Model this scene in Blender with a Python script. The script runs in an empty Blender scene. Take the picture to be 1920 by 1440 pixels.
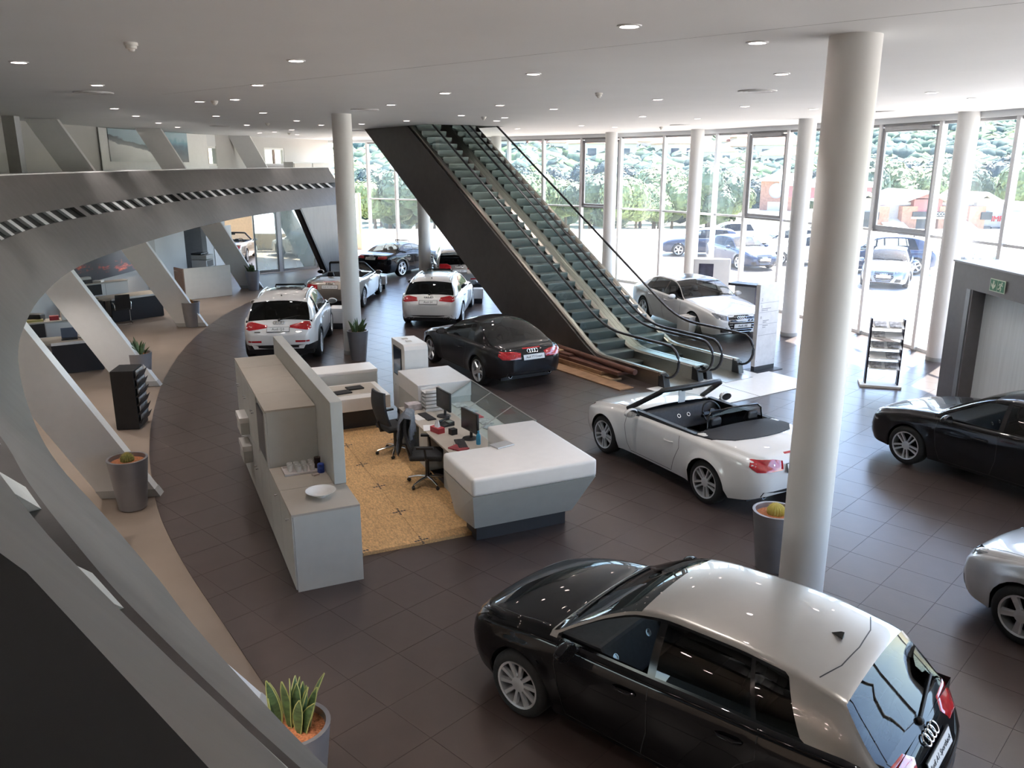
import bpy, bmesh, math, random
from mathutils import Vector, Matrix
from mathutils.bvhtree import BVHTree
random.seed(7)
SC = bpy.context.scene
COL = SC.collection
PI = math.pi

# ------------------------------------------------------------------ camera, sky, sun, exposure
F_PX, HOR, CAM_H = 1540.0, 305.0, 4.75          # focal length and horizon row of the 1920x1440 frame, eye height
PITCH = math.atan((720.0 - HOR) / F_PX)
cam_d = bpy.data.cameras.new('camera')
cam = bpy.data.objects.new('camera', cam_d); COL.objects.link(cam)
cam.location = (0, 0, CAM_H); cam.rotation_euler = (PI / 2 - PITCH, 0, 0)
cam_d.sensor_fit = 'HORIZONTAL'; cam_d.sensor_width = 36.0; cam_d.lens = F_PX / 1920.0 * 36.0
cam_d.clip_start = 0.02; cam_d.clip_end = 3000
SC.camera = cam

world = bpy.data.worlds.new('sky'); SC.world = world; world.use_nodes = True
_nt = world.node_tree; _nt.nodes.clear()
_sky = _nt.nodes.new('ShaderNodeTexSky'); _sky.sky_type = 'NISHITA'; _sky.sun_disc = False
_sky.sun_elevation = math.radians(58); _sky.sun_rotation = math.radians(40); _sky.altitude = 1400; _sky.air_density = 1.0; _sky.dust_density = 2.5
_bg = _nt.nodes.new('ShaderNodeBackground'); _bg.inputs['Strength'].default_value = 0.62
_wo = _nt.nodes.new('ShaderNodeOutputWorld')
_nt.links.new(_sky.outputs[0], _bg.inputs[0]); _nt.links.new(_bg.outputs[0], _wo.inputs[0])

sun_d = bpy.data.lights.new('sun', 'SUN'); sun_d.energy = 17.0; sun_d.angle = math.radians(0.7); sun_d.color = (1.0, 0.95, 0.87)
sun = bpy.data.objects.new('sun', sun_d); COL.objects.link(sun)
_d = Vector((-math.sin(math.radians(40)) * math.cos(math.radians(58)), -math.cos(math.radians(40)) * math.cos(math.radians(58)), -math.sin(math.radians(58))))
sun.rotation_euler = _d.to_track_quat('-Z', 'Y').to_euler(); sun.location = (30, 40, 60)

SC.view_settings.view_transform = 'Standard'; SC.view_settings.look = 'None'
SC.view_settings.gamma = 1.0; SC.view_settings.use_curve_mapping = False
SC.view_settings.exposure = 1.15
SC.cycles.max_bounces = 5; SC.cycles.diffuse_bounces = 4; SC.cycles.glossy_bounces = 3; SC.cycles.transmission_bounces = 6
SC.cycles.use_adaptive_sampling = True; SC.cycles.adaptive_threshold = 0.08; SC.cycles.transparent_max_bounces = 12; SC.cycles.caustics_reflective = False; SC.cycles.caustics_refractive = False
SC.cycles.sample_clamp_indirect = 6.0

_c, _s = math.cos(PITCH), math.sin(PITCH)
def ray(x, y):
    u = (x - 960.0) / F_PX; v = (720.0 - y) / F_PX
    return Vector((u, _c + v * _s, -_s + v * _c))
def G(x, y, z=0.0):
    """the point of the place at height z that the photograph shows at pixel (x, y)"""
    r = ray(x, y); t = (z - CAM_H) / r.z
    return Vector((r.x * t, r.y * t, z))
def GY(x, y, Y):
    r = ray(x, y); t = Y / r.y
    return Vector((r.x * t, Y, CAM_H + r.z * t))
# ------------------------------------------------------------------ materials
MATS = {}
def mat(name, rgb, rough=0.5, metal=0.0, var=0.06, scale=8.0, bump=0.0, bscale=60.0, coat=0.0, spec=0.5, emit=None, estr=0.0, stretch=None):
    if name in MATS: return MATS[name]
    m = bpy.data.materials.new(name); m.use_nodes = True
    nt = m.node_tree; b = nt.nodes['Principled BSDF']
    b.inputs['Roughness'].default_value = rough; b.inputs['Metallic'].default_value = metal
    b.inputs['Specular IOR Level'].default_value = spec
    if coat: b.inputs['Coat Weight'].default_value = coat; b.inputs['Coat Roughness'].default_value = 0.03
    tc = nt.nodes.new('ShaderNodeTexCoord')
    src = tc.outputs['Object']
    if stretch:
        mp = nt.nodes.new('ShaderNodeMapping'); mp.inputs['Scale'].default_value = stretch
        nt.links.new(src, mp.inputs[0]); src = mp.outputs[0]
    n = nt.nodes.new('ShaderNodeTexNoise'); n.inputs['Scale'].default_value = scale; n.inputs['Detail'].default_value = 4
    nt.links.new(src, n.inputs['Vector'])
    r = nt.nodes.new('ShaderNodeValToRGB')
    lo = [max(0, c * (1 - var)) for c in rgb]; hi = [min(1, c * (1 + var)) for c in rgb]
    r.color_ramp.elements[0].position = 0.3; r.color_ramp.elements[1].position = 0.7
    r.color_ramp.elements[0].color = (*lo, 1); r.color_ramp.elements[1].color = (*hi, 1)
    nt.links.new(n.outputs['Fac'], r.inputs[0]); nt.links.new(r.outputs[0], b.inputs['Base Color'])
    if bump:
        n2 = nt.nodes.new('ShaderNodeTexNoise'); n2.inputs['Scale'].default_value = bscale; n2.inputs['Detail'].default_value = 3
        nt.links.new(src, n2.inputs['Vector'])
        bp = nt.nodes.new('ShaderNodeBump'); bp.inputs['Strength'].default_value = bump; bp.inputs['Distance'].default_value = 0.01
        nt.links.new(n2.outputs['Fac'], bp.inputs['Height']); nt.links.new(bp.outputs[0], b.inputs['Normal'])
    if emit:
        b.inputs['Emission Color'].default_value = (*emit, 1); b.inputs['Emission Strength'].default_value = estr
    MATS[name] = m; return m
def glassmat(name, tint=(0.93, 0.97, 0.96), ior=1.45, rough=0.0, haze=0.0, hazecol=(0.8, 0.85, 0.85), translucent=False):
    if name in MATS: return MATS[name]
    m = bpy.data.materials.new(name); m.use_nodes = True; nt = m.node_tree; nt.nodes.clear()
    o = nt.nodes.new('ShaderNodeOutputMaterial'); t = nt.nodes.new('ShaderNodeBsdfTransparent'); t.inputs[0].default_value = (*tint, 1)
    g = nt.nodes.new('ShaderNodeBsdfGlossy'); g.inputs['Roughness'].default_value = rough
    lw = nt.nodes.new('ShaderNodeLayerWeight'); lw.inputs[0].default_value = 0.5
    pw = nt.nodes.new('ShaderNodeMath'); pw.operation = 'POWER'; pw.inputs[1].default_value = 5.0
    fr = nt.nodes.new('ShaderNodeMapRange'); f0 = ((ior - 1) / (ior + 1)) ** 2; fr.inputs[3].default_value = f0; fr.inputs[4].default_value = 0.9
    nt.links.new(lw.outputs['Facing'], pw.inputs[0]); nt.links.new(pw.outputs[0], fr.inputs[0])
    mx = nt.nodes.new('ShaderNodeMixShader')
    nt.links.new(fr.outputs[0], mx.inputs[0])
    base = t.outputs[0]
    if haze:
        d = nt.nodes.new('ShaderNodeBsdfTranslucent' if translucent else 'ShaderNodeBsdfDiffuse'); d.inputs[0].default_value = (*hazecol, 1)
        nz = nt.nodes.new('ShaderNodeTexNoise'); nz.inputs['Scale'].default_value = 2.0
        mp = nt.nodes.new('ShaderNodeMapRange'); mp.inputs[3].default_value = haze * 0.8; mp.inputs[4].default_value = haze * 1.2
        nt.links.new(nz.outputs['Fac'], mp.inputs[0])
        m2 = nt.nodes.new('ShaderNodeMixShader'); nt.links.new(mp.outputs[0], m2.inputs[0])
        nt.links.new(t.outputs[0], m2.inputs[1]); nt.links.new(d.outputs[0], m2.inputs[2]); base = m2.outputs[0]
    nt.links.new(base, mx.inputs[1]); nt.links.new(g.outputs[0], mx.inputs[2]); nt.links.new(mx.outputs[0], o.inputs[0])
    MATS[name] = m; return m

# ------------------------------------------------------------------ mesh building
class MB:
    def __init__(s): s.v = []; s.f = []; s.m = []
    def add(s, vs, fs, mi=0, M=None):
        o = len(s.v)
        s.v += [tuple(M @ Vector(p)) if M is not None else tuple(p) for p in vs]
        s.f += [tuple(i + o for i in f) for f in fs]; s.m += [mi] * len(fs)
        return s
    def box(s, x0, x1, y0, y1, z0, z1, mi=0, M=None):
        vs = [(x0, y0, z0), (x1, y0, z0), (x1, y1, z0), (x0, y1, z0), (x0, y0, z1), (x1, y0, z1), (x1, y1, z1), (x0, y1, z1)]
        return s.add(vs, [(0, 3, 2, 1), (4, 5, 6, 7), (0, 1, 5, 4), (1, 2, 6, 5), (2, 3, 7, 6), (3, 0, 4, 7)], mi, M)
    def hexa(s, b, t, mi=0, M=None):
        """b, t: four points below, four above, same turning sense (counter-clockwise from above)"""
        return s.add(list(b) + list(t), [(0, 3, 2, 1), (4, 5, 6, 7), (0, 1, 5, 4), (1, 2, 6, 5), (2, 3, 7, 6), (3, 0, 4, 7)], mi, M)
    def prism(s, poly, z0, z1, mi=0, M=None):
        n = len(poly); vs = [(x, y, z0) for x, y in poly] + [(x, y, z1) for x, y in poly]
        fs = [tuple(range(n - 1, -1, -1)), tuple(range(n, 2 * n))] + [(i, (i + 1) % n, n + (i + 1) % n, n + i) for i in range(n)]
        return s.add(vs, fs, mi, M)
    def lathe(s, prof, n=24, mi=0, M=None, close=False):
        """prof: (r, z) from bottom to top about the z axis"""
        vs = []; fs = []; k = len(prof)
        for i in range(n):
            a = 2 * PI * i / n
            for r, z in prof: vs.append((r * math.cos(a), r * math.sin(a), z))
        for i in range(n):
            j = (i + 1) % n
            for q in range(k - 1): fs.append((i * k + q, j * k + q, j * k + q + 1, i * k + q + 1))
            if close: fs.append((i * k + k - 1, j * k + k - 1, j * k, i * k))
        if not close:
            if prof[0][0] > 1e-6: fs.append(tuple(i * k for i in range(n - 1, -1, -1)))
            if prof[-1][0] > 1e-6: fs.append(tuple(i * k + k - 1 for i in range(n)))
        return s.add(vs, fs, mi, M)
    def tube(s, path, r, n=8, mi=0, M=None, cap=True, up=(0, 0, 1), sy=1.0):
        path = [Vector(p) for p in path]; vs = []; fs = []; k = len(path)
        for i, p in enumerate(path):
            d = (path[min(i + 1, k - 1)] - path[max(i - 1, 0)]).normalized()
            u = Vector(up)
            if abs(d.dot(u)) > 0.98: u = Vector((1, 0, 0)) if abs(d.x) < 0.9 else Vector((0, 1, 0))
            a = d.cross(u).normalized(); b = a.cross(d).normalized()
            rr = r[i] if isinstance(r, (list, tuple)) else r
            for q in range(n):
                t = 2 * PI * (q + 0.5) / n; vs.append(p + a * rr * math.cos(t) + b * rr * sy * math.sin(t))
        for i in range(k - 1):
            for q in range(n):
                w = (q + 1) % n; fs.append((i * n + q, i * n + w, (i + 1) * n + w, (i + 1) * n + q))
        if cap: fs += [tuple(range(n - 1, -1, -1)), tuple((k - 1) * n + q for q in range(n))]
        return s.add(vs, fs, mi, M)
    def sphere(s, c, r, nu=16, nv=10, mi=0, M=None):
        if not isinstance(r, (tuple, list)): r = (r, r, r)
        vs = []; fs = []
        for j in range(nv + 1):
            b = -PI / 2 + PI * j / nv
            for i in range(nu):
                a = 2 * PI * i / nu; vs.append((c[0] + r[0] * math.cos(b) * math.cos(a), c[1] + r[1] * math.cos(b) * math.sin(a), c[2] + r[2] * math.sin(b)))
        for j in range(nv):
            for i in range(nu):
                w = (i + 1) % nu; fs.append((j * nu + i, j * nu + w, (j + 1) * nu + w, (j + 1) * nu + i))
        return s.add(vs, fs, mi, M)
    def mesh(s, name, mats, smooth=None, bevel=0.0, bseg=2, weld=False):
        me = bpy.data.meshes.new(name); me.from_pydata(s.v, [], s.f)
        if not isinstance(mats, (list, tuple)): mats = [mats]
        for m in mats: me.materials.append(m)
        me.polygons.foreach_set('material_index', s.m)
        if bevel or weld:
            bm = bmesh.new(); bm.from_mesh(me)
            bmesh.ops.remove_doubles(bm, verts=bm.verts, dist=1e-5)
            if bevel:
                es = [e for e in bm.edges if len(e.link_faces) == 2 and e.calc_face_angle(0) > 0.5]
                bmesh.ops.bevel(bm, geom=es, offset=bevel, segments=bseg, affect='EDGES', profile=0.6)
            bm.to_mesh(me); bm.free()
        if smooth is not None:
            me.shade_smooth(); me.set_sharp_from_angle(angle=math.radians(smooth))
        me.update(); return me
    def build(s, name, mats, parent=None, smooth=None, bevel=0.0, bseg=2, weld=False):
        return link(name, s.mesh(name, mats, smooth, bevel, bseg, weld), parent)
def link(name, data, parent=None, M=None):
    o = bpy.data.objects.new(name, data); COL.objects.link(o)
    if parent is not None: o.parent = parent
    if M is not None: o.matrix_local = M
    return o
def tag(o, label=None, cat=None, group=None, kind=None):
    if label: o['label'] = label
    if cat: o['category'] = cat
    if group: o['group'] = group
    if kind: o['kind'] = kind
    return o
def thing(name, label, cat, loc=(0, 0, 0), rz=0.0, group=None):
    o = bpy.data.objects.new(name, None); COL.objects.link(o); o.location = loc; o.rotation_euler = (0, 0, rz); o.empty_display_size = 0.1
    return tag(o, label, cat, group)
def struct(o): o['kind'] = 'structure'; return o
def copy_tree(root, parent=None):
    c = root.copy(); COL.objects.link(c); c.parent = parent
    for ch in list(root.children):
        copy_tree(ch, c)
    return c
def RZ(a): return Matrix.Rotation(a, 4, 'Z')
def RX(a): return Matrix.Rotation(a, 4, 'X')
def RY(a): return Matrix.Rotation(a, 4, 'Y')
def T(x, y=0, z=0): return Matrix.Translation((x, y, z))
def text_mesh(body, size, material, depth=0.001, align='CENTER'):
    cu = bpy.data.curves.new('lettering', 'FONT'); cu.body = body; cu.size = size; cu.extrude = depth; cu.align_x = align; cu.align_y = 'CENTER'
    cu.resolution_u = 2
    ob = bpy.data.objects.new('lettering_tmp', cu); COL.objects.link(ob)
    dg = bpy.context.evaluated_depsgraph_get(); me = bpy.data.meshes.new_from_object(ob.evaluated_get(dg))
    bpy.data.objects.remove(ob); bpy.data.curves.remove(cu)
    me.materials.clear(); me.materials.append(material); return me
def pchip(pts):
    xs = [p[0] for p in pts]; ys = [p[1] for p in pts]; n = len(xs)
    h = [xs[i + 1] - xs[i] for i in range(n - 1)]; d = [(ys[i + 1] - ys[i]) / h[i] for i in range(n - 1)]
    m = [0.0] * n
    if n == 2: m = [d[0], d[0]]
    else:
        m[0], m[-1] = d[0], d[-1]
        for i in range(1, n - 1):
            if d[i - 1] * d[i] > 0:
                w1 = 2 * h[i] + h[i - 1]; w2 = h[i] + 2 * h[i - 1]; m[i] = (w1 + w2) / (w1 / d[i - 1] + w2 / d[i])
    def f(x):
        if x <= xs[0]: return ys[0]
        if x >= xs[-1]: return ys[-1]
        i = 0
        while x > xs[i + 1]: i += 1
        t = (x - xs[i]) / h[i]
        return ((1 + 2 * t) * (1 - t) ** 2 * ys[i] + t * (1 - t) ** 2 * h[i] * m[i] + t * t * (3 - 2 * t) * ys[i + 1] + t * t * (t - 1) * h[i] * m[i + 1])
    return f

# palette
M_WHITE = mat('white_paint', (0.80, 0.80, 0.78), 0.55, var=0.02)
M_CHROME = mat('chrome', (0.78, 0.78, 0.78), 0.12, 1.0, var=0.03)
M_ALU = mat('brushed_aluminium', (0.55, 0.55, 0.54), 0.35, 1.0, var=0.06, scale=30)
M_RIM = mat('alloy', (0.72, 0.73, 0.74), 0.28, 0.7, var=0.04)
M_BLACK = mat('black_plastic', (0.012, 0.012, 0.013), 0.45, var=0.2)
M_TRIM = mat('gloss_black_trim', (0.008, 0.008, 0.009), 0.15, var=0.2)
M_RUBBER = mat('tyre_rubber', (0.014, 0.014, 0.014), 0.75, var=0.25, scale=30, bump=0.15)
M_SEAT = mat('dark_leather', (0.022, 0.022, 0.024), 0.5, var=0.2, scale=25, bump=0.1)
M_DASH = mat('dashboard_grey', (0.035, 0.036, 0.04), 0.6, var=0.15, scale=25)
M_RED = mat('red_lens', (0.42, 0.012, 0.018), 0.08, var=0.25, scale=25, coat=1.0)
M_LAMP = mat('clear_lens', (0.20, 0.21, 0.23), 0.08, 0.4, var=0.35, scale=18, coat=1.0)
M_PLATE = mat('plate_white', (0.78, 0.78, 0.77), 0.4, var=0.02)
M_INK = mat('dark_print', (0.03, 0.03, 0.035), 0.6, var=0.1)
M_CARGLASS = glassmat('tinted_glass', (0.42, 0.46, 0.46), 1.55)
M_DARKGLASS = glassmat('privacy_glass', (0.09, 0.10, 0.10), 1.55)
M_GLASS = glassmat('clear_glass', (0.95, 0.98, 0.97), 1.4)
# ------------------------------------------------------------------ cars
# a car stands with its nose towards local -x, its right side towards +y, the middle between the axles at x = 0
def paint(name, rgb, metal=0.0, rough=0.35, coat=1.0):
    return mat(name, rgb, rough, metal, var=0.03, scale=3, coat=coat, spec=0.15 if coat == 1.0 else 0.02)
NS_LOW, NS_SH, NS_GL, NS_RE, NS_TOP = 8, 3, 6, 3, 6

def car_shape(S):
    L, W = S['L'], S['W'] / 2
    plan = pchip([(x * L, w * W) for x, w in S.get('plan', [(0, .60), (.012, .70), (.035, .80), (.075, .885), (.14, .95), (.24, .985), (.42, 1.0), (.7, .995), (.84, .97), (.92, .93), (.965, .87), (.988, .79), (1, .70)])])
    top = pchip(S['top']); sho = pchip(S['sho'])
    low0 = pchip(S.get('low', [(0, .26), (.25, .20), (.6, .20), (L - .6, .21), (L - .2, .26), (L, .34)]))
    xw = [S['xf'], S['xf'] + S['wb']]; R = S['R']; Ra = R + S.get('gap', .045)
    tum = S.get('tum', .46)
    shear = pchip(S['shear']) if 'shear' in S else (lambda x: 0.0)
    fl = S.get('flare', .016)
    def low(x):
        z = low0(x)
        for c in xw:
            if abs(x - c) < Ra: z = max(z, R + math.sqrt(Ra * Ra - (x - c) ** 2) - .005)
        return z
    def section(x):
        w, zs, zt, zb = plan(x), sho(x), top(x), low(x)
        sill = low0(x); zs = max(zs, zb + .10); zt = max(zt, zs + .02)
        P = []
        ztop = zs - .055; zmx = sill + .52 * (zs - sill)
        for k in range(NS_LOW):
            z = zb + (ztop - zb) * k / (NS_LOW - 1)
            q = (z - zmx) / (zs - sill)
            y = w - (.20 if q < 0 else .10) * q * q * (1 if q > 0 else 1.1) - .0
            crease = S.get('crease', .008) * math.exp(-((z - (zs - .13)) / .035) ** 2)
            y += crease
            for c in xw:
                d = math.hypot(x - c, z - R) - Ra
                y += fl * math.exp(-(d / .07) ** 2)
            P.append((y, z))
        y1, z1 = P[-1]
        yb, zb2 = y1 - S.get('ledge', .055), zs + .008
        for k in range(1, NS_SH + 1):
            a = PI / 2 * k / NS_SH; P.append((y1 - (y1 - yb) * (1 - math.cos(a)), z1 + (zb2 - z1) * math.sin(a)))
        g = zt - zs
        crown = min(S.get('crown', .065), .55 * g); zr = max(zt - crown - .012, zb2 + .004)
        gh = zr - zb2
        yr = max(yb - tum * gh - .012, .12 * W)
        nG = NS_GL
        ts = [0.02 / max(gh, .05) if gh > .05 else .1] + [(.06 + .88 * k / (nG - 1)) for k in range(1, nG - 1)] + [.955]
        ts = sorted(min(max(t, .02), .96) for t in ts)
        for t in ts:
            bul = .022 * math.sin(PI * t) * min(1, gh / .3)
            P.append((yb + (yr - yb) * t + bul, zb2 + gh * t))
        ye = yr - .055
        ze = zt - crown * (ye / yr) ** 2 * .78
        for k in range(NS_RE):
            a = PI / 2 * k / (NS_RE - 1) if NS_RE > 1 else 0
            P.append((yr - (yr - ye) * (1 - math.cos(a)), zr + (ze - zr) * math.sin(a)))
        for k in range(1, NS_TOP + 1):
            y = ye * (1 - k / NS_TOP); P.append((y, zt - crown * (y / yr) ** 2 * .78))
        return P
    return dict(plan=plan, top=top, sho=sho, low=low, section=section, shear=shear, xw=xw, Ra=Ra)

J_BELT = NS_LOW + NS_SH - 1            # vertex row at the belt line
J_G0 = J_BELT + 1                      # first row above the belt trim
J_G1 = J_BELT + NS_GL                  # last glass row
J_R = J_BELT + NS_GL + 1               # roof edge row
J_RE = J_R + NS_RE - 1
NV = NS_LOW + NS_SH + NS_GL + NS_RE + NS_TOP

def solve_x(shear, target):
    a, b = target - .8, target + .8
    for _ in range(40):
        m = (a + b) / 2
        if m + shear(m) < target: a = m
        else: b = m
    return (a + b) / 2

def make_wheel_meshes(key, R, rr, spokes, width=.215, matr=None):
    tm = MB(); h = width / 2
    prof = [(rr, -h), (rr + .015, -h - .004), (R - .05, -h - .008), (R - .015, -h + .012), (R, -h + .035), (R, h - .035), (R - .015, h - .012), (R - .05, h + .008), (rr + .015, h + .004), (rr, h)]
    tm.lathe(prof, 36, 0, RX(PI / 2), close=True)
    tyre = tm.mesh('tyre_' + key, M_RUBBER, 40)
    rm = MB()
    # barrel, lip and hub; the face looks towards -y after the turn
    rm.lathe([(rr - .02, -h), (rr - .035, 0), (rr - .02, h - .03), (rr - .016, h), (rr + .004, h + .004), (rr + .004, h - .02), (rr, -h)], 36, 0, RX(PI / 2), close=True)
    rm.lathe([(.0, h - .035), (.075, h - .035), (.07, h - .01), (.03, h - .004), (.0, h - .004)], 16, 0, RX(PI / 2))
    rm.lathe([(rr - .03, 0.0), (0.0, 0.0)], 24, 1, RX(PI / 2))
    n, tw, dbl = spokes
    for k in range(n):
        for o in ((-dbl, dbl) if dbl else (0,)):
            a = 2 * PI * k / n
            M = RY(a) 
            w0, w1 = tw * .75, tw
            x0, x1 = .045, rr - .012
            c0, c1 = o * .5, o
            yf0, yf1 = -(h - .012), -(h - .006)
            rm.hexa([(x0, yf0 + .03, c0 - w0), (x1, yf1 + .03, c1 - w1), (x1, yf1 + .03, c1 + w1), (x0, yf0 + .03, c0 + w0)],
                    [(x0, yf0, c0 - w0 * .6), (x1, yf1, c1 - w1 * .7), (x1, yf1, c1 + w1 * .7), (x0, yf0, c0 + w0 * .6)], 0, M)
    rim = rm.mesh('rim_' + key, [matr or M_RIM, M_BLACK], 35)
    return tyre, rim
WHEELS = {}

def decal(bvh, P0, U, V, D, poly, name, material, parent, off=.004, rings=4, step=.035):
    """a thin pane or lamp lying on the body: outline poly in the (U, V) plane, pressed along D on the body"""
    out = []
    n = len(poly)
    for i in range(n):
        a, b = Vector(poly[i]), Vector(poly[(i + 1) % n]); k = max(1, int((b - a).length / step))
        for q in range(k): out.append(a + (b - a) * q / k)
    c = sum(out, Vector((0, 0))) / len(out)
    vs = []; N = len(out); D = D.normalized()
    def hit(p, o):
        q = P0 + U * p[0] + V * p[1]
        loc, nor, idx, dist = bvh.ray_cast(q - D * 3.0, D)
        if loc is None: return None
        return loc - D * o
    last = None
    def safe(p, o):
        nonlocal last
        h = hit(p, o)
        if h is None:
            for f in (.93, .85, .7, .5):
                h2 = hit(c + (Vector(p) - c) * f, o)
                if h2 is not None: h = h2 + (U * (p[0] - c[0]) + V * (p[1] - c[1])) * (1 - f); break
        if h is None: h = last if last is not None else P0 + U * p[0] + V * p[1]
        last = h; return h
    for p in out: vs.append(safe(p, -.006))
    for r in range(rings):
        s = 1 - r / rings
        for p in out: vs.append(safe(c + (p - c) * (s * .985 if r == 0 else s), off))
    vs.append(safe(c, off))
    fs = []
    for r in range(rings):
        for i in range(N):
            j = (i + 1) % N; fs.append((r * N + i, r * N + j, (r + 1) * N + j, (r + 1) * N + i))
    o = rings * N
    for i in range(N): fs.append((o + i, o + (i + 1) % N, len(vs) - 1))
    mb = MB(); mb.add(vs, fs)
    return mb.build(name, material, parent, smooth=50)

def emblem_mesh(r=.042):
    mb = MB(); k = 20
    for c in range(4):
        pts = [(0, (c - 1.5) * r * 1.45 + r * math.cos(2 * PI * i / k), r * math.sin(2 * PI * i / k)) for i in range(k)]
        vs = []; fs = []
        for i in range(k):
            a = 2 * PI * i / k; d = Vector((0, math.cos(a), math.sin(a))); p = Vector(pts[i])
            for q in range(5):
                t = 2 * PI * q / 5; vs.append(p + d * .0065 * math.cos(t) + Vector((1, 0, 0)) * .0065 * math.sin(t))
        for i in range(k):
            for q in range(5): fs.append((i * 5 + q, ((i + 1) % k) * 5 + q, ((i + 1) % k) * 5 + (q + 1) % 5, i * 5 + (q + 1) % 5))
        mb.add(vs, fs)
    return mb.mesh('four_ring_emblem', M_CHROME, 60)
EMBLEM = emblem_mesh()

def ribbon(bvh, pts3, D, w, name, material, parent, off=.0015):
    """a shut line: a narrow strip along points pressed on the body"""
    hit = []
    for p in pts3:
        loc, nor, i, d = bvh.ray_cast(Vector(p) - D * 2, D)
        if loc is not None: hit.append((loc, nor if nor.dot(D) < 0 else -nor))
    if len(hit) < 2: return None
    vs = []; fs = []
    for i, (p, n) in enumerate(hit):
        d = (hit[min(i + 1, len(hit) - 1)][0] - hit[max(i - 1, 0)][0]).normalized(); s = d.cross(n).normalized() * w / 2
        vs += [p + s + n * off, p - s + n * off]
        if i: fs.append((2 * i - 2, 2 * i, 2 * i + 1, 2 * i - 1))
    mb = MB(); mb.add(vs, fs); return mb.build(name, material, parent)

def seat_mb(mb, x, y, z=.18, back=.62, rec=.28, mi=0, head=True, w=.25):
    def rb(x0, x1, y0, y1, z0, z1, M): mb.box(x0, x1, y0, y1, z0, z1, mi, M)
    mb.hexa([(x - .28, y - w, z), (x + .26, y - w, z), (x + .26, y + w, z), (x - .28, y + w, z)],
            [(x - .26, y - w * .92, z + .20), (x + .24, y - w * .92, z + .16), (x + .24, y + w * .92, z + .16), (x - .26, y + w * .92, z + .20)], mi)
    M = T(x + .20, y, z + .12) @ RY(rec)
    mb.hexa([(-.07, -w, 0), (.07, -w, 0), (.07, w, 0), (-.07, w, 0)], [(-.05, -w * .85, back * .8), (.05, -w * .85, back * .8), (.05, w * .85, back * .8), (-.05, w * .85, back * .8)], mi, M)
    mb.hexa([(-.05, -w * .85, back * .8), (.05, -w * .85, back * .8), (.05, w * .85, back * .8), (-.05, w * .85, back * .8)], [(-.03, -w * .5, back), (.03, -w * .5, back), (.03, w * .5, back), (-.03, w * .5, back)], mi, M)
    if head:
        mb.hexa([(-.05, -.12, back + .03), (.05, -.12, back + .03), (.05, .12, back + .03), (-.05, .12, back + .03)], [(-.04, -.09, back + .19), (.03, -.09, back + .19), (.03, .09, back + .19), (-.04, .09, back + .19)], mi, M)

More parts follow.
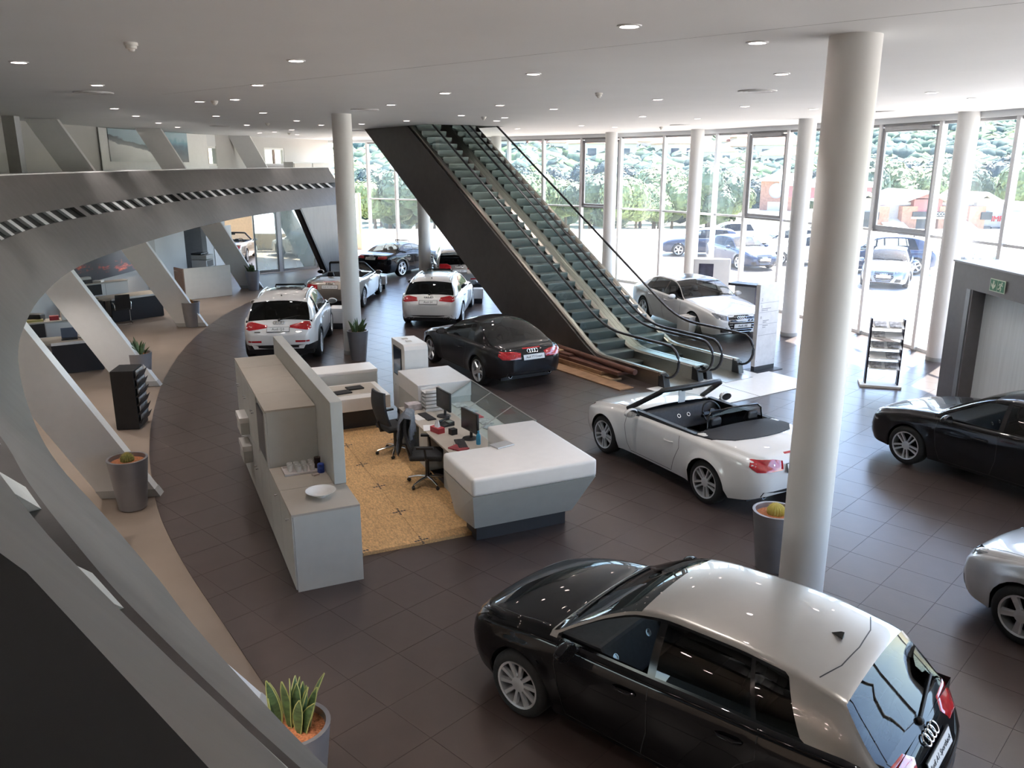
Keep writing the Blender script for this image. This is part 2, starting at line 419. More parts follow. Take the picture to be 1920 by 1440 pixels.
def make_car(S, name, label, cat='car', group=None):
    sh = car_shape(S); sec = sh['section']; L = S['L']; xm = S['xf'] + S['wb'] / 2; R = S['R']
    open_top = S.get('open')
    root = thing(name, label, cat, group=group)
    # stations
    xs = {0.0, L}
    n = 58
    for i in range(n + 1): xs.add(L * (.5 - .5 * math.cos(PI * i / n)) * .35 + L * i / n * .65)
    for c in sh['xw']:
        for q in range(13): xs.add(c + sh['Ra'] * math.cos(PI * q / 12) * .9995)
        xs.add(c - sh['Ra'] - .004); xs.add(c + sh['Ra'] + .004)
    marks = []
    def mk(x, sheared=True):
        v = solve_x(sh['shear'], x) if sheared else x
        marks.append(v); return v
    ws0, ws1 = (mk(S['ws'][0]), mk(S['ws'][1])) if not open_top else (None, None)
    rg0, rg1 = (mk(S['rg'][0]), mk(S['rg'][1])) if not open_top else (None, None)
    panes = [(mk(a, False), mk(b, False)) for a, b in S.get('dlo', [])]
    if open_top: oc0, oc1 = mk(S['cock'][0], False), mk(S['cock'][1], False)
    xs = sorted(xs)
    keep = []
    for x in xs:
        if all(abs(x - m) > .012 for m in marks) and (not keep or x - keep[-1] > .006): keep.append(x)
    xs = sorted(keep + list(set(marks)))
    nx = len(xs)
    # vertices
    secs = {}
    def vert(i, j, s):
        x = xs[i]
        t = 0.0 if j <= J_BELT else (1.0 if j >= J_R else (j - J_BELT) / (J_R - J_BELT))
        X = min(max(x + sh['shear'](x) * t, 0), L)
        k = round(X, 5)
        if k not in secs: secs[k] = sec(X)
        y, z = secs[k][j]
        return Vector((X - xm, s * y, z))
    nrow = NV + 1                                             # row 0 is the inner edge under the sill
    V = []; idx = {}
    for i in range(nx):
        for s in (1, -1):
            for j in range(-1, NV):
                if j == NV - 1 and s == -1: idx[(i, j, -1)] = idx[(i, j, 1)]; continue
                if j == -1:
                    p = vert(i, 0, s); p = Vector((p.x, p.y - s * .26 if abs(p.y) > .3 else p.y * .3, p.z + .02))
                else: p = vert(i, j, s)
                idx[(i, j, s)] = len(V); V.append(p)
    groups = {}
    def region(i, j, s):
        xc = (xs[i] + xs[i + 1]) / 2
        if j == -1: return 'under'
        if not open_top:
            if j >= J_R and ws0 <= xc <= ws1: return 'windscreen' if j >= J_RE - 1 else 'pillar'
            if j >= J_R and rg0 <= xc <= rg1 and j >= J_RE - 1: return 'rear_window'
            if J_G0 <= j < J_G1:
                for q, (a, b) in enumerate(panes):
                    if a <= xc <= b: return ('side_window', q, s)
            if panes and J_BELT <= j < J_R and panes[0][0] - .05 <= xc <= panes[-1][1] + .02: return 'trim'
            if 'two_tone' in S and j >= J_BELT and ws0 - .02 <= xc and xs[i] + sh['shear'](xs[i]) <= S['two_tone']: return 'roof'
        else:
            if oc0 <= xc <= oc1 and j >= S.get('open_j', J_R): return None
        if 'cladding' in S and j < S['cladding']: return 'cladding'
        return 'body'
    for i in range(nx - 1):
        for s in (1, -1):
            for j in range(-1, NV - 1):
                r = region(i, j, s)
                if r is None: continue
                q = [idx[(i, j, s)], idx[(i + 1, j, s)], idx[(i + 1, j + 1, s)], idx[(i, j + 1, s)]]
                if s == -1: q.reverse()
                groups.setdefault('roof' if (r == 'pillar' and 'two_tone' in S) else ('body' if r == 'pillar' else r), []).append(q)
    # nose and tail caps
    for i, sg in ((0, -1), (nx - 1, 1)):
        loop = [idx[(i, j, 1)] for j in range(0, NV)] + [idx[(i, j, -1)] for j in range(NV - 2, -1, -1)]
        zc = sum(V[k].z for k in loop) / len(loop); prev = loop
        for f, bl in ((.8, .018), (.55, .032), (.28, .04)):
            cur = []
            for k in loop:
                p = V[k]; cur.append(len(V)); V.append(Vector((p.x + sg * bl, p.y * f, zc + (p.z - zc) * f)))
            for q in range(len(loop)):
                w = (q + 1) % len(loop); fa = [prev[q], prev[w], cur[w], cur[q]]
                if sg > 0: fa.reverse()
                groups['body'].append(fa)
            prev = cur
        V.append(Vector((V[loop[0]].x + sg * .043, 0, zc)))
        for q in range(len(loop)):
            w = (q + 1) % len(loop); fa = [prev[q], prev[w], len(V) - 1]
            if sg > 0: fa.reverse()
            groups['body'].append(fa)
    bvh = BVHTree.FromPolygons([tuple(v) for v in V], [f for g in groups for f in groups[g]])
    def part(key, nm, material, smooth=55):
        fs = groups.get(key)
        if not fs: return None
        used = sorted({k for f in fs for k in f}); mp = {k: q for q, k in enumerate(used)}
        mb = MB(); mb.add([V[k] for k in used], [tuple(mp[k] for k in f) for f in fs])
        return mb.build(nm, material, root, smooth=smooth)
    body = part('body', 'body', S['paint']); part('under', 'wheel_arch_liner', M_BLACK)
    part('trim', 'window_trim', M_TRIM); part('cladding', 'sill_cladding', M_BLACK)
    if 'two_tone' in S: tag(part('roof', 'roof', S['paint2']), 'silver roof arch')
    part('windscreen', 'windscreen', M_CARGLASS); part('rear_window', 'rear_window', S.get('rglass', M_DARKGLASS))
    for q in range(len(panes)):
        for s in (1, -1):
            if s == S.get('open_side', 9) and q == S.get('open_pane', 0): continue
            part(('side_window', q, s), 'side_window', S.get('sglass', M_CARGLASS) if q == 0 else S.get('rsglass', S.get('sglass', M_CARGLASS)))
    # underbody
    mb = MB(); hw = S['W'] / 2 - .30
    mb.box(.25 - xm, L - .3 - xm, -hw, hw, .17, .24); mb.box(S['xf'] + R + .06 - xm, S['xf'] + S['wb'] - R - .06 - xm, -hw - .2, hw + .2, .19, .24)
    mb.build('underbody', M_BLACK, root)
    # wheels
    key = S.get('wheel', 'ten'); wk = (key, R)
    rr = S.get('rim', .225)
    if wk not in WHEELS:
        sp = {'ten': (5, .020, .040), 'five': (5, .045, 0), 'fine': (10, .018, 0), 'ten_wide': (10, .026, 0), 'seven': (7, .034, 0)}[key]
        WHEELS[wk] = make_wheel_meshes(key + str(int(R * 1000)), R, rr, sp)
    tyre, rim = WHEELS[wk]; tr = S['W'] / 2 - .115
    for xw in sh['xw']:
        for s in (1, -1):
            M = T(xw - xm, s * tr, R) @ (RZ(PI) if s == 1 else Matrix.Identity(4)) @ RY(random.random())
            w = link('wheel', tyre, root, M); link('rim', rim, w)
    # cabin
    zf = .22
    mb = MB()
    ck0 = S.get('cab', (S['ws'][0] + .05, S['rg'][0] + .35) if not open_top else S['cock']); c0, c1 = ck0[0] - xm, ck0[1] - xm
    yw = S['W'] / 2 - .13; zbelt = sh['sho']((ck0[0] + ck0[1]) / 2) - .02
    if not open_top:
        mb.add([(c0, -yw, zbelt), (c0, yw, zbelt), (c1, yw, zbelt), (c1, -yw, zbelt), (c0, -yw, zf), (c0, yw, zf), (c1, yw, zf), (c1, -yw, zf)], [(4, 5, 6, 7), (0, 1, 5, 4), (1, 2, 6, 5), (2, 3, 7, 6), (3, 0, 4, 7)])
        mb.build('cabin_lining', M_BLACK, root)
    dx = c0 + (.30 if not open_top else .02)
    mb = MB()
    zd = sh['sho'](ck0[0]) + .04
    mb.hexa([(dx - .35, -yw + .01, .55), (dx + .28, -yw + .01, .60), (dx + .28, yw - .01, .60), (dx - .35, yw - .01, .55)], [(dx - .35, -yw + .02, zd - .02), (dx + .10, -yw + .02, zd), (dx + .10, yw - .02, zd), (dx - .35, yw - .02, zd - .02)])
    mb.box(dx + .1, dx + 1.0, -.12, .12, zf, .56)
    db = mb.build('dashboard', M_DASH, root, bevel=.03)
    for y in (-.60, -.10, .10, .60):
        m2 = MB(); m2.lathe([(.034, 0), (.034, .010), (.027, .010), (.025, .003), (0, .003)], 16, 0, T(dx + .165, y, zd - .12) @ RY(PI / 2 - .55)); m2.build('air_vent', M_CHROME, db, smooth=40)
    mb = MB(); k = 24                                        # steering wheel on the right (+y)
    Ms = T(dx + .42, .37, zd - .06) @ RY(-.45)
    mb.tube([(0, .185 * math.cos(2 * PI * i / k), .185 * math.sin(2 * PI * i / k)) for i in range(k + 1)], .016, 7, 0, Ms, cap=False)
    mb.box(-.015, .02, -.18, .18, -.02, .025, 0, Ms); mb.box(-.015, .02, -.02, .02, -.18, 0, 0, Ms); mb.lathe([(.07, 0), (.06, .03), (0, .035)], 16, 0, Ms @ RY(PI / 2))
    mb.tube([(0, 0, 0), (-.3, 0, -.02)], .03, 8, 0, Ms)
    mb.build('steering_wheel', M_BLACK, root, smooth=40)
    seatx = [(dx + S.get('seat_dx', .88), S.get('seat_h', .58))] + ([(dx + S.get('seat_dx', .88) + .82, S.get('seat_h2', .40))] if S.get('rows', 2) > 1 else [])
    for k, (sx, bk) in enumerate(seatx):
        for y in (-.37, .37):
            mb = MB(); seat_mb(mb, sx, y, .24, bk, .28, 0, k == 0 or not S.get('low_rear')); mb.build('seat', S.get('seat', M_SEAT), root, bevel=.03, smooth=60)
    # ---- outside fittings
    X0 = -xm; X1 = L - xm; UX, UY, UZ = Vector((1, 0, 0)), Vector((0, 1, 0)), Vector((0, 0, 1))
    def rear(poly, nm, m, off=.004, dirx=-1, ang=0.0, rings=4, step=.035, par=None):
        D = Vector((dirx * math.cos(ang), math.sin(ang), 0)); U = Vector((-D.y, D.x, 0)).normalized()
        if U.y < 0: U = -U
        return decal(bvh, Vector((X1 + .3 if dirx < 0 else X0 - .3, 0, 0)), U, UZ, D, poly, nm, m, par or root, off, rings, step)
    def side(poly, s, nm, m, off=.004, rings=3, step=.04):
        return decal(bvh, Vector((X0, s * 2.0, 0)), UX, UZ, Vector((0, -s, 0)), poly, nm, m, root, off, rings, step)
    def topd(poly, nm, m, off=.004, rings=3, step=.05):
        return decal(bvh, Vector((X0, 0, 2.5)), UX, UY, Vector((0, 0, -1)), poly, nm, m, root, off, rings, step)
    # tail lamps: outline in (u across, z), mirrored
    if 'tail' in S:
        for s in (1, -1):
            an = S.get('tail_ang', .5)
            rear([(s * a, b) for a, b in S['tail']], 'tail_light', M_RED, .006, -1, -s * an)
    if 'head' in S:
        for s in (1, -1):
            rear([(s * a, b) for a, b in S['head']], 'headlight', M_LAMP, .006, 1, -s * S.get('head_ang', .5))
    # grille
    gz0, gz1 = S.get('grille', (.26, .66)); gw = S.get('grille_w', .36)
    gp = [(-gw * .62, gz0), (gw * .62, gz0), (gw, gz0 + (gz1 - gz0) * .55), (gw * .93, gz1), (-gw * .93, gz1), (-gw, gz0 + (gz1 - gz0) * .55)]
    gr = rear(gp, 'grille', M_TRIM, .003, 1)
    for k in range(S.get('slats', 6)):
        z = gz0 + (gz1 - gz0) * (k + .7) / (S.get('slats', 6) + .4); hwid = gw * (.66 + .3 * min(1, (z - gz0) / (gz1 - gz0) / .55)) - .02
        pts = [(X0 - .3, -hwid + 2 * hwid * q / 12, z) for q in range(13)]
        path = []
        for p in pts:
            loc, _, _, _ = bvh.ray_cast(Vector(p), UX)
            if loc is not None: path.append(loc - UX * .008)
        if len(path) > 2: mb = MB(); mb.tube(path, .006, 5); mb.build('grille_slat', M_CHROME, gr, smooth=60)
    for s in (1, -1):
        rear([(s * a, b) for a, b in ((.46, .28), (.70, .28), (.72, .40), (.52, .42))], 'air_intake', M_BLACK, .003, 1, -s * .35)
    # emblems
    def put(me, nm, y, z, dirx, off=.012, par=None):
        loc, nor, _, _ = bvh.ray_cast(Vector((X1 + 1 if dirx < 0 else X0 - 1, y, z)), Vector((dirx, 0, 0)))
        if loc is None: return None
        nx_ = Vector((-dirx, 0, 0)); nn = nor if nor.dot(nx_) > 0 else -nor
        nn = Vector((nn.x, 0, nn.z)).normalized()
        a = math.atan2(nn.z, nn.x * -dirx)
        M = Matrix.Translation(loc + nn * off) @ (RZ(0) if dirx < 0 else RZ(PI)) @ RY(-a)
        return link(nm, me, par or root, M)
    put(EMBLEM, 'emblem', 0, S['badge_r'], -1)
    if S.get('grille'): put(EMBLEM, 'emblem', 0, gz1 - .075, 1, .016)
    # plates with the model lettering
    pz = S['plate_r']
    pm = MB(); pm.box(-.006, .006, -.26, .26, -.056, .056); pm.box(-.008, .002, -.27, .27, -.066, .066, 1)
    pme = pm.mesh('show_plate', [M_PLATE, M_BLACK])
    for z, dr, txt in ((pz, -1, S.get('text')), (S.get('plate_f', .50), 1, S.get('text'))):
        if z is None: continue
        pl = put(pme, 'show_plate', 0, z, dr, .022)
        if pl and txt: link('plate_lettering', text_mesh(txt, .085 if len(txt) < 12 else .062, M_INK, .001), pl, T(.0075, 0, 0) @ RZ(PI / 2) @ RX(PI / 2))
    # bumper insert, exhausts
    if 'diff' in S:
        a, z0, z1 = S['diff']; rear([(-a, z0), (a, z0), (a * .93, z1), (-a * .93, z1)], 'rear_diffuser', M_BLACK, .006, -1, 0, 3, .05)
    for y, z in S.get('pipes', []):
        loc, _, _, _ = bvh.ray_cast(Vector((X1 + 1, y, z)), Vector((-1, 0, 0)))
        if loc is None: loc = Vector((X1 - .12, y, z))
        mb = MB(); mb.lathe([(.040, -.15), (.043, .03), (.036, .03), (.034, -.1), (0, -.1)], 20, 0, T(loc.x, y, z) @ RY(PI / 2)); mb.build('exhaust_pipe', M_CHROME, root, smooth=40)
    for nm, polys, m, ang in S.get('rear_extra', []):
        for s in ((1, -1) if polys[0][0] != 0 else (1,)):
            rear([(s * a, b) for a, b in polys], nm, m, .004, -1, -s * ang, 2)
    for poly in S.get('thirdlight', []): rear(poly, 'brake_light', M_RED, .008, -1, 0, 2)
    # doors: shut lines, handles
    for s in (1, -1):
        D = Vector((0, -s, 0))
        for line in S.get('seams', []):
            pts = []
            for q in range(len(line) - 1):
                a, b = line[q], line[q + 1]; k = max(2, int(math.dist(a, b) / .04))
                pts += [(X0 + a[0] + (b[0] - a[0]) * t / k, s * 2.0, a[1] + (b[1] - a[1]) * t / k) for t in range(k)]
            pts.append((X0 + line[-1][0], s * 2.0, line[-1][1]))
            ribbon(bvh, pts, D, .009, 'door_gap', M_BLACK, root)
        for hx, hz in S.get('handles', []):
            loc, nor, _, _ = bvh.ray_cast(Vector((X0 + hx, s * 2, hz)), D)
            if loc:
                mb = MB(); mb.tube([(loc.x - .10, loc.y, hz - .004), (loc.x - .06, loc.y + s * .028, hz), (loc.x + .06, loc.y + s * .030, hz + .004), (loc.x + .10, loc.y, hz + .004)], .014, 7); mb.build('door_handle', S.get('handle_mat', S['paint']), root, smooth=60)
        # mirror
        mx, mz = S['mirror']; loc, _, _, _ = bvh.ray_cast(Vector((X0 + mx, s * 2, mz - .04)), D)
        if loc:
            y = loc.y
            mb = MB(); mb.sphere((0, 0, 0), (.075, .125, .075), 14, 8); 
            for k, p in enumerate(mb.v): mb.v[k] = (min(p[0], .035), p[1], p[2] * (1 - .2 * p[1] * s / .125))
            o = mb.build('wing_mirror', S.get('mirror_mat', S['paint']), root, smooth=50); o.location = (X0 + mx, y + s * .15, mz + .05)
            mb = MB(); mb.lathe([(0.0, .0), (.06, .0)], 16, 0, T(.037, 0, 0) @ Matrix.Diagonal((1, 1.75, 1, 1)) @ RY(PI / 2)); mb.build('mirror_glass', M_CHROME, o)
            mb = MB(); mb.tube([(-.01, -s * .17, -.06), (0, -s * .08, -.03)], .022, 6); mb.build('mirror_arm', M_BLACK, o)
    # roof pieces
    if 'rails' in S:
        x0, x1, yy = S['rails']
        for s in (1, -1):
            path = []
            for q in range(17):
                x = x0 + (x1 - x0) * q / 16; loc, _, _, _ = bvh.ray_cast(Vector((X0 + x, s * yy, 3)), Vector((0, 0, -1)))
                if loc: path.append(loc + UZ * (.035 * min(1, 6 * min(q, 16 - q) / 16)))
            mb = MB(); mb.tube(path, .018, 7); mb.build('roof_rail', S.get('rail_mat', M_ALU), root, smooth=60)
    if 'sunroof' in S:
        x0, x1, hw2 = S['sunroof']; topd([(x0, -hw2), (x1, -hw2), (x1, hw2), (x0, hw2)], 'sunroof', M_TRIM, .006, 3, .08)
        if S.get('deflector'):
            mb = MB(); zt = sh['top'](x0) + .015
            mb.tube([(X0 + x0 - .02, -hw2 + .03, zt), (X0 + x0 + .06, -hw2 + .05, zt + .06), (X0 + x0 + .06, hw2 - .05, zt + .06), (X0 + x0 - .02, hw2 - .03, zt)], .022, 6); mb.build('sunroof_deflector', M_TRIM, root)
    if 'fin' in S:
        x = S['fin']; z = sh['top'](x) - .005; mb = MB()
        mb.add([(X0 + x - .06, 0, z), (X0 + x + .05, -.02, z - .004), (X0 + x + .05, .02, z - .004), (X0 + x + .055, 0, z + .05), (X0 + x + .03, 0, z + .047)], [(0, 4, 3, 1), (0, 2, 3, 4), (1, 3, 2)])
        mb.build('antenna_fin', M_BLACK, root, smooth=60)
    if 'wiper' in S:
        x, yy, x2, y2 = S['wiper']
        path = [];
        for q in range(9):
            t = q / 8; loc, _, _, _ = bvh.ray_cast(Vector((X0 + x + (x2 - x) * t, yy + (y2 - yy) * t, 3)), Vector((0, 0, -1)))
            if loc: path.append(loc + UZ * .012)
        mb = MB(); mb.tube(path, .011, 5); mb.sphere(path[0], .03, 8, 5); mb.build('rear_wiper', M_BLACK, root, smooth=60)
    if S.get('front_wipers', True) and not open_top:
        x = S['ws'][0] + .05
        for y0, y1 in ((-.55, .02), (.0, .55)):
            path = []
            for q in range(9):
                t = q / 8; loc, _, _, _ = bvh.ray_cast(Vector((X0 + x + .03 * t + .07 * abs(y0 + (y1 - y0) * t), y0 + (y1 - y0) * t, 3)), Vector((0, 0, -1)))
                if loc: path.append(loc + UZ * .012)
            mb = MB(); mb.tube(path, .010, 5); mb.build('wiper', M_BLACK, root)
    for line in S.get('top_seams', []):
        for s in (1, -1):
            pts = []
            for q in range(len(line) - 1):
                a, b = line[q], line[q + 1]; k = max(2, int(math.dist(a, b) / .05))
                pts += [(X0 + a[0] + (b[0] - a[0]) * t / k, s * (a[1] + (b[1] - a[1]) * t / k), 3.0) for t in range(k + 1)]
            ribbon(bvh, pts, Vector((0, 0, -1)), .009, 'panel_gap', M_BLACK, root)
    root['_bvh'] = 0
    del root['_bvh']
    return root, sh, bvh
# ------------------------------------------------------------------ the kinds of car on show
def hood_seam(x0, x1, y0, y1): return [(x0, y0), ((x0 + x1) / 2, (y0 + y1) / 2 + .04), (x1, y1)]
P_WHITE = paint('car_white', (0.78, 0.77, 0.75)); P_BLACK = paint('car_black', (0.004, 0.004, 0.005), 0.0, .3, .62)
P_GREY = paint('car_graphite', (0.014, 0.0135, 0.015), 0.3, .3, .9); P_SILVER = paint('car_silver', (0.42, 0.40, 0.37), 0.75, .32)
P_CHAMP = paint('car_champagne', (0.36, 0.32, 0.28), 0.7, .32); P_LIGHT = paint('car_ice_silver', (0.62, 0.62, 0.62), 0.5, .3)
P_BLUE = paint('car_blue', (0.025, 0.042, 0.09), 0.4); P_BLUEGREY = paint('car_blue_grey', (0.20, 0.26, 0.36), 0.6)
A1 = dict(L=3.954, W=1.746, wb=2.469, xf=.80, R=.312, rim=.218, wheel='ten_wide', paint=P_BLACK, paint2=P_SILVER, two_tone=3.72,
    top=[(0, .60), (.05, .69), (.14, .76), (.35, .835), (.65, .90), (.95, .95), (1.08, .968), (1.3, 1.10), (1.6, 1.275), (1.85, 1.375), (2.15, 1.418), (2.6, 1.422), (3.0, 1.40), (3.30, 1.352), (3.46, 1.315), (3.50, 1.27), (3.62, 1.13), (3.74, 1.00), (3.80, .94), (3.87, .88), (3.93, .80), (3.954, .70)],
    sho=[(0, .55), (.12, .65), (.4, .76), (.8, .855), (1.2, .90), (2.0, .925), (3.0, .955), (3.5, .955), (3.75, .90), (3.954, .66)],
    ws=(1.12, 1.86), rg=(3.47, 3.76), dlo=[(1.22, 2.06), (2.13, 2.92), (2.96, 3.28)], shear=[(0, 0), (1.9, 0), (2.1, -.02), (2.9, -.14), (3.3, -.24), (3.75, -.05), (3.954, 0)], tum=.50,
    tail=[(.50, .80), (.80, .80), (.86, .86), (.84, .93), (.56, .93), (.46, .88)], tail_ang=.45, head=[(.48, .60), (.78, .66), (.90, .76), (.84, .78), (.52, .70)], head_ang=.55,
    badge_r=.88, plate_r=.765, text='Audi A1 Sportback', grille=(.24, .66), seams=[[(1.22, .92), (1.20, .70), (1.26, .45), (1.30, .26)], [(2.10, .93), (2.11, .5), (2.05, .26)], [(2.98, .95), (2.98, .72), (2.86, .62), (2.72, .42), (2.62, .26)], [(1.30, .25), (2.6, .25)]],
    handles=[(1.90, .78), (2.78, .80)], mirror=(1.42, .92), fin=3.17, diff=(.62, .30, .42), pipes=[(-.45, .30)], wiper=(3.80, 0, 3.72, .55), open_side=-1, open_pane=0,
    top_seams=[hood_seam(.28, 1.06, .60, .70), [(3.34, 0), (3.32, .30), (3.25, .52)]], rear_extra=[('bumper_gap', [(0, .60), (.70, .60), (.70, .61), (-.70, .61), (-.70, .60)], M_BLACK, 0)], sglass=M_CARGLASS, rsglass=M_DARKGLASS, rglass=M_CARGLASS, crease=.012)
A3 = dict(A1, L=4.286, W=1.765, wb=2.578, xf=.865, paint=P_GREY, R=.318, wheel='ten', rim=.228,
    top=[(0, .60), (.05, .69), (.14, .76), (.38, .835), (.7, .90), (1.05, .95), (1.2, .968), (1.42, 1.09), (1.75, 1.27), (2.0, 1.37), (2.3, 1.415), (2.8, 1.423), (3.3, 1.40), (3.62, 1.345), (3.76, 1.30), (3.9, 1.16), (4.05, 1.0), (4.12, .92), (4.2, .86), (4.26, .78), (4.286, .70)],
    sho=[(0, .55), (.12, .65), (.45, .76), (.85, .85), (1.3, .89), (2.2, .92), (3.2, .95), (3.8, .95), (4.05, .89), (4.286, .66)],
    ws=(1.24, 2.02), rg=(3.74, 4.07), dlo=[(1.36, 2.24), (2.31, 3.14), (3.18, 3.58)], shear=[(0, 0), (2.1, 0), (2.3, -.02), (3.2, -.14), (3.6, -.24), (4.05, -.05), (4.286, 0)],
    seams=[[(1.34, .90), (1.32, .70), (1.36, .45), (1.42, .26)], [(2.28, .92), (2.29, .5), (2.22, .26)], [(3.2, .95), (3.2, .72), (3.05, .62), (2.9, .42), (2.8, .26)], [(1.42, .25), (2.8, .25)]], handles=[(2.05, .76), (3.0, .78)], mirror=(1.56, .91), fin=3.4,
    badge_r=.88, plate_r=.765, text='Audi A3', top_seams=[hood_seam(.28, 1.18, .60, .72)], wiper=(4.12, 0, 4.04, .55), rear_extra=[]); A3.pop('two_tone')
HATCH = dict(A3, open_side=9)
TTC = dict(L=4.187, W=1.842, wb=2.468, xf=.868, R=.325, rim=.245, wheel='five', paint=P_GREY, flare=.034, gap=.04, tum=.56, ledge=.10, crown=.085,
    plan=[(0, .56), (.012, .68), (.035, .79), (.075, .885), (.14, .955), (.24, .985), (.42, .965), (.62, .97), (.78, 1.0), (.88, .965), (.94, .90), (.978, .80), (1, .66)],
    top=[(0, .56), (.05, .64), (.16, .71), (.4, .785), (.8, .865), (1.2, .925), (1.36, .945), (1.55, 1.05), (1.85, 1.21), (2.1, 1.30), (2.4, 1.348), (2.65, 1.345), (2.9, 1.30), (3.25, 1.18), (3.6, 1.03), (3.80, .955), (3.98, .93), (4.09, .915), (4.15, .87), (4.187, .78)],
    sho=[(0, .51), (.12, .61), (.4, .71), (.8, .79), (1.3, .845), (2.2, .875), (3.2, .895), (3.7, .88), (4.0, .84), (4.187, .72)],
    ws=(1.40, 2.10), rg=(2.78, 3.74), dlo=[(1.50, 2.62), (2.66, 3.02)], shear=[(0, 0), (2.2, 0), (2.6, -.08), (3.0, -.30), (3.7, -.06), (4.187, 0)],
    tail=[(.40, .69), (.80, .69), (.90, .76), (.88, .85), (.56, .85), (.40, .81)], tail_ang=.5, head=[(.50, .56), (.80, .60), (.90, .70), (.84, .73), (.54, .66)], head_ang=.55,
    badge_r=.835, plate_r=.715, text='Audi TT Coup\u00e9', grille=(.22, .60), grille_w=.38, rows=1, seams=[[(1.46, .86), (1.42, .65), (1.48, .36), (1.54, .25)], [(2.72, .88), (2.74, .66), (2.62, .42), (2.55, .25)], [(1.54, .24), (2.55, .24)]],
    handles=[(2.50, .70)], mirror=(1.66, .885), diff=(.66, .26, .40), pipes=[(-.50, .30), (.50, .30)], thirdlight=[[(-.22, .885), (.22, .885), (.22, .903), (-.22, .903)]], handle_mat=P_GREY,
    top_seams=[hood_seam(.3, 1.32, .62, .72)], rear_extra=[('model_badge', [(.40, .765), (.46, .765), (.46, .785), (.40, .785)], M_CHROME, 0)], rglass=glassmat('fastback_glass', (.10, .11, .105), 2.1), sglass=glassmat('side_dark_glass', (.14, .15, .15), 1.6), crease=.004)
TTR = dict(TTC, paint=P_WHITE, handle_mat=P_WHITE, wheel='ten', rim=.235, text='Audi TT Roadster', open=True, cock=(1.62, 2.98), open_j=J_BELT + 3, dlo=[],
    top=[(0, .56), (.05, .64), (.16, .71), (.4, .785), (.8, .865), (1.2, .925), (1.5, .955), (1.62, .96), (2.2, .955), (3.0, .965), (3.6, .955), (3.98, .93), (4.09, .915), (4.15, .87), (4.187, .78)], crown=.05, mirror=(1.70, .885))
TTR.pop('shear')
Q3 = dict(L=4.385, W=1.831, wb=2.603, xf=.88, R=.355, rim=.235, wheel='five', paint=P_WHITE, gap=.05, tum=.42, cladding=2,
    top=[(0, .72), (.05, .82), (.14, .90), (.38, .98), (.7, 1.035), (1.05, 1.08), (1.18, 1.10), (1.4, 1.24), (1.7, 1.44), (1.95, 1.55), (2.3, 1.595), (2.8, 1.60), (3.3, 1.575), (3.62, 1.52), (3.78, 1.47), (3.9, 1.34), (4.10, 1.10), (4.16, 1.02), (4.25, .95), (4.33, .88), (4.385, .80)],
    sho=[(0, .66), (.12, .76), (.45, .89), (.85, .98), (1.3, 1.02), (2.2, 1.05), (3.2, 1.08), (3.8, 1.08), (4.1, 1.0), (4.25, .90), (4.385, .74)],
    low=[(0, .30), (.3, .24), (.7, .24), (3.7, .25), (4.1, .32), (4.385, .40)],
    ws=(1.22, 1.98), rg=(3.76, 4.12), dlo=[(1.34, 2.22), (2.29, 3.12), (3.16, 3.58)], shear=[(0, 0), (2.1, 0), (2.3, -.02), (3.2, -.12), (3.6, -.22), (4.1, -.05), (4.385, 0)],
    tail=[(.40, .90), (.78, .84), (.90, .88), (.90, 1.02), (.80, 1.03), (.42, .95)], tail_ang=.42, head=[(.48, .74), (.78, .78), (.90, .88), (.84, .91), (.52, .84)], head_ang=.5,
    badge_r=1.0, plate_r=.86, text='Audi Q3', grille=(.36, .80), plate_f=.62, seams=[[(1.32, 1.03), (1.30, .8), (1.36, .5), (1.42, .32)], [(2.25, 1.05), (2.26, .6), (2.20, .32)], [(3.14, 1.08), (3.14, .84), (3.02, .7), (2.9, .5), (2.8, .32)]], handles=[(2.04, .90), (2.98, .92)], mirror=(1.55, 1.05),
    diff=(.72, .36, .50), rails=(1.75, 3.55, .585), sunroof=(1.95, 2.75, .42), deflector=True, fin=3.45, rear_extra=[('rear_reflector', [(.46, .56), (.80, .56), (.80, .60), (.46, .61)], M_RED, .3), ('model_badge', [(.42, .80), (.56, .80), (.56, .825), (.42, .825)], M_CHROME, 0)],
    top_seams=[hood_seam(.3, 1.14, .62, .74)], wiper=(4.14, 0, 4.05, .5), rail_mat=M_ALU, rsglass=M_CARGLASS)
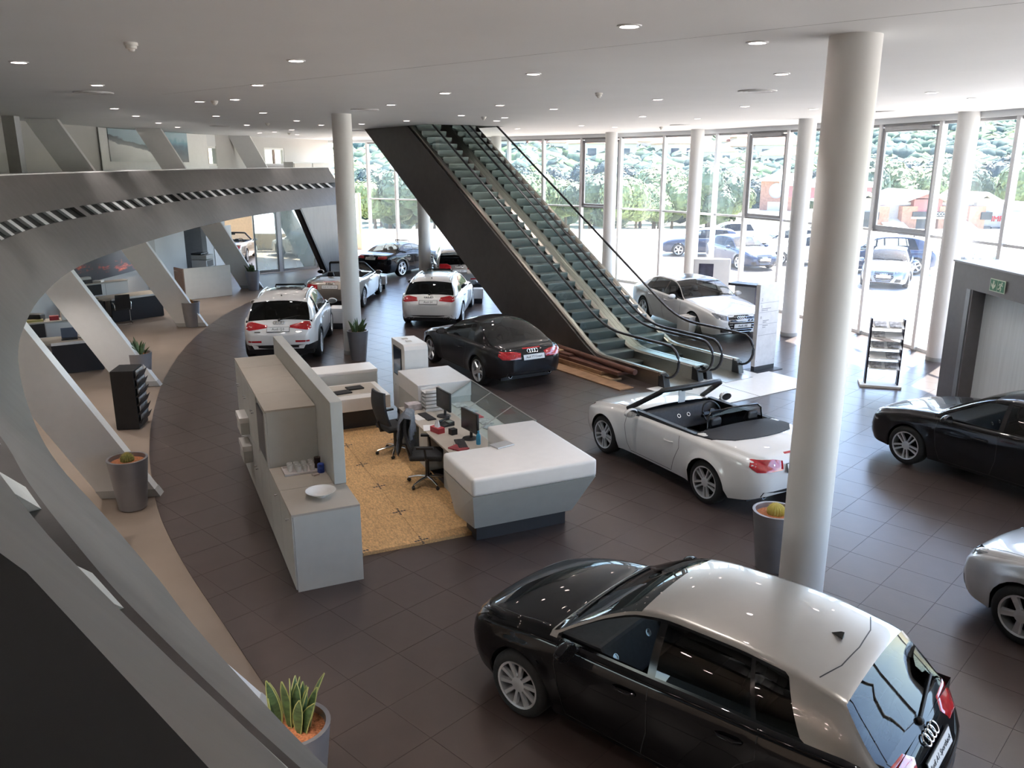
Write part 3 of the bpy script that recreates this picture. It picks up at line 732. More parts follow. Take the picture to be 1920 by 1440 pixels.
Q5 = dict(Q3, L=4.63, W=1.88, wb=2.807, xf=.89, R=.365, paint=paint('car_pewter', (0.40, 0.39, 0.38), .75, .3), text='Audi Q5',
    top=[(0, .72), (.05, .82), (.14, .90), (.4, .98), (.75, 1.035), (1.1, 1.08), (1.24, 1.10), (1.46, 1.24), (1.8, 1.46), (2.1, 1.58), (2.5, 1.64), (3.0, 1.65), (3.5, 1.62), (3.86, 1.56), (4.02, 1.50), (4.14, 1.38), (4.36, 1.10), (4.42, 1.02), (4.5, .95), (4.58, .88), (4.63, .80)],
    sho=[(0, .66), (.12, .76), (.45, .89), (.9, .98), (1.4, 1.02), (2.3, 1.05), (3.4, 1.08), (4.05, 1.08), (4.35, 1.0), (4.5, .90), (4.63, .74)],
    low=[(0, .30), (.3, .24), (.7, .24), (3.9, .25), (4.3, .32), (4.63, .40)], ws=(1.28, 2.12), rg=(4.0, 4.37), dlo=[(1.4, 2.35), (2.42, 3.32), (3.36, 3.8)], shear=[(0, 0), (2.2, 0), (2.4, -.02), (3.4, -.12), (3.8, -.22), (4.35, -.05), (4.63, 0)],
    tail=[(.42, .92), (.76, .92), (.90, .98), (.88, 1.12), (.62, 1.12), (.46, 1.04)], tail_ang=.35, rails=(1.9, 3.8, .60), sunroof=(2.1, 3.0, .42), deflector=False, fin=3.7, mirror=(1.62, 1.05), seams=[], handles=[(2.15, .9), (3.15, .92)], wiper=(4.4, 0, 4.3, .5), top_seams=[hood_seam(.3, 1.2, .62, .74)])
S4 = dict(L=4.721, W=1.826, wb=2.811, xf=.90, R=.328, rim=.24, wheel='five', paint=P_WHITE, tum=.48,
    top=[(0, .60), (.05, .69), (.14, .76), (.4, .835), (.8, .90), (1.2, .95), (1.36, .97), (1.6, 1.10), (1.95, 1.28), (2.25, 1.38), (2.6, 1.42), (3.1, 1.43), (3.6, 1.41), (4.0, 1.355), (4.14, 1.32), (4.26, 1.20), (4.44, 1.0), (4.50, .95), (4.6, .90), (4.68, .84), (4.721, .76)],
    sho=[(0, .55), (.12, .65), (.45, .76), (.9, .85), (1.4, .89), (2.3, .92), (3.5, .95), (4.1, .95), (4.4, .92), (4.6, .86), (4.721, .70)],
    ws=(1.40, 2.24), rg=(4.12, 4.46), dlo=[(1.52, 2.44), (2.51, 3.40), (3.44, 3.95)], shear=[(0, 0), (2.3, 0), (2.5, -.02), (3.5, -.14), (3.95, -.26), (4.44, -.05), (4.721, 0)],
    tail=[(.42, .82), (.78, .78), (.90, .82), (.90, .92), (.78, .95), (.50, .91)], tail_ang=.42, head=[(.48, .60), (.78, .64), (.90, .74), (.84, .77), (.52, .69)], head_ang=.5,
    badge_r=.905, plate_r=.775, text='Audi S4', grille=(.24, .66), seams=[[(1.50, .90), (1.48, .7), (1.54, .4), (1.6, .26)], [(2.47, .92), (2.48, .5), (2.42, .26)], [(3.42, .95), (3.42, .72), (3.25, .6), (3.1, .4), (3.0, .26)]], handles=[(2.25, .78), (3.22, .8)], mirror=(1.72, .92),
    diff=(.74, .27, .40), pipes=[(-.60, .33), (-.48, .33), (.48, .33), (.60, .33)], rails=(2.1, 3.95, .545), sunroof=(2.3, 3.2, .42), deflector=True, fin=3.85, mirror_mat=M_ALU, top_seams=[hood_seam(.3, 1.3, .62, .74)], wiper=(4.48, 0, 4.4, .5), rear_extra=[], rsglass=M_CARGLASS)
RS5 = dict(L=4.649, W=1.86, wb=2.751, xf=.90, R=.345, rim=.265, wheel='ten', paint=P_BLACK, tum=.56, ledge=.07,
    top=[(0, .60), (.05, .68), (.14, .74), (.4, .81), (.8, .87), (1.25, .93), (1.42, .95), (1.65, 1.07), (2.0, 1.24), (2.3, 1.33), (2.7, 1.37), (3.05, 1.355), (3.4, 1.28), (3.75, 1.13), (4.0, 1.02), (4.2, .985), (4.45, .965), (4.56, .945), (4.62, .88), (4.649, .78)],
    sho=[(0, .55), (.12, .64), (.45, .74), (.9, .82), (1.4, .87), (2.3, .91), (3.4, .945), (3.9, .95), (4.3, .93), (4.5, .88), (4.649, .72)],
    ws=(1.46, 2.28), rg=(3.12, 3.98), dlo=[(1.56, 2.62), (2.68, 3.42)], shear=[(0, 0), (2.3, 0), (2.7, -.08), (3.4, -.30), (4.0, -.06), (4.649, 0)],
    tail=[(.44, .80), (.78, .80), (.90, .84), (.90, .90), (.80, .93), (.48, .90)], tail_ang=.42, head=[(.48, .58), (.78, .62), (.90, .72), (.84, .75), (.52, .67)],
    badge_r=.905, plate_r=.81, text='Audi RS5', grille=(.24, .64), seams=[[(1.56, .88), (1.54, .66), (1.6, .4), (1.66, .26)], [(2.78, .92), (2.8, .66), (2.7, .4), (2.62, .26)]], handles=[(2.55, .77)], mirror=(1.76, .91), diff=(.72, .27, .42), pipes=[(-.52, .33), (.52, .33)], sunroof=(2.3, 2.75, .40), deflector=True, top_seams=[], rear_extra=[], rglass=M_CARGLASS)
A5C = dict(RS5, L=4.63, paint=P_CHAMP, open=True, cock=(1.72, 3.42), open_j=J_BELT + 3, dlo=[], crown=.05, text='Audi A5 Cabriolet', R=.33, rim=.24, mirror=(1.80, .90),
    top=[(0, .60), (.05, .68), (.14, .74), (.4, .81), (.8, .87), (1.25, .93), (1.5, .955), (1.72, .965), (2.5, .975), (3.4, .99), (3.9, .995), (4.2, .985), (4.42, .965), (4.54, .945), (4.6, .88), (4.63, .78)], thirdlight=[[(-.25, .952), (.25, .952), (.25, .968), (-.25, .968)]], tail=[(.48, .74), (.78, .72), (.90, .78), (.90, .88), (.80, .90), (.52, .87)], plate_r=.80, badge_r=.90, diff=(.7, .27, .36))
for k in ('sunroof', 'deflector', 'shear'): A5C.pop(k, None)
A8 = dict(L=5.137, W=1.949, wb=2.992, xf=.99, R=.352, rim=.25, wheel='ten', paint=P_WHITE, tum=.50, crown=.07,
    top=[(0, .64), (.05, .73), (.14, .79), (.4, .855), (.9, .93), (1.4, .985), (1.56, 1.005), (1.8, 1.13), (2.15, 1.33), (2.45, 1.425), (2.8, 1.46), (3.3, 1.46), (3.7, 1.41), (4.05, 1.28), (4.35, 1.12), (4.55, 1.06), (4.8, 1.04), (4.98, 1.02), (5.08, .96), (5.137, .84)],
    sho=[(0, .58), (.12, .69), (.45, .80), (.9, .875), (1.5, .925), (2.4, .965), (3.6, 1.0), (4.3, 1.01), (4.7, .98), (5.0, .90), (5.137, .76)],
    ws=(1.60, 2.44), rg=(3.72, 4.42), dlo=[(1.72, 2.72), (2.79, 3.62), (3.66, 4.02)], shear=[(0, 0), (2.5, 0), (2.8, -.02), (3.6, -.16), (4.0, -.26), (4.5, -.06), (5.137, 0)],
    tail=[(.44, .84), (.78, .82), (.92, .86), (.92, .94), (.80, .97), (.48, .95)], tail_ang=.42, head=[(.50, .60), (.82, .66), (.98, .78), (.90, .80), (.52, .72)], head_ang=.5,
    badge_r=.97, plate_r=.87, text='Audi A8', grille=(.24, .74), grille_w=.44, slats=7, plate_f=.46, seams=[[(1.70, .94), (1.68, .72), (1.74, .4), (1.8, .26)], [(2.75, .97), (2.76, .5), (2.7, .26)], [(3.80, 1.0), (3.80, .76), (3.62, .6), (3.45, .4), (3.35, .26)]], handles=[(2.52, .82), (3.52, .85)], mirror=(1.95, .96), sunroof=(2.55, 3.25, .43), deflector=False, top_seams=[hood_seam(.3, 1.5, .66, .80)], rear_extra=[], sglass=M_CARGLASS, front_wipers=False)

def finish_roadster(root, sh, S, roll=True):
    """windscreen arch, cockpit tub, tonneau, wind deflector"""
    xm = S['xf'] + S['wb'] / 2; c0, c1 = S['cock'][0] - xm, S['cock'][1] - xm
    yo = S['W'] / 2 - .17; zb = .90
    mb = MB(); zt = sh['top'](S['cock'][0] + .4) - .03
    ya = S['W'] / 2 - .20
    # tub: floor, sides and rear bulkhead
    mb.box(c0 - .05, c1, -ya, ya, .20, .24); mb.box(c0 - .05, c1, -ya - .08, -ya, .22, zt); mb.box(c0 - .05, c1, ya, ya + .08, .22, zt); mb.box(c1 - .02, c1 + .10, -ya, ya, .22, zt + .01)
    mb.build('cockpit_tub', M_BLACK, root)
    # windscreen frame
    x0, x1, z1 = c0 - .26, c0 + .42, S.get('hz', 1.31); z0 = sh['sho'](S['cock'][0]) + .035; yb, yt = S['W'] / 2 - .13, S['W'] / 2 - .33
    arch = []
    for q in range(8): t = q / 7; arch.append((x0 + (x1 - .10 - x0) * t, -(yb + (yt + .03 - yb) * t), z0 + (z1 - .03 - z0) * t))
    for q in range(13): t = q / 12; y = -yt + 2 * yt * t; arch.append((x1 - .09 * (y / yt) ** 2, y, z1 + .025 * (1 - (y / yt) ** 2)))
    for q in range(8): t = 1 - q / 7; arch.append((x0 + (x1 - .10 - x0) * t, yb + (yt + .03 - yb) * t, z0 + (z1 - .03 - z0) * t))
    mb = MB(); mb.tube(arch, .042, 9); mb.build('windscreen_frame', M_BLACK, root, smooth=60)
    mb = MB(); vs = []; fs = []; nu, nv = 12, 5
    for j in range(nv + 1):
        t = j / nv
        for i in range(nu + 1):
            s = -1 + 2 * i / nu; yy = yb + (yt - yb) * t - .02
            vs.append((x0 + (x1 - .06 - x0) * t - .16 * (1 - s * s) * (1 - t) - .0 * s, s * yy, z0 + (z1 - .02 - z0) * t + .03 * (1 - s * s)))
    for j in range(nv):
        for i in range(nu): a = j * (nu + 1) + i; fs.append((a, a + 1, a + nu + 2, a + nu + 1))
    mb.add(vs, fs); mb.build('windscreen', M_GLASS, root, smooth=60)
    mb = MB(); mb.box(x1 - .2, x1 - .17, -.11, .11, z1 - .10, z1 - .03); mb.build('rear_view_mirror', M_BLACK, root, bevel=.01)
    return x1, z1
# ------------------------------------------------------------------ the building
ZC = 5.88                                            # ceiling
def M_floor_tile():
    m = mat('floor_tile', (0.066, 0.047, 0.042), 0.31, var=0.10, scale=3.0, bump=0.03, bscale=25, spec=0.8); return m
M_TILE = M_floor_tile()
M_JOINT = mat('tile_joint', (0.030, 0.026, 0.025), 0.8)
M_BEIGE = mat('beige_stone_floor', (0.26, 0.205, 0.165), 0.45, var=0.08, scale=1.2, bump=0.02, bscale=20)
M_CEIL = mat('ceiling_plaster', (0.79, 0.81, 0.82), 0.7, var=0.015, scale=1.0)
M_BAND = mat('grey_panel_cladding', (0.120, 0.113, 0.110), 0.42, 0.35, var=0.10, scale=6, stretch=(1, 1, .25), bump=0.03, bscale=90)
M_WALL = mat('wall_white', (0.72, 0.73, 0.73), 0.65, var=0.02, scale=1.5)
M_WALL2 = mat('wall_warm_grey', (0.52, 0.51, 0.49), 0.65, var=0.03, scale=1.5)
M_FRAME = mat('facade_frame', (0.72, 0.72, 0.72), 0.4, 0.2, var=0.03)
M_GREYFR = mat('facade_frame_grey', (0.36, 0.36, 0.37), 0.4, 0.4, var=0.04)
M_PANE = glassmat('facade_glass', (0.96, 0.98, 0.98), 1.33, haze=.010, hazecol=(.85, .9, 1.0), translucent=True)  # pale translucent veil mixed in for the outdoor haze and glare
M_COL = mat('column_paint', (0.76, 0.75, 0.73), 0.5, var=0.02, scale=2)

def clip_convex(poly, clip):
    """poly clipped by a convex polygon (counter-clockwise)"""
    out = poly
    n = len(clip)
    for i in range(n):
        a, b = clip[i], clip[(i + 1) % n]; inp, out = out, []
        if not inp: return []
        def side(p): return (b[0] - a[0]) * (p[1] - a[1]) - (b[1] - a[1]) * (p[0] - a[0])
        for k in range(len(inp)):
            p, q = inp[k], inp[(k + 1) % len(inp)]; sp, sq = side(p), side(q)
            if sp >= 0: out.append(p)
            if (sp >= 0) != (sq >= 0):
                t = sp / (sp - sq); out.append((p[0] + (q[0] - p[0]) * t, p[1] + (q[1] - p[1]) * t))
    return out

# facade line in plan, from behind the viewer's right shoulder round to the far left
FAC = [(12.6, -4.0), (12.5, 4.0), (12.1, 11.0), (11.3, 17.5), (10.75, 20.5), (10.05, 23.3), (9.05, 26.2), (7.8, 29.1), (6.1, 31.9), (3.9, 34.7), (1.3, 37.2), (-2.0, 39.9), (-5.5, 42.4), (-9.5, 44.8)]
def catmull(P, n=8):
    out = []
    for i in range(len(P) - 1):
        p0 = Vector(P[max(i - 1, 0)]); p1 = Vector(P[i]); p2 = Vector(P[i + 1]); p3 = Vector(P[min(i + 2, len(P) - 1)])
        for k in range(n):
            t = k / n; out.append(.5 * ((2 * p1) + (-p0 + p2) * t + (2 * p0 - 5 * p1 + 4 * p2 - p3) * t * t + (-p0 + 3 * p1 - 3 * p2 + p3) * t ** 3))
    out.append(Vector(P[-1])); return out
FACC = catmull(FAC, 6)
# floor arc between the dark hall and the beige strip
ARC = [(-0.4, 3.6), (-1.0, 4.8), (-1.83, 6.02), (-2.3, 6.69), (-3.07, 7.79), (-3.81, 8.84), (-4.47, 9.85), (-5.07, 10.88), (-5.8, 12.37), (-6.37, 13.67), (-7.04, 15.41), (-7.95, 18.2), (-8.75, 21.6), (-9.25, 25.3), (-9.3, 28.2), (-9.05, 31.8), (-8.55, 35.4), (-7.9, 39.0), (-7.2, 42.6)]
ARCC = catmull(ARC, 3)

# --- floor: beige slab all over, dark tiles laid on it inside the arc
mb = MB(); mb.box(-26, 14, -8, 52, -.30, -.012)
floor = struct(mb.build('floor', M_BEIGE))
dark = [(-.4, -6.0), (12.2, -6.0)] + [(p.x, p.y) for p in FACC if p.y > -4 and p.x > -6.6] 
dark += [(p.x, p.y) for p in reversed(ARCC)]
# the dark region is not quite convex: clip each tile by two convex halves' test instead
def inside_poly(p, poly):
    c = False; n = len(poly)
    for i in range(n):
        a, b = poly[i], poly[(i + 1) % n]
        if (a[1] > p[1]) != (b[1] > p[1]) and p[0] < (b[0] - a[0]) * (p[1] - a[1]) / (b[1] - a[1]) + a[0]: c = not c
    return c
mb = MB(); mb.prism(dark, -.012, -.003); jb = mb.build('tile_bed', M_JOINT, floor)
TS = .595; TA = math.radians(-43.7); TO = G(1520 + 795 / 4.8, 940 + 593 / 4.8)
tu = Vector((math.cos(TA), math.sin(TA))); tv = Vector((-tu.y, tu.x)); g = .0022
tm = MB(); tm.box(g, TS - g, g, TS - g, -.004, 0); tile_me = tm.mesh('tile', M_TILE)
arc_hull = [(p.x, p.y) for p in ARCC]
whole = []; cut = []
for i in range(-75, 75):
    for j in range(-75, 75):
        o = Vector((TO.x, TO.y)) + tu * (i * TS) + tv * (j * TS)
        cs = [o, o + tu * TS, o + tu * TS + tv * TS, o + tv * TS]
        ins = [inside_poly(c, dark) for c in cs]
        if all(ins):
            c = (cs[0] + cs[2]) / 2; whole.append((o, c))
        elif any(ins): cut.append([o + tu * g + tv * g, o + tu * (TS - g) + tv * g, o + tu * (TS - g) + tv * (TS - g), o + tu * g + tv * (TS - g)])
def in_view(c):
    if c.y < 1: return 1e9
    d = c.y * _c + CAM_H * _s; x = 960 + F_PX * c.x / d; y = 720 - F_PX * (c.y * _s - CAM_H * _c) / d
    return math.hypot(c.x, c.y) if -20 < x < 1940 and y < 1460 else 1e6 + c.length
whole.sort(key=lambda w: in_view(w[1]))
for k, (o, c) in enumerate(whole[:300]):
    link('tile', tile_me, floor, T(o.x, o.y, 0) @ RZ(TA))
mb = MB()
for o, c in whole[300:]:
    mb.box(g, TS - g, g, TS - g, -.004, 0, 0, T(o.x, o.y, 0) @ RZ(TA))
left_side = [(p.x, p.y) for p in ARCC] 
for q in cut:
    poly = [(p.x, p.y) for p in q]
    # cut along the arc or the facade by shrinking to the inside
    cc = sum((Vector(p) for p in poly), Vector((0, 0))) / 4
    nearest = min(range(len(dark)), key=lambda i: (Vector(dark[i]) - cc).length)
    for i in ((nearest - 1) % len(dark), nearest):
        a, b = Vector(dark[i]), Vector(dark[(i + 1) % len(dark)]); out = []
        def sd(p): return (b.x - a.x) * (p[1] - a.y) - (b.y - a.y) * (p[0] - a.x)
        for k in range(len(poly)):
            p, r = poly[k], poly[(k + 1) % len(poly)]; sp, sr = sd(p), sd(r)
            if sp >= 0: out.append(p)
            if (sp >= 0) != (sr >= 0):
                t = sp / (sp - sr); out.append((p[0] + (r[0] - p[0]) * t, p[1] + (r[1] - p[1]) * t))
        poly = out
        if len(poly) < 3: break
    if len(poly) >= 3: mb.prism(poly, -.004, 0)
rest = mb.build('distant_tiling', M_TILE, floor); rest['kind'] = 'stuff'

# --- ceiling with the opening over the escalators (frame of the escalators: a along, r across)
EA = math.radians(123.0); ED = Vector((math.cos(EA), math.sin(EA), 0)); ER = Vector((ED.y, -ED.x, 0)); E0 = Vector((3.22, 17.40, 0))
def ep(a, r, z): return E0 + ED * a + ER * r + Vector((0, 0, z))
outline = [(-30, -8), (13.0, -8), (12.9, -4)] + [(p.x + .30, p.y + .22) for p in FACC[1:]] + [(-12, 46.5), (-30, 47)]
HA0, HA1, HR0, HR1 = 10.6, 17.2, -.12, 2.78
mb = MB()
for a0, a1, r0, r1 in ((-60, HA0, -60, 60), (HA1, 60, -60, 60), (HA0, HA1, -60, HR0), (HA0, HA1, HR1, 60)):
    q = [ep(a0, r0, 0), ep(a0, r1, 0), ep(a1, r1, 0), ep(a1, r0, 0)]
    poly = clip_convex([(p.x, p.y) for p in q], outline)
    if len(poly) > 2: mb.prism(poly, ZC, ZC + .35)
ceiling = struct(mb.build('ceiling', M_CEIL))
mb = MB()
for a0, a1, r0, r1 in ((HA0 - .1, HA0, HR0, HR1), (HA1, HA1 + .1, HR0, HR1), (HA0 - .1, HA1 + .1, HR0 - .1, HR0), (HA0 - .1, HA1 + .1, HR1, HR1 + .1)):
    q = [ep(a0, r0, 0), ep(a0, r1, 0), ep(a1, r1, 0), ep(a1, r0, 0)]; mb.prism([(p.x, p.y) for p in q], ZC + .33, ZC + 3.2)
q = [ep(HA0 - .1, HR0 - .1, 0), ep(HA0 - .1, HR1 + .1, 0), ep(HA1 + .1, HR1 + .1, 0), ep(HA1 + .1, HR0 - .1, 0)]; mb.prism([(p.x, p.y) for p in q], ZC + 3.2, ZC + 3.3)
struct(mb.build('wall_opening_light_block', M_CEIL))  # closed box added over the opening to keep light from above out
mb = MB(); p0, p1 = G(960, 107, ZC), G(1925, 4, ZC); mb.tube([(p0.x - 6, p0.y - 6 * (p1.y - p0.y) / (p1.x - p0.x), ZC), (p1.x, p1.y, ZC)], .002, 4); mb.build('ceiling_joint', M_GREYFR, ceiling)

# --- columns
M_SKIRT = mat('column_skirt', (0.42, 0.42, 0.41), 0.5, var=.03)
def column(x, y, label, r=.235):
    t = thing('column', label, 'column', (x, y, 0))
    mb = MB(); mb.lathe([(r, .10), (r, ZC)], 40); mb.build('shaft', M_COL, t, smooth=60)
    mb = MB(); mb.lathe([(r + .006, 0), (r + .006, .10), (r, .10)], 40); mb.build('skirting', M_SKIRT, t, smooth=40)
    return t
column(3.17, 8.14, 'white round column rising behind the two-tone hatchback, nearest of all columns')
b = G(663, 662); column(b.x, b.y, 'white round column beside the sansevieria planter and the white compact SUV')
column(10.55, 19.9, 'white round column behind the grey lift portal at the right edge')
column(7.9, 23.0, 'white round column between the white sedan and the brochure stand')
P = G(1308, 245, ZC); column(P.x - .25, P.y - 1.2, 'white round column behind the white screen kiosk and the white sedan')
P = G(1145, 250, ZC); column(P.x - .1, P.y - 1.2, 'white round column at the glass wall, right of the escalator handrails')
column(-.7, 38.2, 'white round column half hidden by the top of the escalator', .225)
P = ray(797, 500) * 31.8; column(P.x, P.y, 'white round column in front of the black coupe under the escalator')

# --- glass wall
TOPZ, MIDZ = 5.74, 2.95
def fac_hit(px):
    """where the sight line of pixel column px (at eye height) meets the facade line"""
    d = Vector((ray(px, HOR).x, ray(px, HOR).y))
    best = None
    for i in range(len(FACC) - 1):
        a, b = FACC[i], FACC[i + 1]; e = b - a; den = d.x * e.y - d.y * e.x
        if abs(den) < 1e-9: continue
        t = (a.x * e.y - a.y * e.x) / den; s = (a.x * d.y - a.y * d.x) / den
        if t > 0 and -1e-6 <= s <= 1.000001: best = a + e * s
    return best
mpx = [690, 742, 800, 858, 905, 955, 1020, 1092, 1165, 1246, 1345, 1404, 1478, 1560, 1650, 1762, 1905]
mull = [fac_hit(p) for p in mpx if fac_hit(p) is not None]
k = next(i for i in range(len(FACC)) if FACC[i].y > mull[-1].y)
# carry the wall on towards the viewer's right, outside the picture
s = 0; last = mull[-1]; path = [p for p in FACC[:k]][::-1]
for p in path:
    if (p - last).length > 1.9: mull.append(p.copy()); last = p
GREY_BAYS = {7: 1, 11: 1, 14: 1}
for i in range(len(mull) - 1):
    a, b = mull[i], mull[i + 1]; d = (b - a); Lb = d.length; ang = math.atan2(d.y, d.x)
    w = bpy.data.objects.new('window_%d' % (i + 1), None); COL.objects.link(w); w.location = (a.x, a.y, 0); w.rotation_euler = (0, 0, ang); struct(w)
    fr = M_FRAME
    mb = MB(); mb.box(-.06, .06, -.10, .06, 0, TOPZ); mb.build('mullion', fr, w, bevel=.008)
    mb = MB(); mb.box(.05, Lb - .05, -.04, .04, TOPZ - .07, TOPZ); mb.build('head_rail', M_GREYFR, w)
    mb = MB(); mb.box(.05, Lb - .05, -.04, .05, MIDZ - .035, MIDZ + .035); mb.build('transom', M_GREYFR if i in GREY_BAYS else fr, w)
    mb = MB(); mb.box(.05, Lb - .05, -.05, .05, 0, .09); mb.build('sill_rail', fr, w)
    mb = MB(); mb.box(.05, Lb - .05, -.006, .006, .09, MIDZ - .035); mb.build('pane', M_PANE, w)
    mb = MB(); mb.box(.05, Lb - .05, -.006, .006, MIDZ + .035, TOPZ - .07); mb.build('pane', M_PANE, w)
    if i in GREY_BAYS:                                   # an opening sash with its own grey frame and actuator
        mb = MB(); z0, z1 = MIDZ + .04, TOPZ - .10; t = .10
        mb.box(.06, .06 + t * 1.3, -.06, -.01, z0, z1); mb.box(Lb - .06 - t, Lb - .06, -.06, -.01, z0, z1); mb.box(.06, Lb - .06, -.06, -.01, z0, z0 + t); mb.box(.06, Lb - .06, -.06, -.01, z1 - t, z1)
        mb.build('opening_sash', M_GREYFR, w)
        mb = MB(); mb.box(.25, Lb - .25, -.16, -.05, TOPZ - .16, TOPZ - .07); mb.build('sash_actuator', M_GREYFR, w, bevel=.01)
mb = MB()
for i in range(len(FACC) - 1):
    a, b = FACC[i], FACC[i + 1]; mb.hexa([(a.x - .15, a.y - .1, TOPZ), (a.x + .25, a.y + .2, TOPZ), (b.x + .25, b.y + .2, TOPZ), (b.x - .15, b.y - .1, TOPZ)], [(a.x - .15, a.y - .1, ZC + .02), (a.x + .25, a.y + .2, ZC + .02), (b.x + .25, b.y + .2, ZC + .02), (b.x - .15, b.y - .1, ZC + .02)])
struct(mb.build('trim_1', M_CEIL))

# --- mezzanine: leaning grey band along a curve
LOW = [(1.9, .2), (0.6, .95), (-0.02, 1.50), (-.54, 2.02), (-.85, 2.36), (-1.22, 2.79), (-1.52, 3.17), (-2.07, 3.83), (-2.65, 4.51), (-3.17, 5.21), (-3.9, 6.31), (-4.59, 7.45), (-5.2, 8.6), (-6.11, 10.55), (-7.13, 13.24), (-7.73, 15.77), (-8.24, 19.46), (-8.62, 23.5), (-8.62, 27.5), (-8.1, 31.45), (-7.5, 34.2), (-6.95, 36.2)]
LC = catmull(LOW, 4)
def normal(C, i):
    d = (C[min(i + 1, len(C) - 1)] - C[max(i - 1, 0)]).normalized(); return Vector((-d.y, d.x))     # away from the hall
for i in range(len(LC)):
    pass
nrm = [normal(LC, i) for i in range(len(LC))]
if nrm[20].x > 0: nrm = [-n for n in nrm]
Z_LOW, Z_S0, Z_S1, Z_TOP = 3.05, 3.74, 3.93, 4.545
HEAD = {0: (.35, -.30), 1: (.22, -.12), 2: (.10, .03), 3: (.005, .125), 4: (-.0726, .1965), 5: (-.227, .348)}
def off(z): return (z - Z_LOW) / (Z_TOP - Z_LOW) * 0.99
def bp(i, z, inset=0.0):
    i0 = int(i); f = i - i0; i1 = min(i0 + 1, len(LC) - 1)
    L = LC[i0].lerp(LC[i1], f); n = nrm[i0].lerp(nrm[i1], f).normalized(); p = L + n * (off(z) + inset)
    if i < 6 and z > Z_S1:                               # the parapet head tightens beside the viewer
        q = [Vector(HEAD[k]) if k in HEAD else LC[k] + nrm[k] * off(Z_TOP) for k in (i0, i1)]; h = q[0].lerp(q[1], f); s = L + n * off(Z_S1)
        p = s.lerp(h, (z - Z_S1) / (Z_TOP - Z_S1)) + n * inset
    return (p.x, p.y, z)
NB = len(LC)
balc = bpy.data.objects.new('mezzanine', None); COL.objects.link(balc); tag(balc, 'long curved grey mezzanine balustrade with a slot of slanting fins', 'balustrade')
def strip(z0, z1, name, i0=0, i1=None, inset=0.0, material=M_BAND, parent=balc, th=.10):
    i1 = NB - 1 if i1 is None else i1; n = (i1 - i0) * 2
    vs = []; fs = []
    for k in range(n + 1):
        i = i0 + (i1 - i0) * k / n
        vs += [bp(i, z0, inset), bp(i, z1, inset), bp(i, z1, inset + th), bp(i, z0, inset + th)]
        if k:
            o = 4 * (k - 1); q = 4 * k
            for e in range(4): fs.append((o + e, o + (e + 1) % 4, q + (e + 1) % 4, q + e))
    fs += [(0, 1, 2, 3), (4 * n + 3, 4 * n + 2, 4 * n + 1, 4 * n)]
    m = MB(); m.add(vs, fs); return m.build(name, material, parent, smooth=30)
strip(Z_LOW, Z_S0, 'lower_band'); strip(Z_S1, Z_TOP, 'upper_band')
M_SLOT = mat('slot_dark', (0.01, 0.01, 0.01), 0.6)
strip(Z_S0 - .02, Z_S1 + .02, 'slot_back', inset=.09, material=M_SLOT, th=.05)
M_COPING = mat('coping_white', (0.62, 0.62, 0.62), 0.5); M_COPD = mat('coping_shaded', (0.030, 0.029, 0.029), 0.7, var=.1)  # dark coping colour stands in for the shade beside the viewer
def coping(i0, i1, name, material):
    vs = []; fs = []; n = int((i1 - i0) * 2)
    for k in range(n + 1):
        i = i0 + (i1 - i0) * k / n
        a = Vector(bp(i, Z_TOP, 0)); b = Vector(bp(i, Z_TOP, .42))
        vs += [a, a + Vector((0, 0, .02)), b + Vector((0, 0, .02)), b]
        if k:
            o = 4 * (k - 1); q = 4 * k
            for e in range(4): fs.append((o + e, o + (e + 1) % 4, q + (e + 1) % 4, q + e))
    fs += [(0, 1, 2, 3), (4 * n + 3, 4 * n + 2, 4 * n + 1, 4 * n)]
    m = MB(); m.add(vs, fs); return m.build(name, material, balc)
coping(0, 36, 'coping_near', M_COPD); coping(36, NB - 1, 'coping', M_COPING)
# inner face of the parapet
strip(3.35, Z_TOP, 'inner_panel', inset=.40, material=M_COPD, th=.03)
# slot pieces: gaps between groups and slanting light fins
M_FIN = mat('slot_fin', (0.55, 0.56, 0.56), 0.35, 0.2)
cum = [0.0]
for i in range(1, NB): cum.append(cum[-1] + (LC[i] - LC[i - 1]).length)
def at_len(s):
    for i in range(1, NB):
        if cum[i] >= s: return i - 1 + (s - cum[i - 1]) / (cum[i] - cum[i - 1])
    return NB - 1.001
s = .15; step = .74
cnt = 0
while s < cum[-1] - .3:
    grp = cnt % 9
    i = at_len(s)
    if grp == 8:
        w0, w1, mt, nm, sl = .0, .30, M_BAND, 'slot_bridge', .26
    else:
        w0, w1, mt, nm, sl = .0, .22, M_FIN, 'slot_fin', .26
    a0, a1 = at_len(s), at_len(s + w1); b0, b1 = at_len(max(.01, s - sl)), at_len(max(.02, s + w1 - sl))
    q0 = -.0 if grp == 8 else .015
    m = MB(); m.hexa([bp(a0, Z_S0, q0), bp(a1, Z_S0, q0), bp(a1, Z_S0, .085), bp(a0, Z_S0, .085)], [bp(b0, Z_S1, q0), bp(b1, Z_S1, q0), bp(b1, Z_S1, .085), bp(b0, Z_S1, .085)])
    m.build(nm, mt, balc); s += step; cnt += 1
# slab behind the band
outer = []
m = MB(); vs = []; fs = []
for i in range(NB):
    p = Vector(bp(i, Z_LOW + .0, .38)); n = nrm[i]
    q = Vector((p.x + n.x * 16, p.y + n.y * 16, p.z)) if i < 8 else Vector((-26, p.y, p.z))
    vs += [(p.x, p.y, 3.08), (q.x, q.y, 3.08), (q.x, q.y, 3.36), (p.x, p.y, 3.36)]
    if i:
        o = 4 * (i - 1); k = 4 * i
        for e in range(4): fs.append((o + e, o + (e + 1) % 4, k + (e + 1) % 4, k + e))
m.add(vs, fs); struct(m.build('floor_mezzanine', mat('mezzanine_slab', (.5, .49, .47), .6)))
# end wall: the band runs down to the floor at its far end, cut by a slanting edge

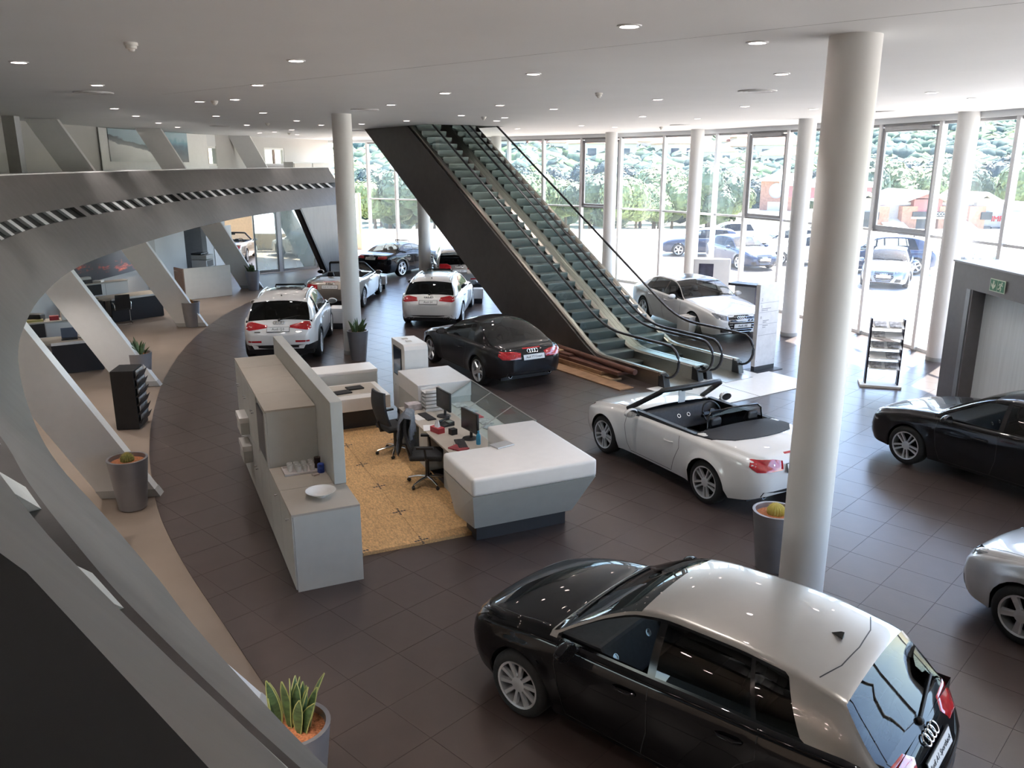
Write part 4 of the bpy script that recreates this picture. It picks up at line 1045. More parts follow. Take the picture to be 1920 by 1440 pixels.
pts_top = []
def wall_pt(i, z):
    return bp(i, z) if z >= Z_LOW else (Vector(bp(i, Z_LOW)) - Vector((nrm[min(int(i), NB - 1)].x, nrm[min(int(i), NB - 1)].y, 0)) * 0.0).to_tuple()[:2] + (z,)
m = MB(); vs = []; fs = []; n = 10
for k in range(n + 1):
    t = k / n
    for z, ia in ((0, NB - 5.2), (Z_LOW + .02, NB - 8.6)):
        i = ia + (NB - 1 - ia) * t
        p = wall_pt(i, Z_LOW); vs.append((p[0], p[1], z)); q = bp(i, Z_LOW, .25); vs.append((q[0], q[1], z))
    if k:
        o = 4 * (k - 1); q = 4 * k
        fs += [(o, o + 2, q + 2, q), (o + 1, q + 1, q + 3, o + 3), (o, q, q + 1, o + 1), (o + 2, o + 3, q + 3, q + 2)]
fs += [(0, 1, 3, 2), (4 * n, 4 * n + 2, 4 * n + 3, 4 * n + 1)]
m.add(vs, fs); m.build('end_wall_panel', M_BAND, balc, smooth=30)
m = MB(); a = Vector(wall_pt(NB - 8.6, Z_LOW)); b = Vector(wall_pt(NB - 5.2, 0.0)); b.z = 0
m.tube([a, b], .075, 4); m.build('black_edge_strip', M_BLACK, balc)

# --- slanting white piers
M_PIER = mat('pier_white', (0.70, 0.70, 0.69), 0.55, var=0.02)
def pier(base, lean, label, wd=.82, th=.17, dirw=(-1, -.12)):
    t = thing('slanting_pier', label, 'pier', (base[0], base[1], 0))
    d = Vector((dirw[0], dirw[1], 0)).normalized(); e = Vector((-d.y, d.x, 0)); e = e if e.y > 0 else -e
    Lz = Vector((lean[0], lean[1], ZC)) * ((ZC - .01) / ZC); m = MB()
    lo = [Vector((0, 0, 0)), d * wd, d * wd + e * th, e * th]
    m.hexa([p for p in lo][::-1], [p + Lz for p in lo][::-1]); m.build('pier_body', M_PIER, t, weld=True)
    m = MB(); s = Lz * (.12 / ZC); m.hexa([p + (-d if k in (0, 3) else d) * .006 - e * (.006 if k < 2 else -.006) for k, p in enumerate(lo)][::-1], [p + s + (-d if k in (0, 3) else d) * .006 - e * (.006 if k < 2 else -.006) for k, p in enumerate(lo)][::-1]); m.build('pier_foot', M_SKIRT, t)
    return t
pier((-5.19, 11.27), (-3.05, -1.0), 'slanting white pier behind the cactus planter, nearest of the row')
pier((-7.75, 17.45), (-3.0, -1.2), 'slanting white pier behind the black leaflet rack, second of the row')
pier((-9.17, 24.28), (-2.92, -1.42), 'slanting white pier left of the service counter, third of the row')
pier((-9.78, 32.1), (-2.14, -3.0), 'slanting white pier between service counter and sliding glass door')
pier((-8.92, 39.0), (-2.46, -1.85), 'slanting white pier beside the black edged end wall, farthest of the row', .9)
PB = G(503, 1338); pier((PB.x, PB.y), (-3.7, -1.7), 'slanting white pier whose edge shows beside the bottom planter')

# --- outer walls
def wall(name, a, b, z0, z1, material, th=.2):
    a, b = Vector(a), Vector(b); d = (b - a); ang = math.atan2(d.y, d.x)
    m = MB(); m.box(0, d.length, 0, th, z0, z1); o = m.build(name, material); o.location = (a.x, a.y, 0); o.rotation_euler = (0, 0, ang); return struct(o)
wall('wall_back', (13.0, -6), (-24, -6), 0, ZC, mat('rear_wall_darkened', (.10, .10, .10), .6))  # unseen wall, coloured dark to keep reflections and bounce light low
wall('wall_right', (13.2, -4), (13.2, -6.2), 0, ZC, M_WALL)
# ------------------------------------------------------------------ outside
M_PAVE = mat('yard_paving', (0.55, 0.50, 0.46), 0.8, var=0.06, scale=2.5)
M_FIELD = mat('dry_grass', (0.36, 0.35, 0.22), 0.9, var=0.35, scale=.6)
def hill(x, y):
    def sm(a, b, t): t = min(max((t - a) / (b - a), 0), 1); return t * t * (3 - 2 * t)
    z = -.10 - 3.2 * sm(60, 92, y) - 4.5 * sm(88, 150, y)
    z += 46 * sm(200, 900, y + .25 * x) + 3 * math.sin(x * .013 + 1) * sm(250, 500, y) + 2 * math.sin(y * .02 + x * .021) * sm(220, 400, y)
    return z
mb = MB(); vs = []; fs = []; nx_, ny_ = 44, 60
for j in range(ny_ + 1):
    y = 8 + 992 * (j / ny_) ** 1.8
    for i in range(nx_ + 1):
        x = (-1 + 2 * i / nx_) * (70 + y * .75) + 20; vs.append((x, y, hill(x, y)))
for j in range(ny_):
    for i in range(nx_): a = j * (nx_ + 1) + i; fs.append((a, a + 1, a + nx_ + 2, a + nx_ + 1))
mb.add(vs, fs); struct(mb.build('ground', M_FIELD, smooth=60))
mb = MB(); yard = [(p.x + .12, p.y + .1) for p in FACC]; yard = yard + [(-12, 47), (-12, 62), (70, 62), (70, -10), (14, -10)]
mb.prism(yard, -.12, -.015); struct(mb.build('paved_yard', M_PAVE))

# trees: a trunk and a crown of leaf clumps
def crown_mesh(seed, n, rx, rz, leaf, material, name):
    rnd = random.Random(seed); mb = MB()
    lumps = [(rnd.uniform(-.55, .55) * rx, rnd.uniform(-.55, .55) * rx, rnd.uniform(-.45, .5) * rz, rnd.uniform(.4, .62)) for _ in range(9)] + [(0, 0, 0, .7)]
    for k in range(n):
        lx, ly, lz, lr = rnd.choice(lumps)
        a = rnd.uniform(0, 2 * PI); b = math.asin(rnd.uniform(-.75, 1))
        d = Vector((math.cos(a) * math.cos(b), math.sin(a) * math.cos(b), math.sin(b)))
        p = Vector((lx + d.x * rx * lr, ly + d.y * rx * lr, lz + d.z * rz * lr)) * rnd.uniform(.92, 1.04)
        u = d.cross(Vector((rnd.uniform(-1, 1), rnd.uniform(-1, 1), rnd.uniform(-1, 1)))).normalized(); v = d.cross(u).normalized()
        s = leaf * rnd.uniform(.7, 1.4); t = d * leaf * rnd.uniform(-.3, .5)
        mb.add([p - u * s + t * .3, p + v * s * .7 - t * .3, p + u * s + t, p - v * s * .7 - t * .2], [(0, 1, 2, 3)])
    for lx, ly, lz, lr in lumps: mb.sphere((lx, ly, lz), (rx * lr * .9, rx * lr * .9, rz * lr * .9), 10, 6)
    return mb.mesh(name, material)
M_LEAF = [mat('leaf_light', (0.17, 0.21, 0.10), .7, var=.35, scale=1.5), mat('leaf_mid', (0.085, 0.12, 0.075), .7, var=.35, scale=1.5), mat('leaf_dark', (0.035, 0.06, 0.06), .7, var=.35, scale=1.5)]
M_BARK = mat('bark', (0.12, 0.09, 0.07), .9, var=.2)
CROWNS = [crown_mesh(k, 2200, 3.2, 3.0 + .5 * (k % 3), .24, M_LEAF[k % 3], 'foliage') for k in range(6)]
tm = MB(); tm.tube([(0, 0, 0), (.1, 0, 2), (0, .1, 4.2)], [.28, .2, .12], 7); TRUNK = tm.mesh('trunk', M_BARK, 50)
def tree(x, y, s, k, label, group, hz=4.4):
    t = thing('tree', label, 'tree', (x, y, hill(x, y) - .1), random.uniform(0, 6), group)
    t.scale = (s, s, s); link('trunk', TRUNK, t); link('crown', CROWNS[k % 6], t, T(0, 0, hz)); return t
rt = random.Random(3)
for px in range(700, 1420, 26):                       # leafy trees past the field
    y = rt.uniform(84, 112); d = ray(px + rt.uniform(-10, 10), 350); x = d.x / d.y * y
    if px > 1395: continue
    tree(x, y, rt.uniform(.75, 1.08), rt.choice((0, 1, 3, 4, 0)), 'bright leafy tree beyond the pale field outside the glass wall', 'trees beyond the field')
for px in range(690, 1960, 20):                       # darker belt behind
    y = rt.uniform(135, 200); d = ray(px + rt.uniform(-8, 8), 320); x = d.x / d.y * y
    tree(x, y, rt.uniform(1.1, 1.6), rt.choice((1, 2, 5, 2)), 'dark tree in the belt below the far hillside', 'trees of the dark belt')
for px in range(1630, 1990, 24):                      # behind the shops
    y = rt.uniform(98, 125); d = ray(px + rt.uniform(-8, 8), 320); x = d.x / d.y * y
    if 1640 < px < 1660: continue
    tree(x, y, rt.uniform(.9, 1.35), rt.choice((0, 3, 1, 4)), 'bright tree standing behind the brick shops', 'trees behind the shops')
for px in range(1640, 1960, 34):
    y = rt.uniform(128, 150); d = ray(px, 320); x = d.x / d.y * y
    tree(x, y, rt.uniform(1.3, 1.7), rt.choice((1, 2, 5)), 'tall tree above the roofs of the brick shops', 'tall trees above the shops')
mb = MB()                                             # the wooded hillside: nobody could count it
def blob(mb, x, y, z, r, rnd):
    n = 7; vs = []; fs = []
    for j in range(5):
        b = -PI / 2 + PI * j / 4
        for i in range(n):
            a = 2 * PI * i / n; q = r * rnd.uniform(.8, 1.15); vs.append((x + q * math.cos(b) * math.cos(a), y + q * math.cos(b) * math.sin(a), z + q * .85 * math.sin(b)))
    for j in range(4):
        for i in range(n): fs.append((j * n + i, j * n + (i + 1) % n, (j + 1) * n + (i + 1) % n, (j + 1) * n + i))
    return vs, fs
for k in range(7000):
    y = 205 + 700 * rt.random() ** 1.25; px = rt.uniform(640, 2000); d = ray(px, 280); x = d.x / d.y * y
    r = rt.uniform(1.5, 3.4) * (1 + y / 500); v, f = blob(mb, x, y, hill(x, y) + r * .5, r, rt); mb.add(v, f, rt.choice((0, 1, 1, 2, 2)))
w = mb.build('hillside_woods', [mat('woods_light', (0.13, 0.18, 0.08), .8, var=.3, scale=.3), mat('woods_mid', (0.07, 0.11, 0.07), .8, var=.3, scale=.3), mat('woods_dark', (0.04, 0.075, 0.065), .8, var=.3, scale=.3)], smooth=80)
tag(w, 'dense woods covering the far hillside', 'woods', kind='stuff')
# houses on the slope
M_TERRA = mat('terracotta_roof', (0.42, 0.20, 0.13), .8, var=.15); M_CREAM = mat('cream_render', (0.66, 0.58, 0.48), .8); M_WIN = mat('house_window', (.06, .08, .10), .2)
hm = MB(); hm.box(-6, 6, -4, 4, -3, 4.2); H_WALL = hm.mesh('house_wall', M_CREAM)
hm = MB(); hm.add([(-6.6, -4.6, 4.1), (6.6, -4.6, 4.1), (6.6, 4.6, 4.1), (-6.6, 4.6, 4.1), (-3, 0, 6.6), (3, 0, 6.6)], [(0, 1, 5, 4), (1, 2, 5), (2, 3, 4, 5), (3, 0, 4), (3, 2, 1, 0)]); H_ROOF = hm.mesh('house_roof', M_TERRA)
hm = MB(); hm.box(-.9, .9, -4.06, -3.98, 1.2, 2.9); H_WIN = hm.mesh('house_window', M_WIN)
for k in range(34):
    px = 930 + k * 17 + rt.uniform(-7, 7); y = rt.uniform(330, 560); d = ray(px, 280); x = d.x / d.y * y
    t = thing('house', 'small cream house with terracotta roof among the trees of the far slope', 'house', (x, y, hill(x, y) + 2.5), rt.uniform(-.5, .5), 'houses on the far slope')
    s = rt.uniform(1.0, 1.9); t.scale = (s * 1.25, s, s)
    link('house_wall', H_WALL, t); link('house_roof', H_ROOF, t)
    for q in (-3.6, 0, 3.6): link('house_window', H_WIN, t, T(q, 0, 0))

# shops: plane at 78 m, numbers are metres along it measured from the photograph
M_BRICK = mat('shop_brick', (0.42, 0.22, 0.16), .8, var=.18, scale=4); M_GREYR = mat('shop_grey', (0.42, 0.40, 0.42), .8); M_PINK = mat('shop_red', (0.40, 0.16, 0.17), .8)
M_ROOFW = mat('sheet_roof', (0.72, 0.70, 0.68), .5, .2); M_SHOPD = mat('shop_glass_dark', (0.03, 0.05, 0.10), .15); M_SIGN = mat('sign_dark', (0.03, 0.035, 0.05), .4); M_SIGNW = mat('sign_white', (.85, .85, .85), .5); M_SIGNR = mat('sign_red', (.6, .03, .05), .5)
SY = 78.0
def sp(px, py): p = GY(px, py, SY); return p.x, p.z
shops = thing('shop_row', 'row of brick and grey shops with pitched sheet roofs across the yard', 'building', (0, SY, 0))
def sbox(px0, py0, px1, py1, y0, y1, nm, m):
    x0, z1 = sp(px0, py0); x1, z0 = sp(px1, py1); b = MB(); b.box(x0, x1, y0, y1, z0, z1); return b.build(nm, m, shops)
def gable(px0, px1, pye, pyt, y0, y1, nm, m, th=.25):
    x0, ze = sp(px0, pye); x1, _ = sp(px1, pye); xm_, zt = sp((px0 + px1) / 2, pyt); b = MB()
    b.add([(x0, y0, ze), (xm_, y0, zt), (x1, y0, ze), (x0, y1, ze), (xm_, y1, zt), (x1, y1, ze), (x0, y0, ze - th), (xm_, y0, zt - th), (x1, y0, ze - th), (x0, y1, ze - th), (xm_, y1, zt - th), (x1, y1, ze - th)],
          [(0, 3, 4, 1), (1, 4, 5, 2), (0, 1, 7, 6), (1, 2, 8, 7), (6, 7, 10, 9), (7, 8, 11, 10), (3, 9, 10, 4), (4, 10, 11, 5), (0, 6, 9, 3), (2, 5, 11, 8)]); return b.build(nm, m, shops)
sbox(1590, 384, 1945, 470, 1.0, 9, 'shop_wall', M_GREYR); sbox(1585, 380, 1945, 385, .9, 9.2, 'parapet', M_ROOFW)
sbox(1600, 356, 1735, 384, 12, 20, 'rear_block', M_PINK); sbox(1596, 346, 1740, 358, 11, 21, 'rear_roof', M_ROOFW)
for a, b in ((1590, 1612), (1647, 1661), (1695, 1713), (1765, 1787), (1822, 1840)): sbox(a, 387, b, 470, .2, 1.1, 'brick_pier', M_BRICK)
sbox(1718, 372, 1768, 400, .3, 6, 'gable_wall', M_PINK); gable(1688, 1786, 376, 357, -.6, 8, 'gable_roof', M_ROOFW)
x0, z0 = sp(1718, 374); x1, _ = sp(1768, 374); xm_, z1 = sp(1743, 361); b = MB(); b.add([(x0, .3, z0), (x1, .3, z0), (xm_, .3, z1), (x0, .6, z0), (x1, .6, z0), (xm_, .6, z1)], [(0, 1, 2), (5, 4, 3), (0, 3, 4, 1), (1, 4, 5, 2), (2, 5, 3, 0)]); b.build('gable_wall', M_PINK, shops)
sbox(1610, 372, 1652, 400, .4, 6, 'gable_wall', M_GREYR); gable(1598, 1657, 376, 360, -.4, 7, 'gable_roof', M_ROOFW)
sbox(1838, 372, 1862, 400, .4, 6, 'gable_wall', M_GREYR); gable(1826, 1874, 374, 360, -.4, 7, 'gable_roof', M_ROOFW)
for a, b2, y0, y1 in ((1615, 1646, 412, 465), (1655, 1692, 427, 465), (1713, 1764, 410, 465), (1788, 1820, 424, 465), (1842, 1860, 425, 465), (1868, 1892, 427, 470)): sbox(a, y0, b2, y1, .75, 1.05, 'shop_front', M_SHOPD)
for a, b2 in ((1655, 1694), (1786, 1820)):
    x0, zt = sp(a, 411); x1, zb = sp(b2, 426); b = MB(); b.add([(x0, 1.0, zt), (x1, 1.0, zt), (x1, -1.2, zb), (x0, -1.2, zb), (x0, 1.0, zt - .1), (x1, 1.0, zt - .1), (x1, -1.2, zb - .1), (x0, -1.2, zb - .1)], [(0, 3, 2, 1), (4, 5, 6, 7), (3, 7, 6, 2), (0, 4, 7, 3), (1, 2, 6, 5)]); b.build('awning', M_ROOFW, shops)
sg = sbox(1713, 397.5, 1771, 406, .05, .3, 'shop_sign', M_SIGN); x, z = sp(1757, 402); link('sign_lettering', text_mesh('MOCCO', .42, M_SIGNW, .02), sg, T(x, .03, z) @ RX(PI / 2))
sg = sbox(1617, 397.5, 1648, 412, .05, .3, 'shop_sign', M_SIGN); sg = sbox(1842, 398, 1860, 412, .05, .3, 'shop_sign', M_SIGN)
x, z = sp(1885, 412); link('sign_lettering', text_mesh('IMPT', .72, M_SIGNR, .04), shops, T(x, .95, z) @ RX(PI / 2))
sbox(1710, 407, 1773, 410.5, .1, .5, 'lintel', M_ROOFW); sbox(1895, 398, 1916, 470, -.2, 1.1, 'white_pylon', M_ROOFW)
# clock tower at 110 m
def tp(px, py): p = GY(px, py, 110); return p
c = tp(1458, 400); tw = thing('clock_tower', 'brick clock tower with a pale hipped roof beyond the parked cars', 'tower', (c.x, 110, hill(c.x, 110)), math.radians(-28))
zt = tp(1458, 339).z - hill(c.x, 110); za = tp(1458, 320).z - hill(c.x, 110)
b = MB(); b.box(-2.0, 2.0, -2.0, 2.0, 0, zt); b.build('tower_body', M_BRICK, tw)
b = MB(); b.add([(-2.7, -2.7, zt), (2.7, -2.7, zt), (2.7, 2.7, zt), (-2.7, 2.7, zt), (0, 0, za)], [(0, 1, 4), (1, 2, 4), (2, 3, 4), (3, 0, 4), (3, 2, 1, 0)]); b.build('tower_roof', M_ROOFW, tw)
b = MB(); b.add([(2.75, -1.7, zt), (2.75, 1.7, zt), (2.75, 0, zt + 1.0), (.8, 0, zt + 1.0)], [(0, 1, 2), (0, 2, 3), (2, 1, 3)]); b.build('tower_gable', M_PINK, tw)
for M in (T(0, -2.02, zt - 1.2) @ RX(PI / 2), T(2.02, 0, zt - 1.2) @ RY(PI / 2)):
    b = MB(); b.lathe([(.95, 0), (.95, .06), (0, .06)], 24, 0, M); b.build('clock_surround', M_GREYR, tw); b = MB(); b.lathe([(.78, .06), (.78, .1), (0, .1)], 24, 0, M); b.build('clock_face', M_SIGNW, tw)
for x0, x1 in ((-1.0, 1.0),): b = MB(); b.box(x0, x1, -2.06, -2.0, 0, zt - 2.6); b.build('pale_panel', M_CREAM, tw); b = MB(); b.box(2.0, 2.06, -1.0, 1.0, 0, zt - 2.6); b.build('pale_panel', M_CREAM, tw)
c = tp(1486, 425); b = MB(); b.box(-7, 12, -1, 6, 0, 3.2); o = b.build('white_yard_wall', M_ROOFW); o.location = (c.x, 106, hill(c.x, 106) - .2); tag(o, 'long low white building at the foot of the clock tower', 'building')
# ------------------------------------------------------------------ left side: long wall with openings, prints, windows
WL = [(-13.2, 4.0), (-13.5, 12), (-13.7, 19.0), (-13.75, 22.2), (-13.7, 26), (-13.35, 31), (-12.55, 36.2), (-11.9, 38.6)]
def wall_holes(name, a, b, z0, z1, holes, material, th=.22):
    a, b = Vector(a), Vector(b); d = b - a; L = d.length; m = MB()
    xs = sorted({0.0, L} | {h[0] for h in holes} | {h[1] for h in holes}); zs = sorted({z0, z1} | {h[2] for h in holes} | {h[3] for h in holes})
    for i in range(len(xs) - 1):
        for j in range(len(zs) - 1):
            cx, cz = (xs[i] + xs[i + 1]) / 2, (zs[j] + zs[j + 1]) / 2
            if any(h[0] < cx < h[1] and h[2] < cz < h[3] for h in holes): continue
            m.box(xs[i], xs[i + 1], 0, th, zs[j], zs[j + 1])
    o = m.build(name, material); o.location = (a.x, a.y, 0); o.rotation_euler = (0, 0, math.atan2(d.y, d.x)); return struct(o)
def on_wall(a, b, px):
    """metres along wall a-b of the point seen at pixel column px"""
    a, b = Vector(a), Vector(b); d = Vector((ray(px, HOR).x, ray(px, HOR).y)); e = b - a; den = d.x * e.y - d.y * e.x
    s = (a.x * d.y - a.y * d.x) / den; return s * e.length
def zat(px, py, P): r = ray(px, py); return CAM_H + r.z * (P.y / r.y)
wall('wall_left_near', WL[0], WL[1], 0, ZC, M_WALL); wall('wall_left_office', WL[1], WL[2], 0, ZC, M_WALL)
M_WARM = mat('warm_lit_wall', (0.62, 0.55, 0.36), .7)  # yellow wall colour stands in for the room's warm light
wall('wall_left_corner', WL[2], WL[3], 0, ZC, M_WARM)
a, b = WL[3], WL[4]; wall('wall_left_art', a, b, 0, ZC, M_WALL2)
a, b = WL[4], WL[5]
n0, n1 = on_wall(a, b, 331), on_wall(a, b, 373)
a5, b5 = WL[5], WL[6]
w1 = (on_wall(a5, b5, 373), on_wall(a5, b5, 411)); w2 = None
wall_holes('wall_left_service', a, b, 0, ZC, [], M_WALL2)
u0, u1 = on_wall(WL[5], WL[6], 331), on_wall(WL[5], WL[6], 373)
wall_holes('wall_left_copier', WL[5], WL[6], 0, ZC, [(max(.05, u0), u1, .0, 2.45), (w1[0], w1[1], 4.62, 5.42)], M_WALL)
# copier niche
A5, B5 = Vector(WL[5]), Vector(WL[6]); d5 = (B5 - A5).normalized(); ang5 = math.atan2(d5.y, d5.x)
def on5(s, t, z): p = A5 + d5 * s + Vector((-d5.y, d5.x)) * t; return (p.x, p.y, z)
m = MB(); m.box(max(.05, u0), u1, 1.0, 1.1, 0, 2.5); m.box(max(.05, u0) - .1, max(.05, u0), .2, 1.1, 0, 2.5); m.box(u1, u1 + .1, .2, 1.1, 0, 2.5); m.box(max(.05, u0) - .1, u1 + .1, .2, 1.1, 2.5, 2.6)
o = m.build('wall_niche', mat('niche_grey', (0.40, 0.41, 0.43), .7)); o.location = (A5.x, A5.y, 0); o.rotation_euler = (0, 0, ang5); struct(o)
# upper wall goes on over the show hall to the far glass
W6, W7 = WL[6], (-9.6, 44.6)
w2 = (on_wall(W6, W7, 497), on_wall(W6, W7, 534))
wall_holes('wall_left_upper_far', W6, W7, 3.1, ZC, [(w2[0], w2[1], 4.62, 5.42)], M_WALL2)
def small_window(nm, a, b, rng, z0, z1):
    a, b = Vector(a), Vector(b); d = (b - a).normalized(); w = bpy.data.objects.new(nm, None); COL.objects.link(w); w.location = (a.x, a.y, 0); w.rotation_euler = (0, 0, math.atan2(d.y, d.x)); struct(w)
    s0, s1 = rng; m = MB(); t = .09
    m.box(s0, s0 + t, .02, .10, z0, z1); m.box(s1 - t, s1, .02, .10, z0, z1); m.box(s0 + t, s1 - t, .02, .10, z0, z0 + t); m.box(s0 + t, s1 - t, .02, .10, z1 - t, z1); m.build('window_frame', M_WHITE, w)
    m = MB(); c = (s0 + s1) / 2; m.box(c - .07, c + .07, .03, .09, z0 + t, z1 - t); m.build('window_bar', mat('timber_bar', (.30, .20, .16), .6), w)
    m = MB(); m.box(s0 + t, s1 - t, .055, .06, z0 + t, z1 - t); m.build('pane', M_PANE, w)
small_window('window_40', WL[5], WL[6], w1, 4.62, 5.42); small_window('window_41', W6, W7, w2, 4.62, 5.42)
# grey frame post at the lit corner room
for px in (32,):
    d = ray(px, HOR); y = 21.6; m = MB(); m.box(-.16, .16, -.12, .12, 3.36, ZC); o = m.build('trim_2', M_GREYFR); o.location = (d.x / d.y * y, y, 0); struct(o)
# prints on a white board
def snow_print(name, kind):
    m = bpy.data.materials.new(name); m.use_nodes = True; nt = m.node_tree; bs = nt.nodes['Principled BSDF']; bs.inputs['Roughness'].default_value = .35
    tc = nt.nodes.new('ShaderNodeTexCoord'); sx = nt.nodes.new('ShaderNodeSeparateXYZ'); nt.links.new(tc.outputs['Generated'], sx.inputs[0])
    n = nt.nodes.new('ShaderNodeTexNoise'); n.inputs['Scale'].default_value = 4; n.inputs['Detail'].default_value = 8; nt.links.new(tc.outputs['Generated'], n.inputs[0])
    def math_(op, a, b):
        q = nt.nodes.new('ShaderNodeMath'); q.operation = op
        for i, v in enumerate((a, b)):
            if isinstance(v, (int, float)): q.inputs[i].default_value = v
            else: nt.links.new(v, q.inputs[i])
        return q.outputs[0]
    nz = math_('MULTIPLY', math_('SUBTRACT', n.outputs['Fac'], .5), .35)
    ridge = math_('DIVIDE', math_('ADD', math_('ADD', sx.outputs[2], math_('MULTIPLY', sx.outputs[0], .5 if kind == 0 else .05)), nz), 1.5)
    r = nt.nodes.new('ShaderNodeValToRGB'); nt.links.new(ridge, r.inputs[0]); el = r.color_ramp.elements
    if kind == 0:
        stops = [(0, (.34, .35, .34)), (.30, (.56, .56, .54)), (.42, (.66, .66, .64)), (.44, (.16, .17, .18)), (.54, (.05, .06, .08)), (.57, (.30, .42, .48)), (1, (.50, .62, .68))]
    else:
        stops = [(0, (.06, .02, .02)), (.20, (.02, .04, .07)), (.36, (.04, .10, .16)), (.48, (.12, .28, .36)), (.55, (.32, .46, .52)), (1, (.45, .58, .64))]
    el[0].position, el[0].color = 0, (*stops[0][1], 1); el[1].position, el[1].color = 1, (*stops[-1][1], 1)
    for p, c in stops[1:-1]: e = el.new(min(p, .995)); e.color = (*c, 1)
    nt.links.new(r.outputs[0], bs.inputs['Base Color']); return m
def wall_board(a, b, px0, px1, py0, py1, name, label, material, proud, frame=None, cat='print'):
    s0, s1 = on_wall(a, b, px0), on_wall(a, b, px1); A, B = Vector(a), Vector(b); d = (B - A).normalized(); P = A + d * (s0 + s1) / 2
    z1, z0 = min(zat((px0 + px1) / 2, py0, P), ZC - .02), zat((px0 + px1) / 2, py1, P)
    m = MB(); m.box(0, s1 - s0, -proud - .02, -proud + .005, z0, z1); o = m.build(name, material); q = A + d * s0; o.location = (q.x, q.y, 0); o.rotation_euler = (0, 0, math.atan2(d.y, d.x)); return tag(o, label, cat)
def wall_at(px):
    for i in range(3, 6):
        s = on_wall(WL[i], WL[i + 1], px); L = (Vector(WL[i + 1]) - Vector(WL[i])).length
        if -.01 <= s <= L + .01: return Vector(WL[i]).lerp(Vector(WL[i + 1]), s / L)
aw, bw = wall_at(188), wall_at(388)
wall_board(aw, bw, 188, 388, 233, 330, 'display_board', 'white display board behind the mountain prints on the mezzanine', M_WHITE, .06, cat='board')
wall_board(aw, bw, 203, 304, 240, 303, 'wall_print', 'large snowy mountain slope print on the mezzanine wall', snow_print('print_snow', 0), .09)
wall_board(aw, bw, 309, 350, 246, 304, 'wall_print', 'blue mountain print at the right end of the white board', snow_print('print_blue', 1), .09)
# fire print under the mezzanine
def fire_print():
    m = mat('print_embers', (.012, .014, .02), .3, var=.1); nt = m.node_tree; bs = nt.nodes['Principled BSDF']
    tc = nt.nodes.new('ShaderNodeTexCoord'); sx = nt.nodes.new('ShaderNodeSeparateXYZ'); nt.links.new(tc.outputs['Generated'], sx.inputs[0])
    n = nt.nodes.new('ShaderNodeTexNoise'); n.inputs['Scale'].default_value = 5; n.inputs['Detail'].default_value = 10; n.inputs['Roughness'].default_value = .75; nt.links.new(tc.outputs['Generated'], n.inputs[0])
    q = nt.nodes.new('ShaderNodeMath'); q.operation = 'MULTIPLY_ADD'; q.inputs[1].default_value = .35; nt.links.new(sx.outputs[0], q.inputs[0]); nt.links.new(sx.outputs[2], q.inputs[2])
    g = nt.nodes.new('ShaderNodeMath'); g.operation = 'SUBTRACT'; g.inputs[1].default_value = .42; nt.links.new(q.outputs[0], g.inputs[0])
    ab = nt.nodes.new('ShaderNodeMath'); ab.operation = 'ABSOLUTE'; nt.links.new(g.outputs[0], ab.inputs[0])
    s = nt.nodes.new('ShaderNodeMath'); s.operation = 'SUBTRACT'; nt.links.new(n.outputs['Fac'], s.inputs[0]); nt.links.new(ab.outputs[0], s.inputs[1])
    r = nt.nodes.new('ShaderNodeValToRGB'); nt.links.new(s.outputs[0], r.inputs[0]); el = r.color_ramp.elements
    el[0].position, el[0].color = .44, (.010, .012, .018, 1); el[1].position, el[1].color = .60, (.75, .16, .05, 1); e = el.new(.51); e.color = (.28, .03, .015, 1)
    nt.links.new(r.outputs[0], bs.inputs['Base Color']); return m
wall_board(WL[3], WL[5], 95, 246, 440, 519, 'wall_print', 'dark print of glowing red embers behind the office desks', fire_print(), .06)
# white door in the copier wall
m = MB(); s0, s1 = on_wall(WL[5], WL[6], 386), on_wall(WL[5], WL[6], 421); m.box(s0, s1, -.03, .0, .02, 2.1); o = m.build('door_1', M_WHITE); o.location = (A5.x, A5.y, 0); o.rotation_euler = (0, 0, ang5); struct(o)
m = MB(); m.tube([(s1 - .12, -.03, 1.0), (s1 - .12, -.08, 1.0), (s1 - .25, -.08, 1.0)], .012, 6); m.build('door_handle', M_ALU, o)

# ------------------------------------------------------------------ room behind the sliding glass door
wall_holes('wall_showroom_back', (-20, 47.0), (-8.5, 47.0), 0, 3.1, [(5.6, 11.2, .95, 3.0)], mat('room_beige', (.62, .50, .36), .7))
wall('wall_showroom_left', (-20, 36.5), (-20, 47.5), 0, 3.1, M_WALL)
gd = bpy.data.objects.new('door_2', None); COL.objects.link(gd); struct(gd)
DA, DB = G(481, 513), G(594, 503); dv = (DB - DA); dl = dv.length; gd.location = DA; gd.rotation_euler = (0, 0, math.atan2(dv.y, dv.x))
M_FROST = glassmat('hazy_glass', (.86, .92, .90), 1.45, haze=.28, hazecol=(.75, .80, .78))
xm_ = dl * .40
for x0, x1 in ((0, xm_ - .08), (xm_ + .08, dl)):
    m = MB(); m.box(x0 + .06, x1 - .06, -.01, .01, .12, 2.92); m.build('pane', M_FROST, gd)
    m = MB(); m.box(x0, x0 + .06, -.03, .03, 0, 3.05); m.box(x1 - .06, x1, -.03, .03, 0, 3.05); m.box(x0 + .06, x1 - .06, -.03, .03, 0, .12); m.box(x0 + .06, x1 - .06, -.03, .03, 2.92, 3.05); m.build('door_frame', M_ALU, gd)
m = MB(); m.box(xm_ - .08, xm_ + .08, -.05, .05, 0, 3.05); m.build('door_post', M_FRAME, gd)
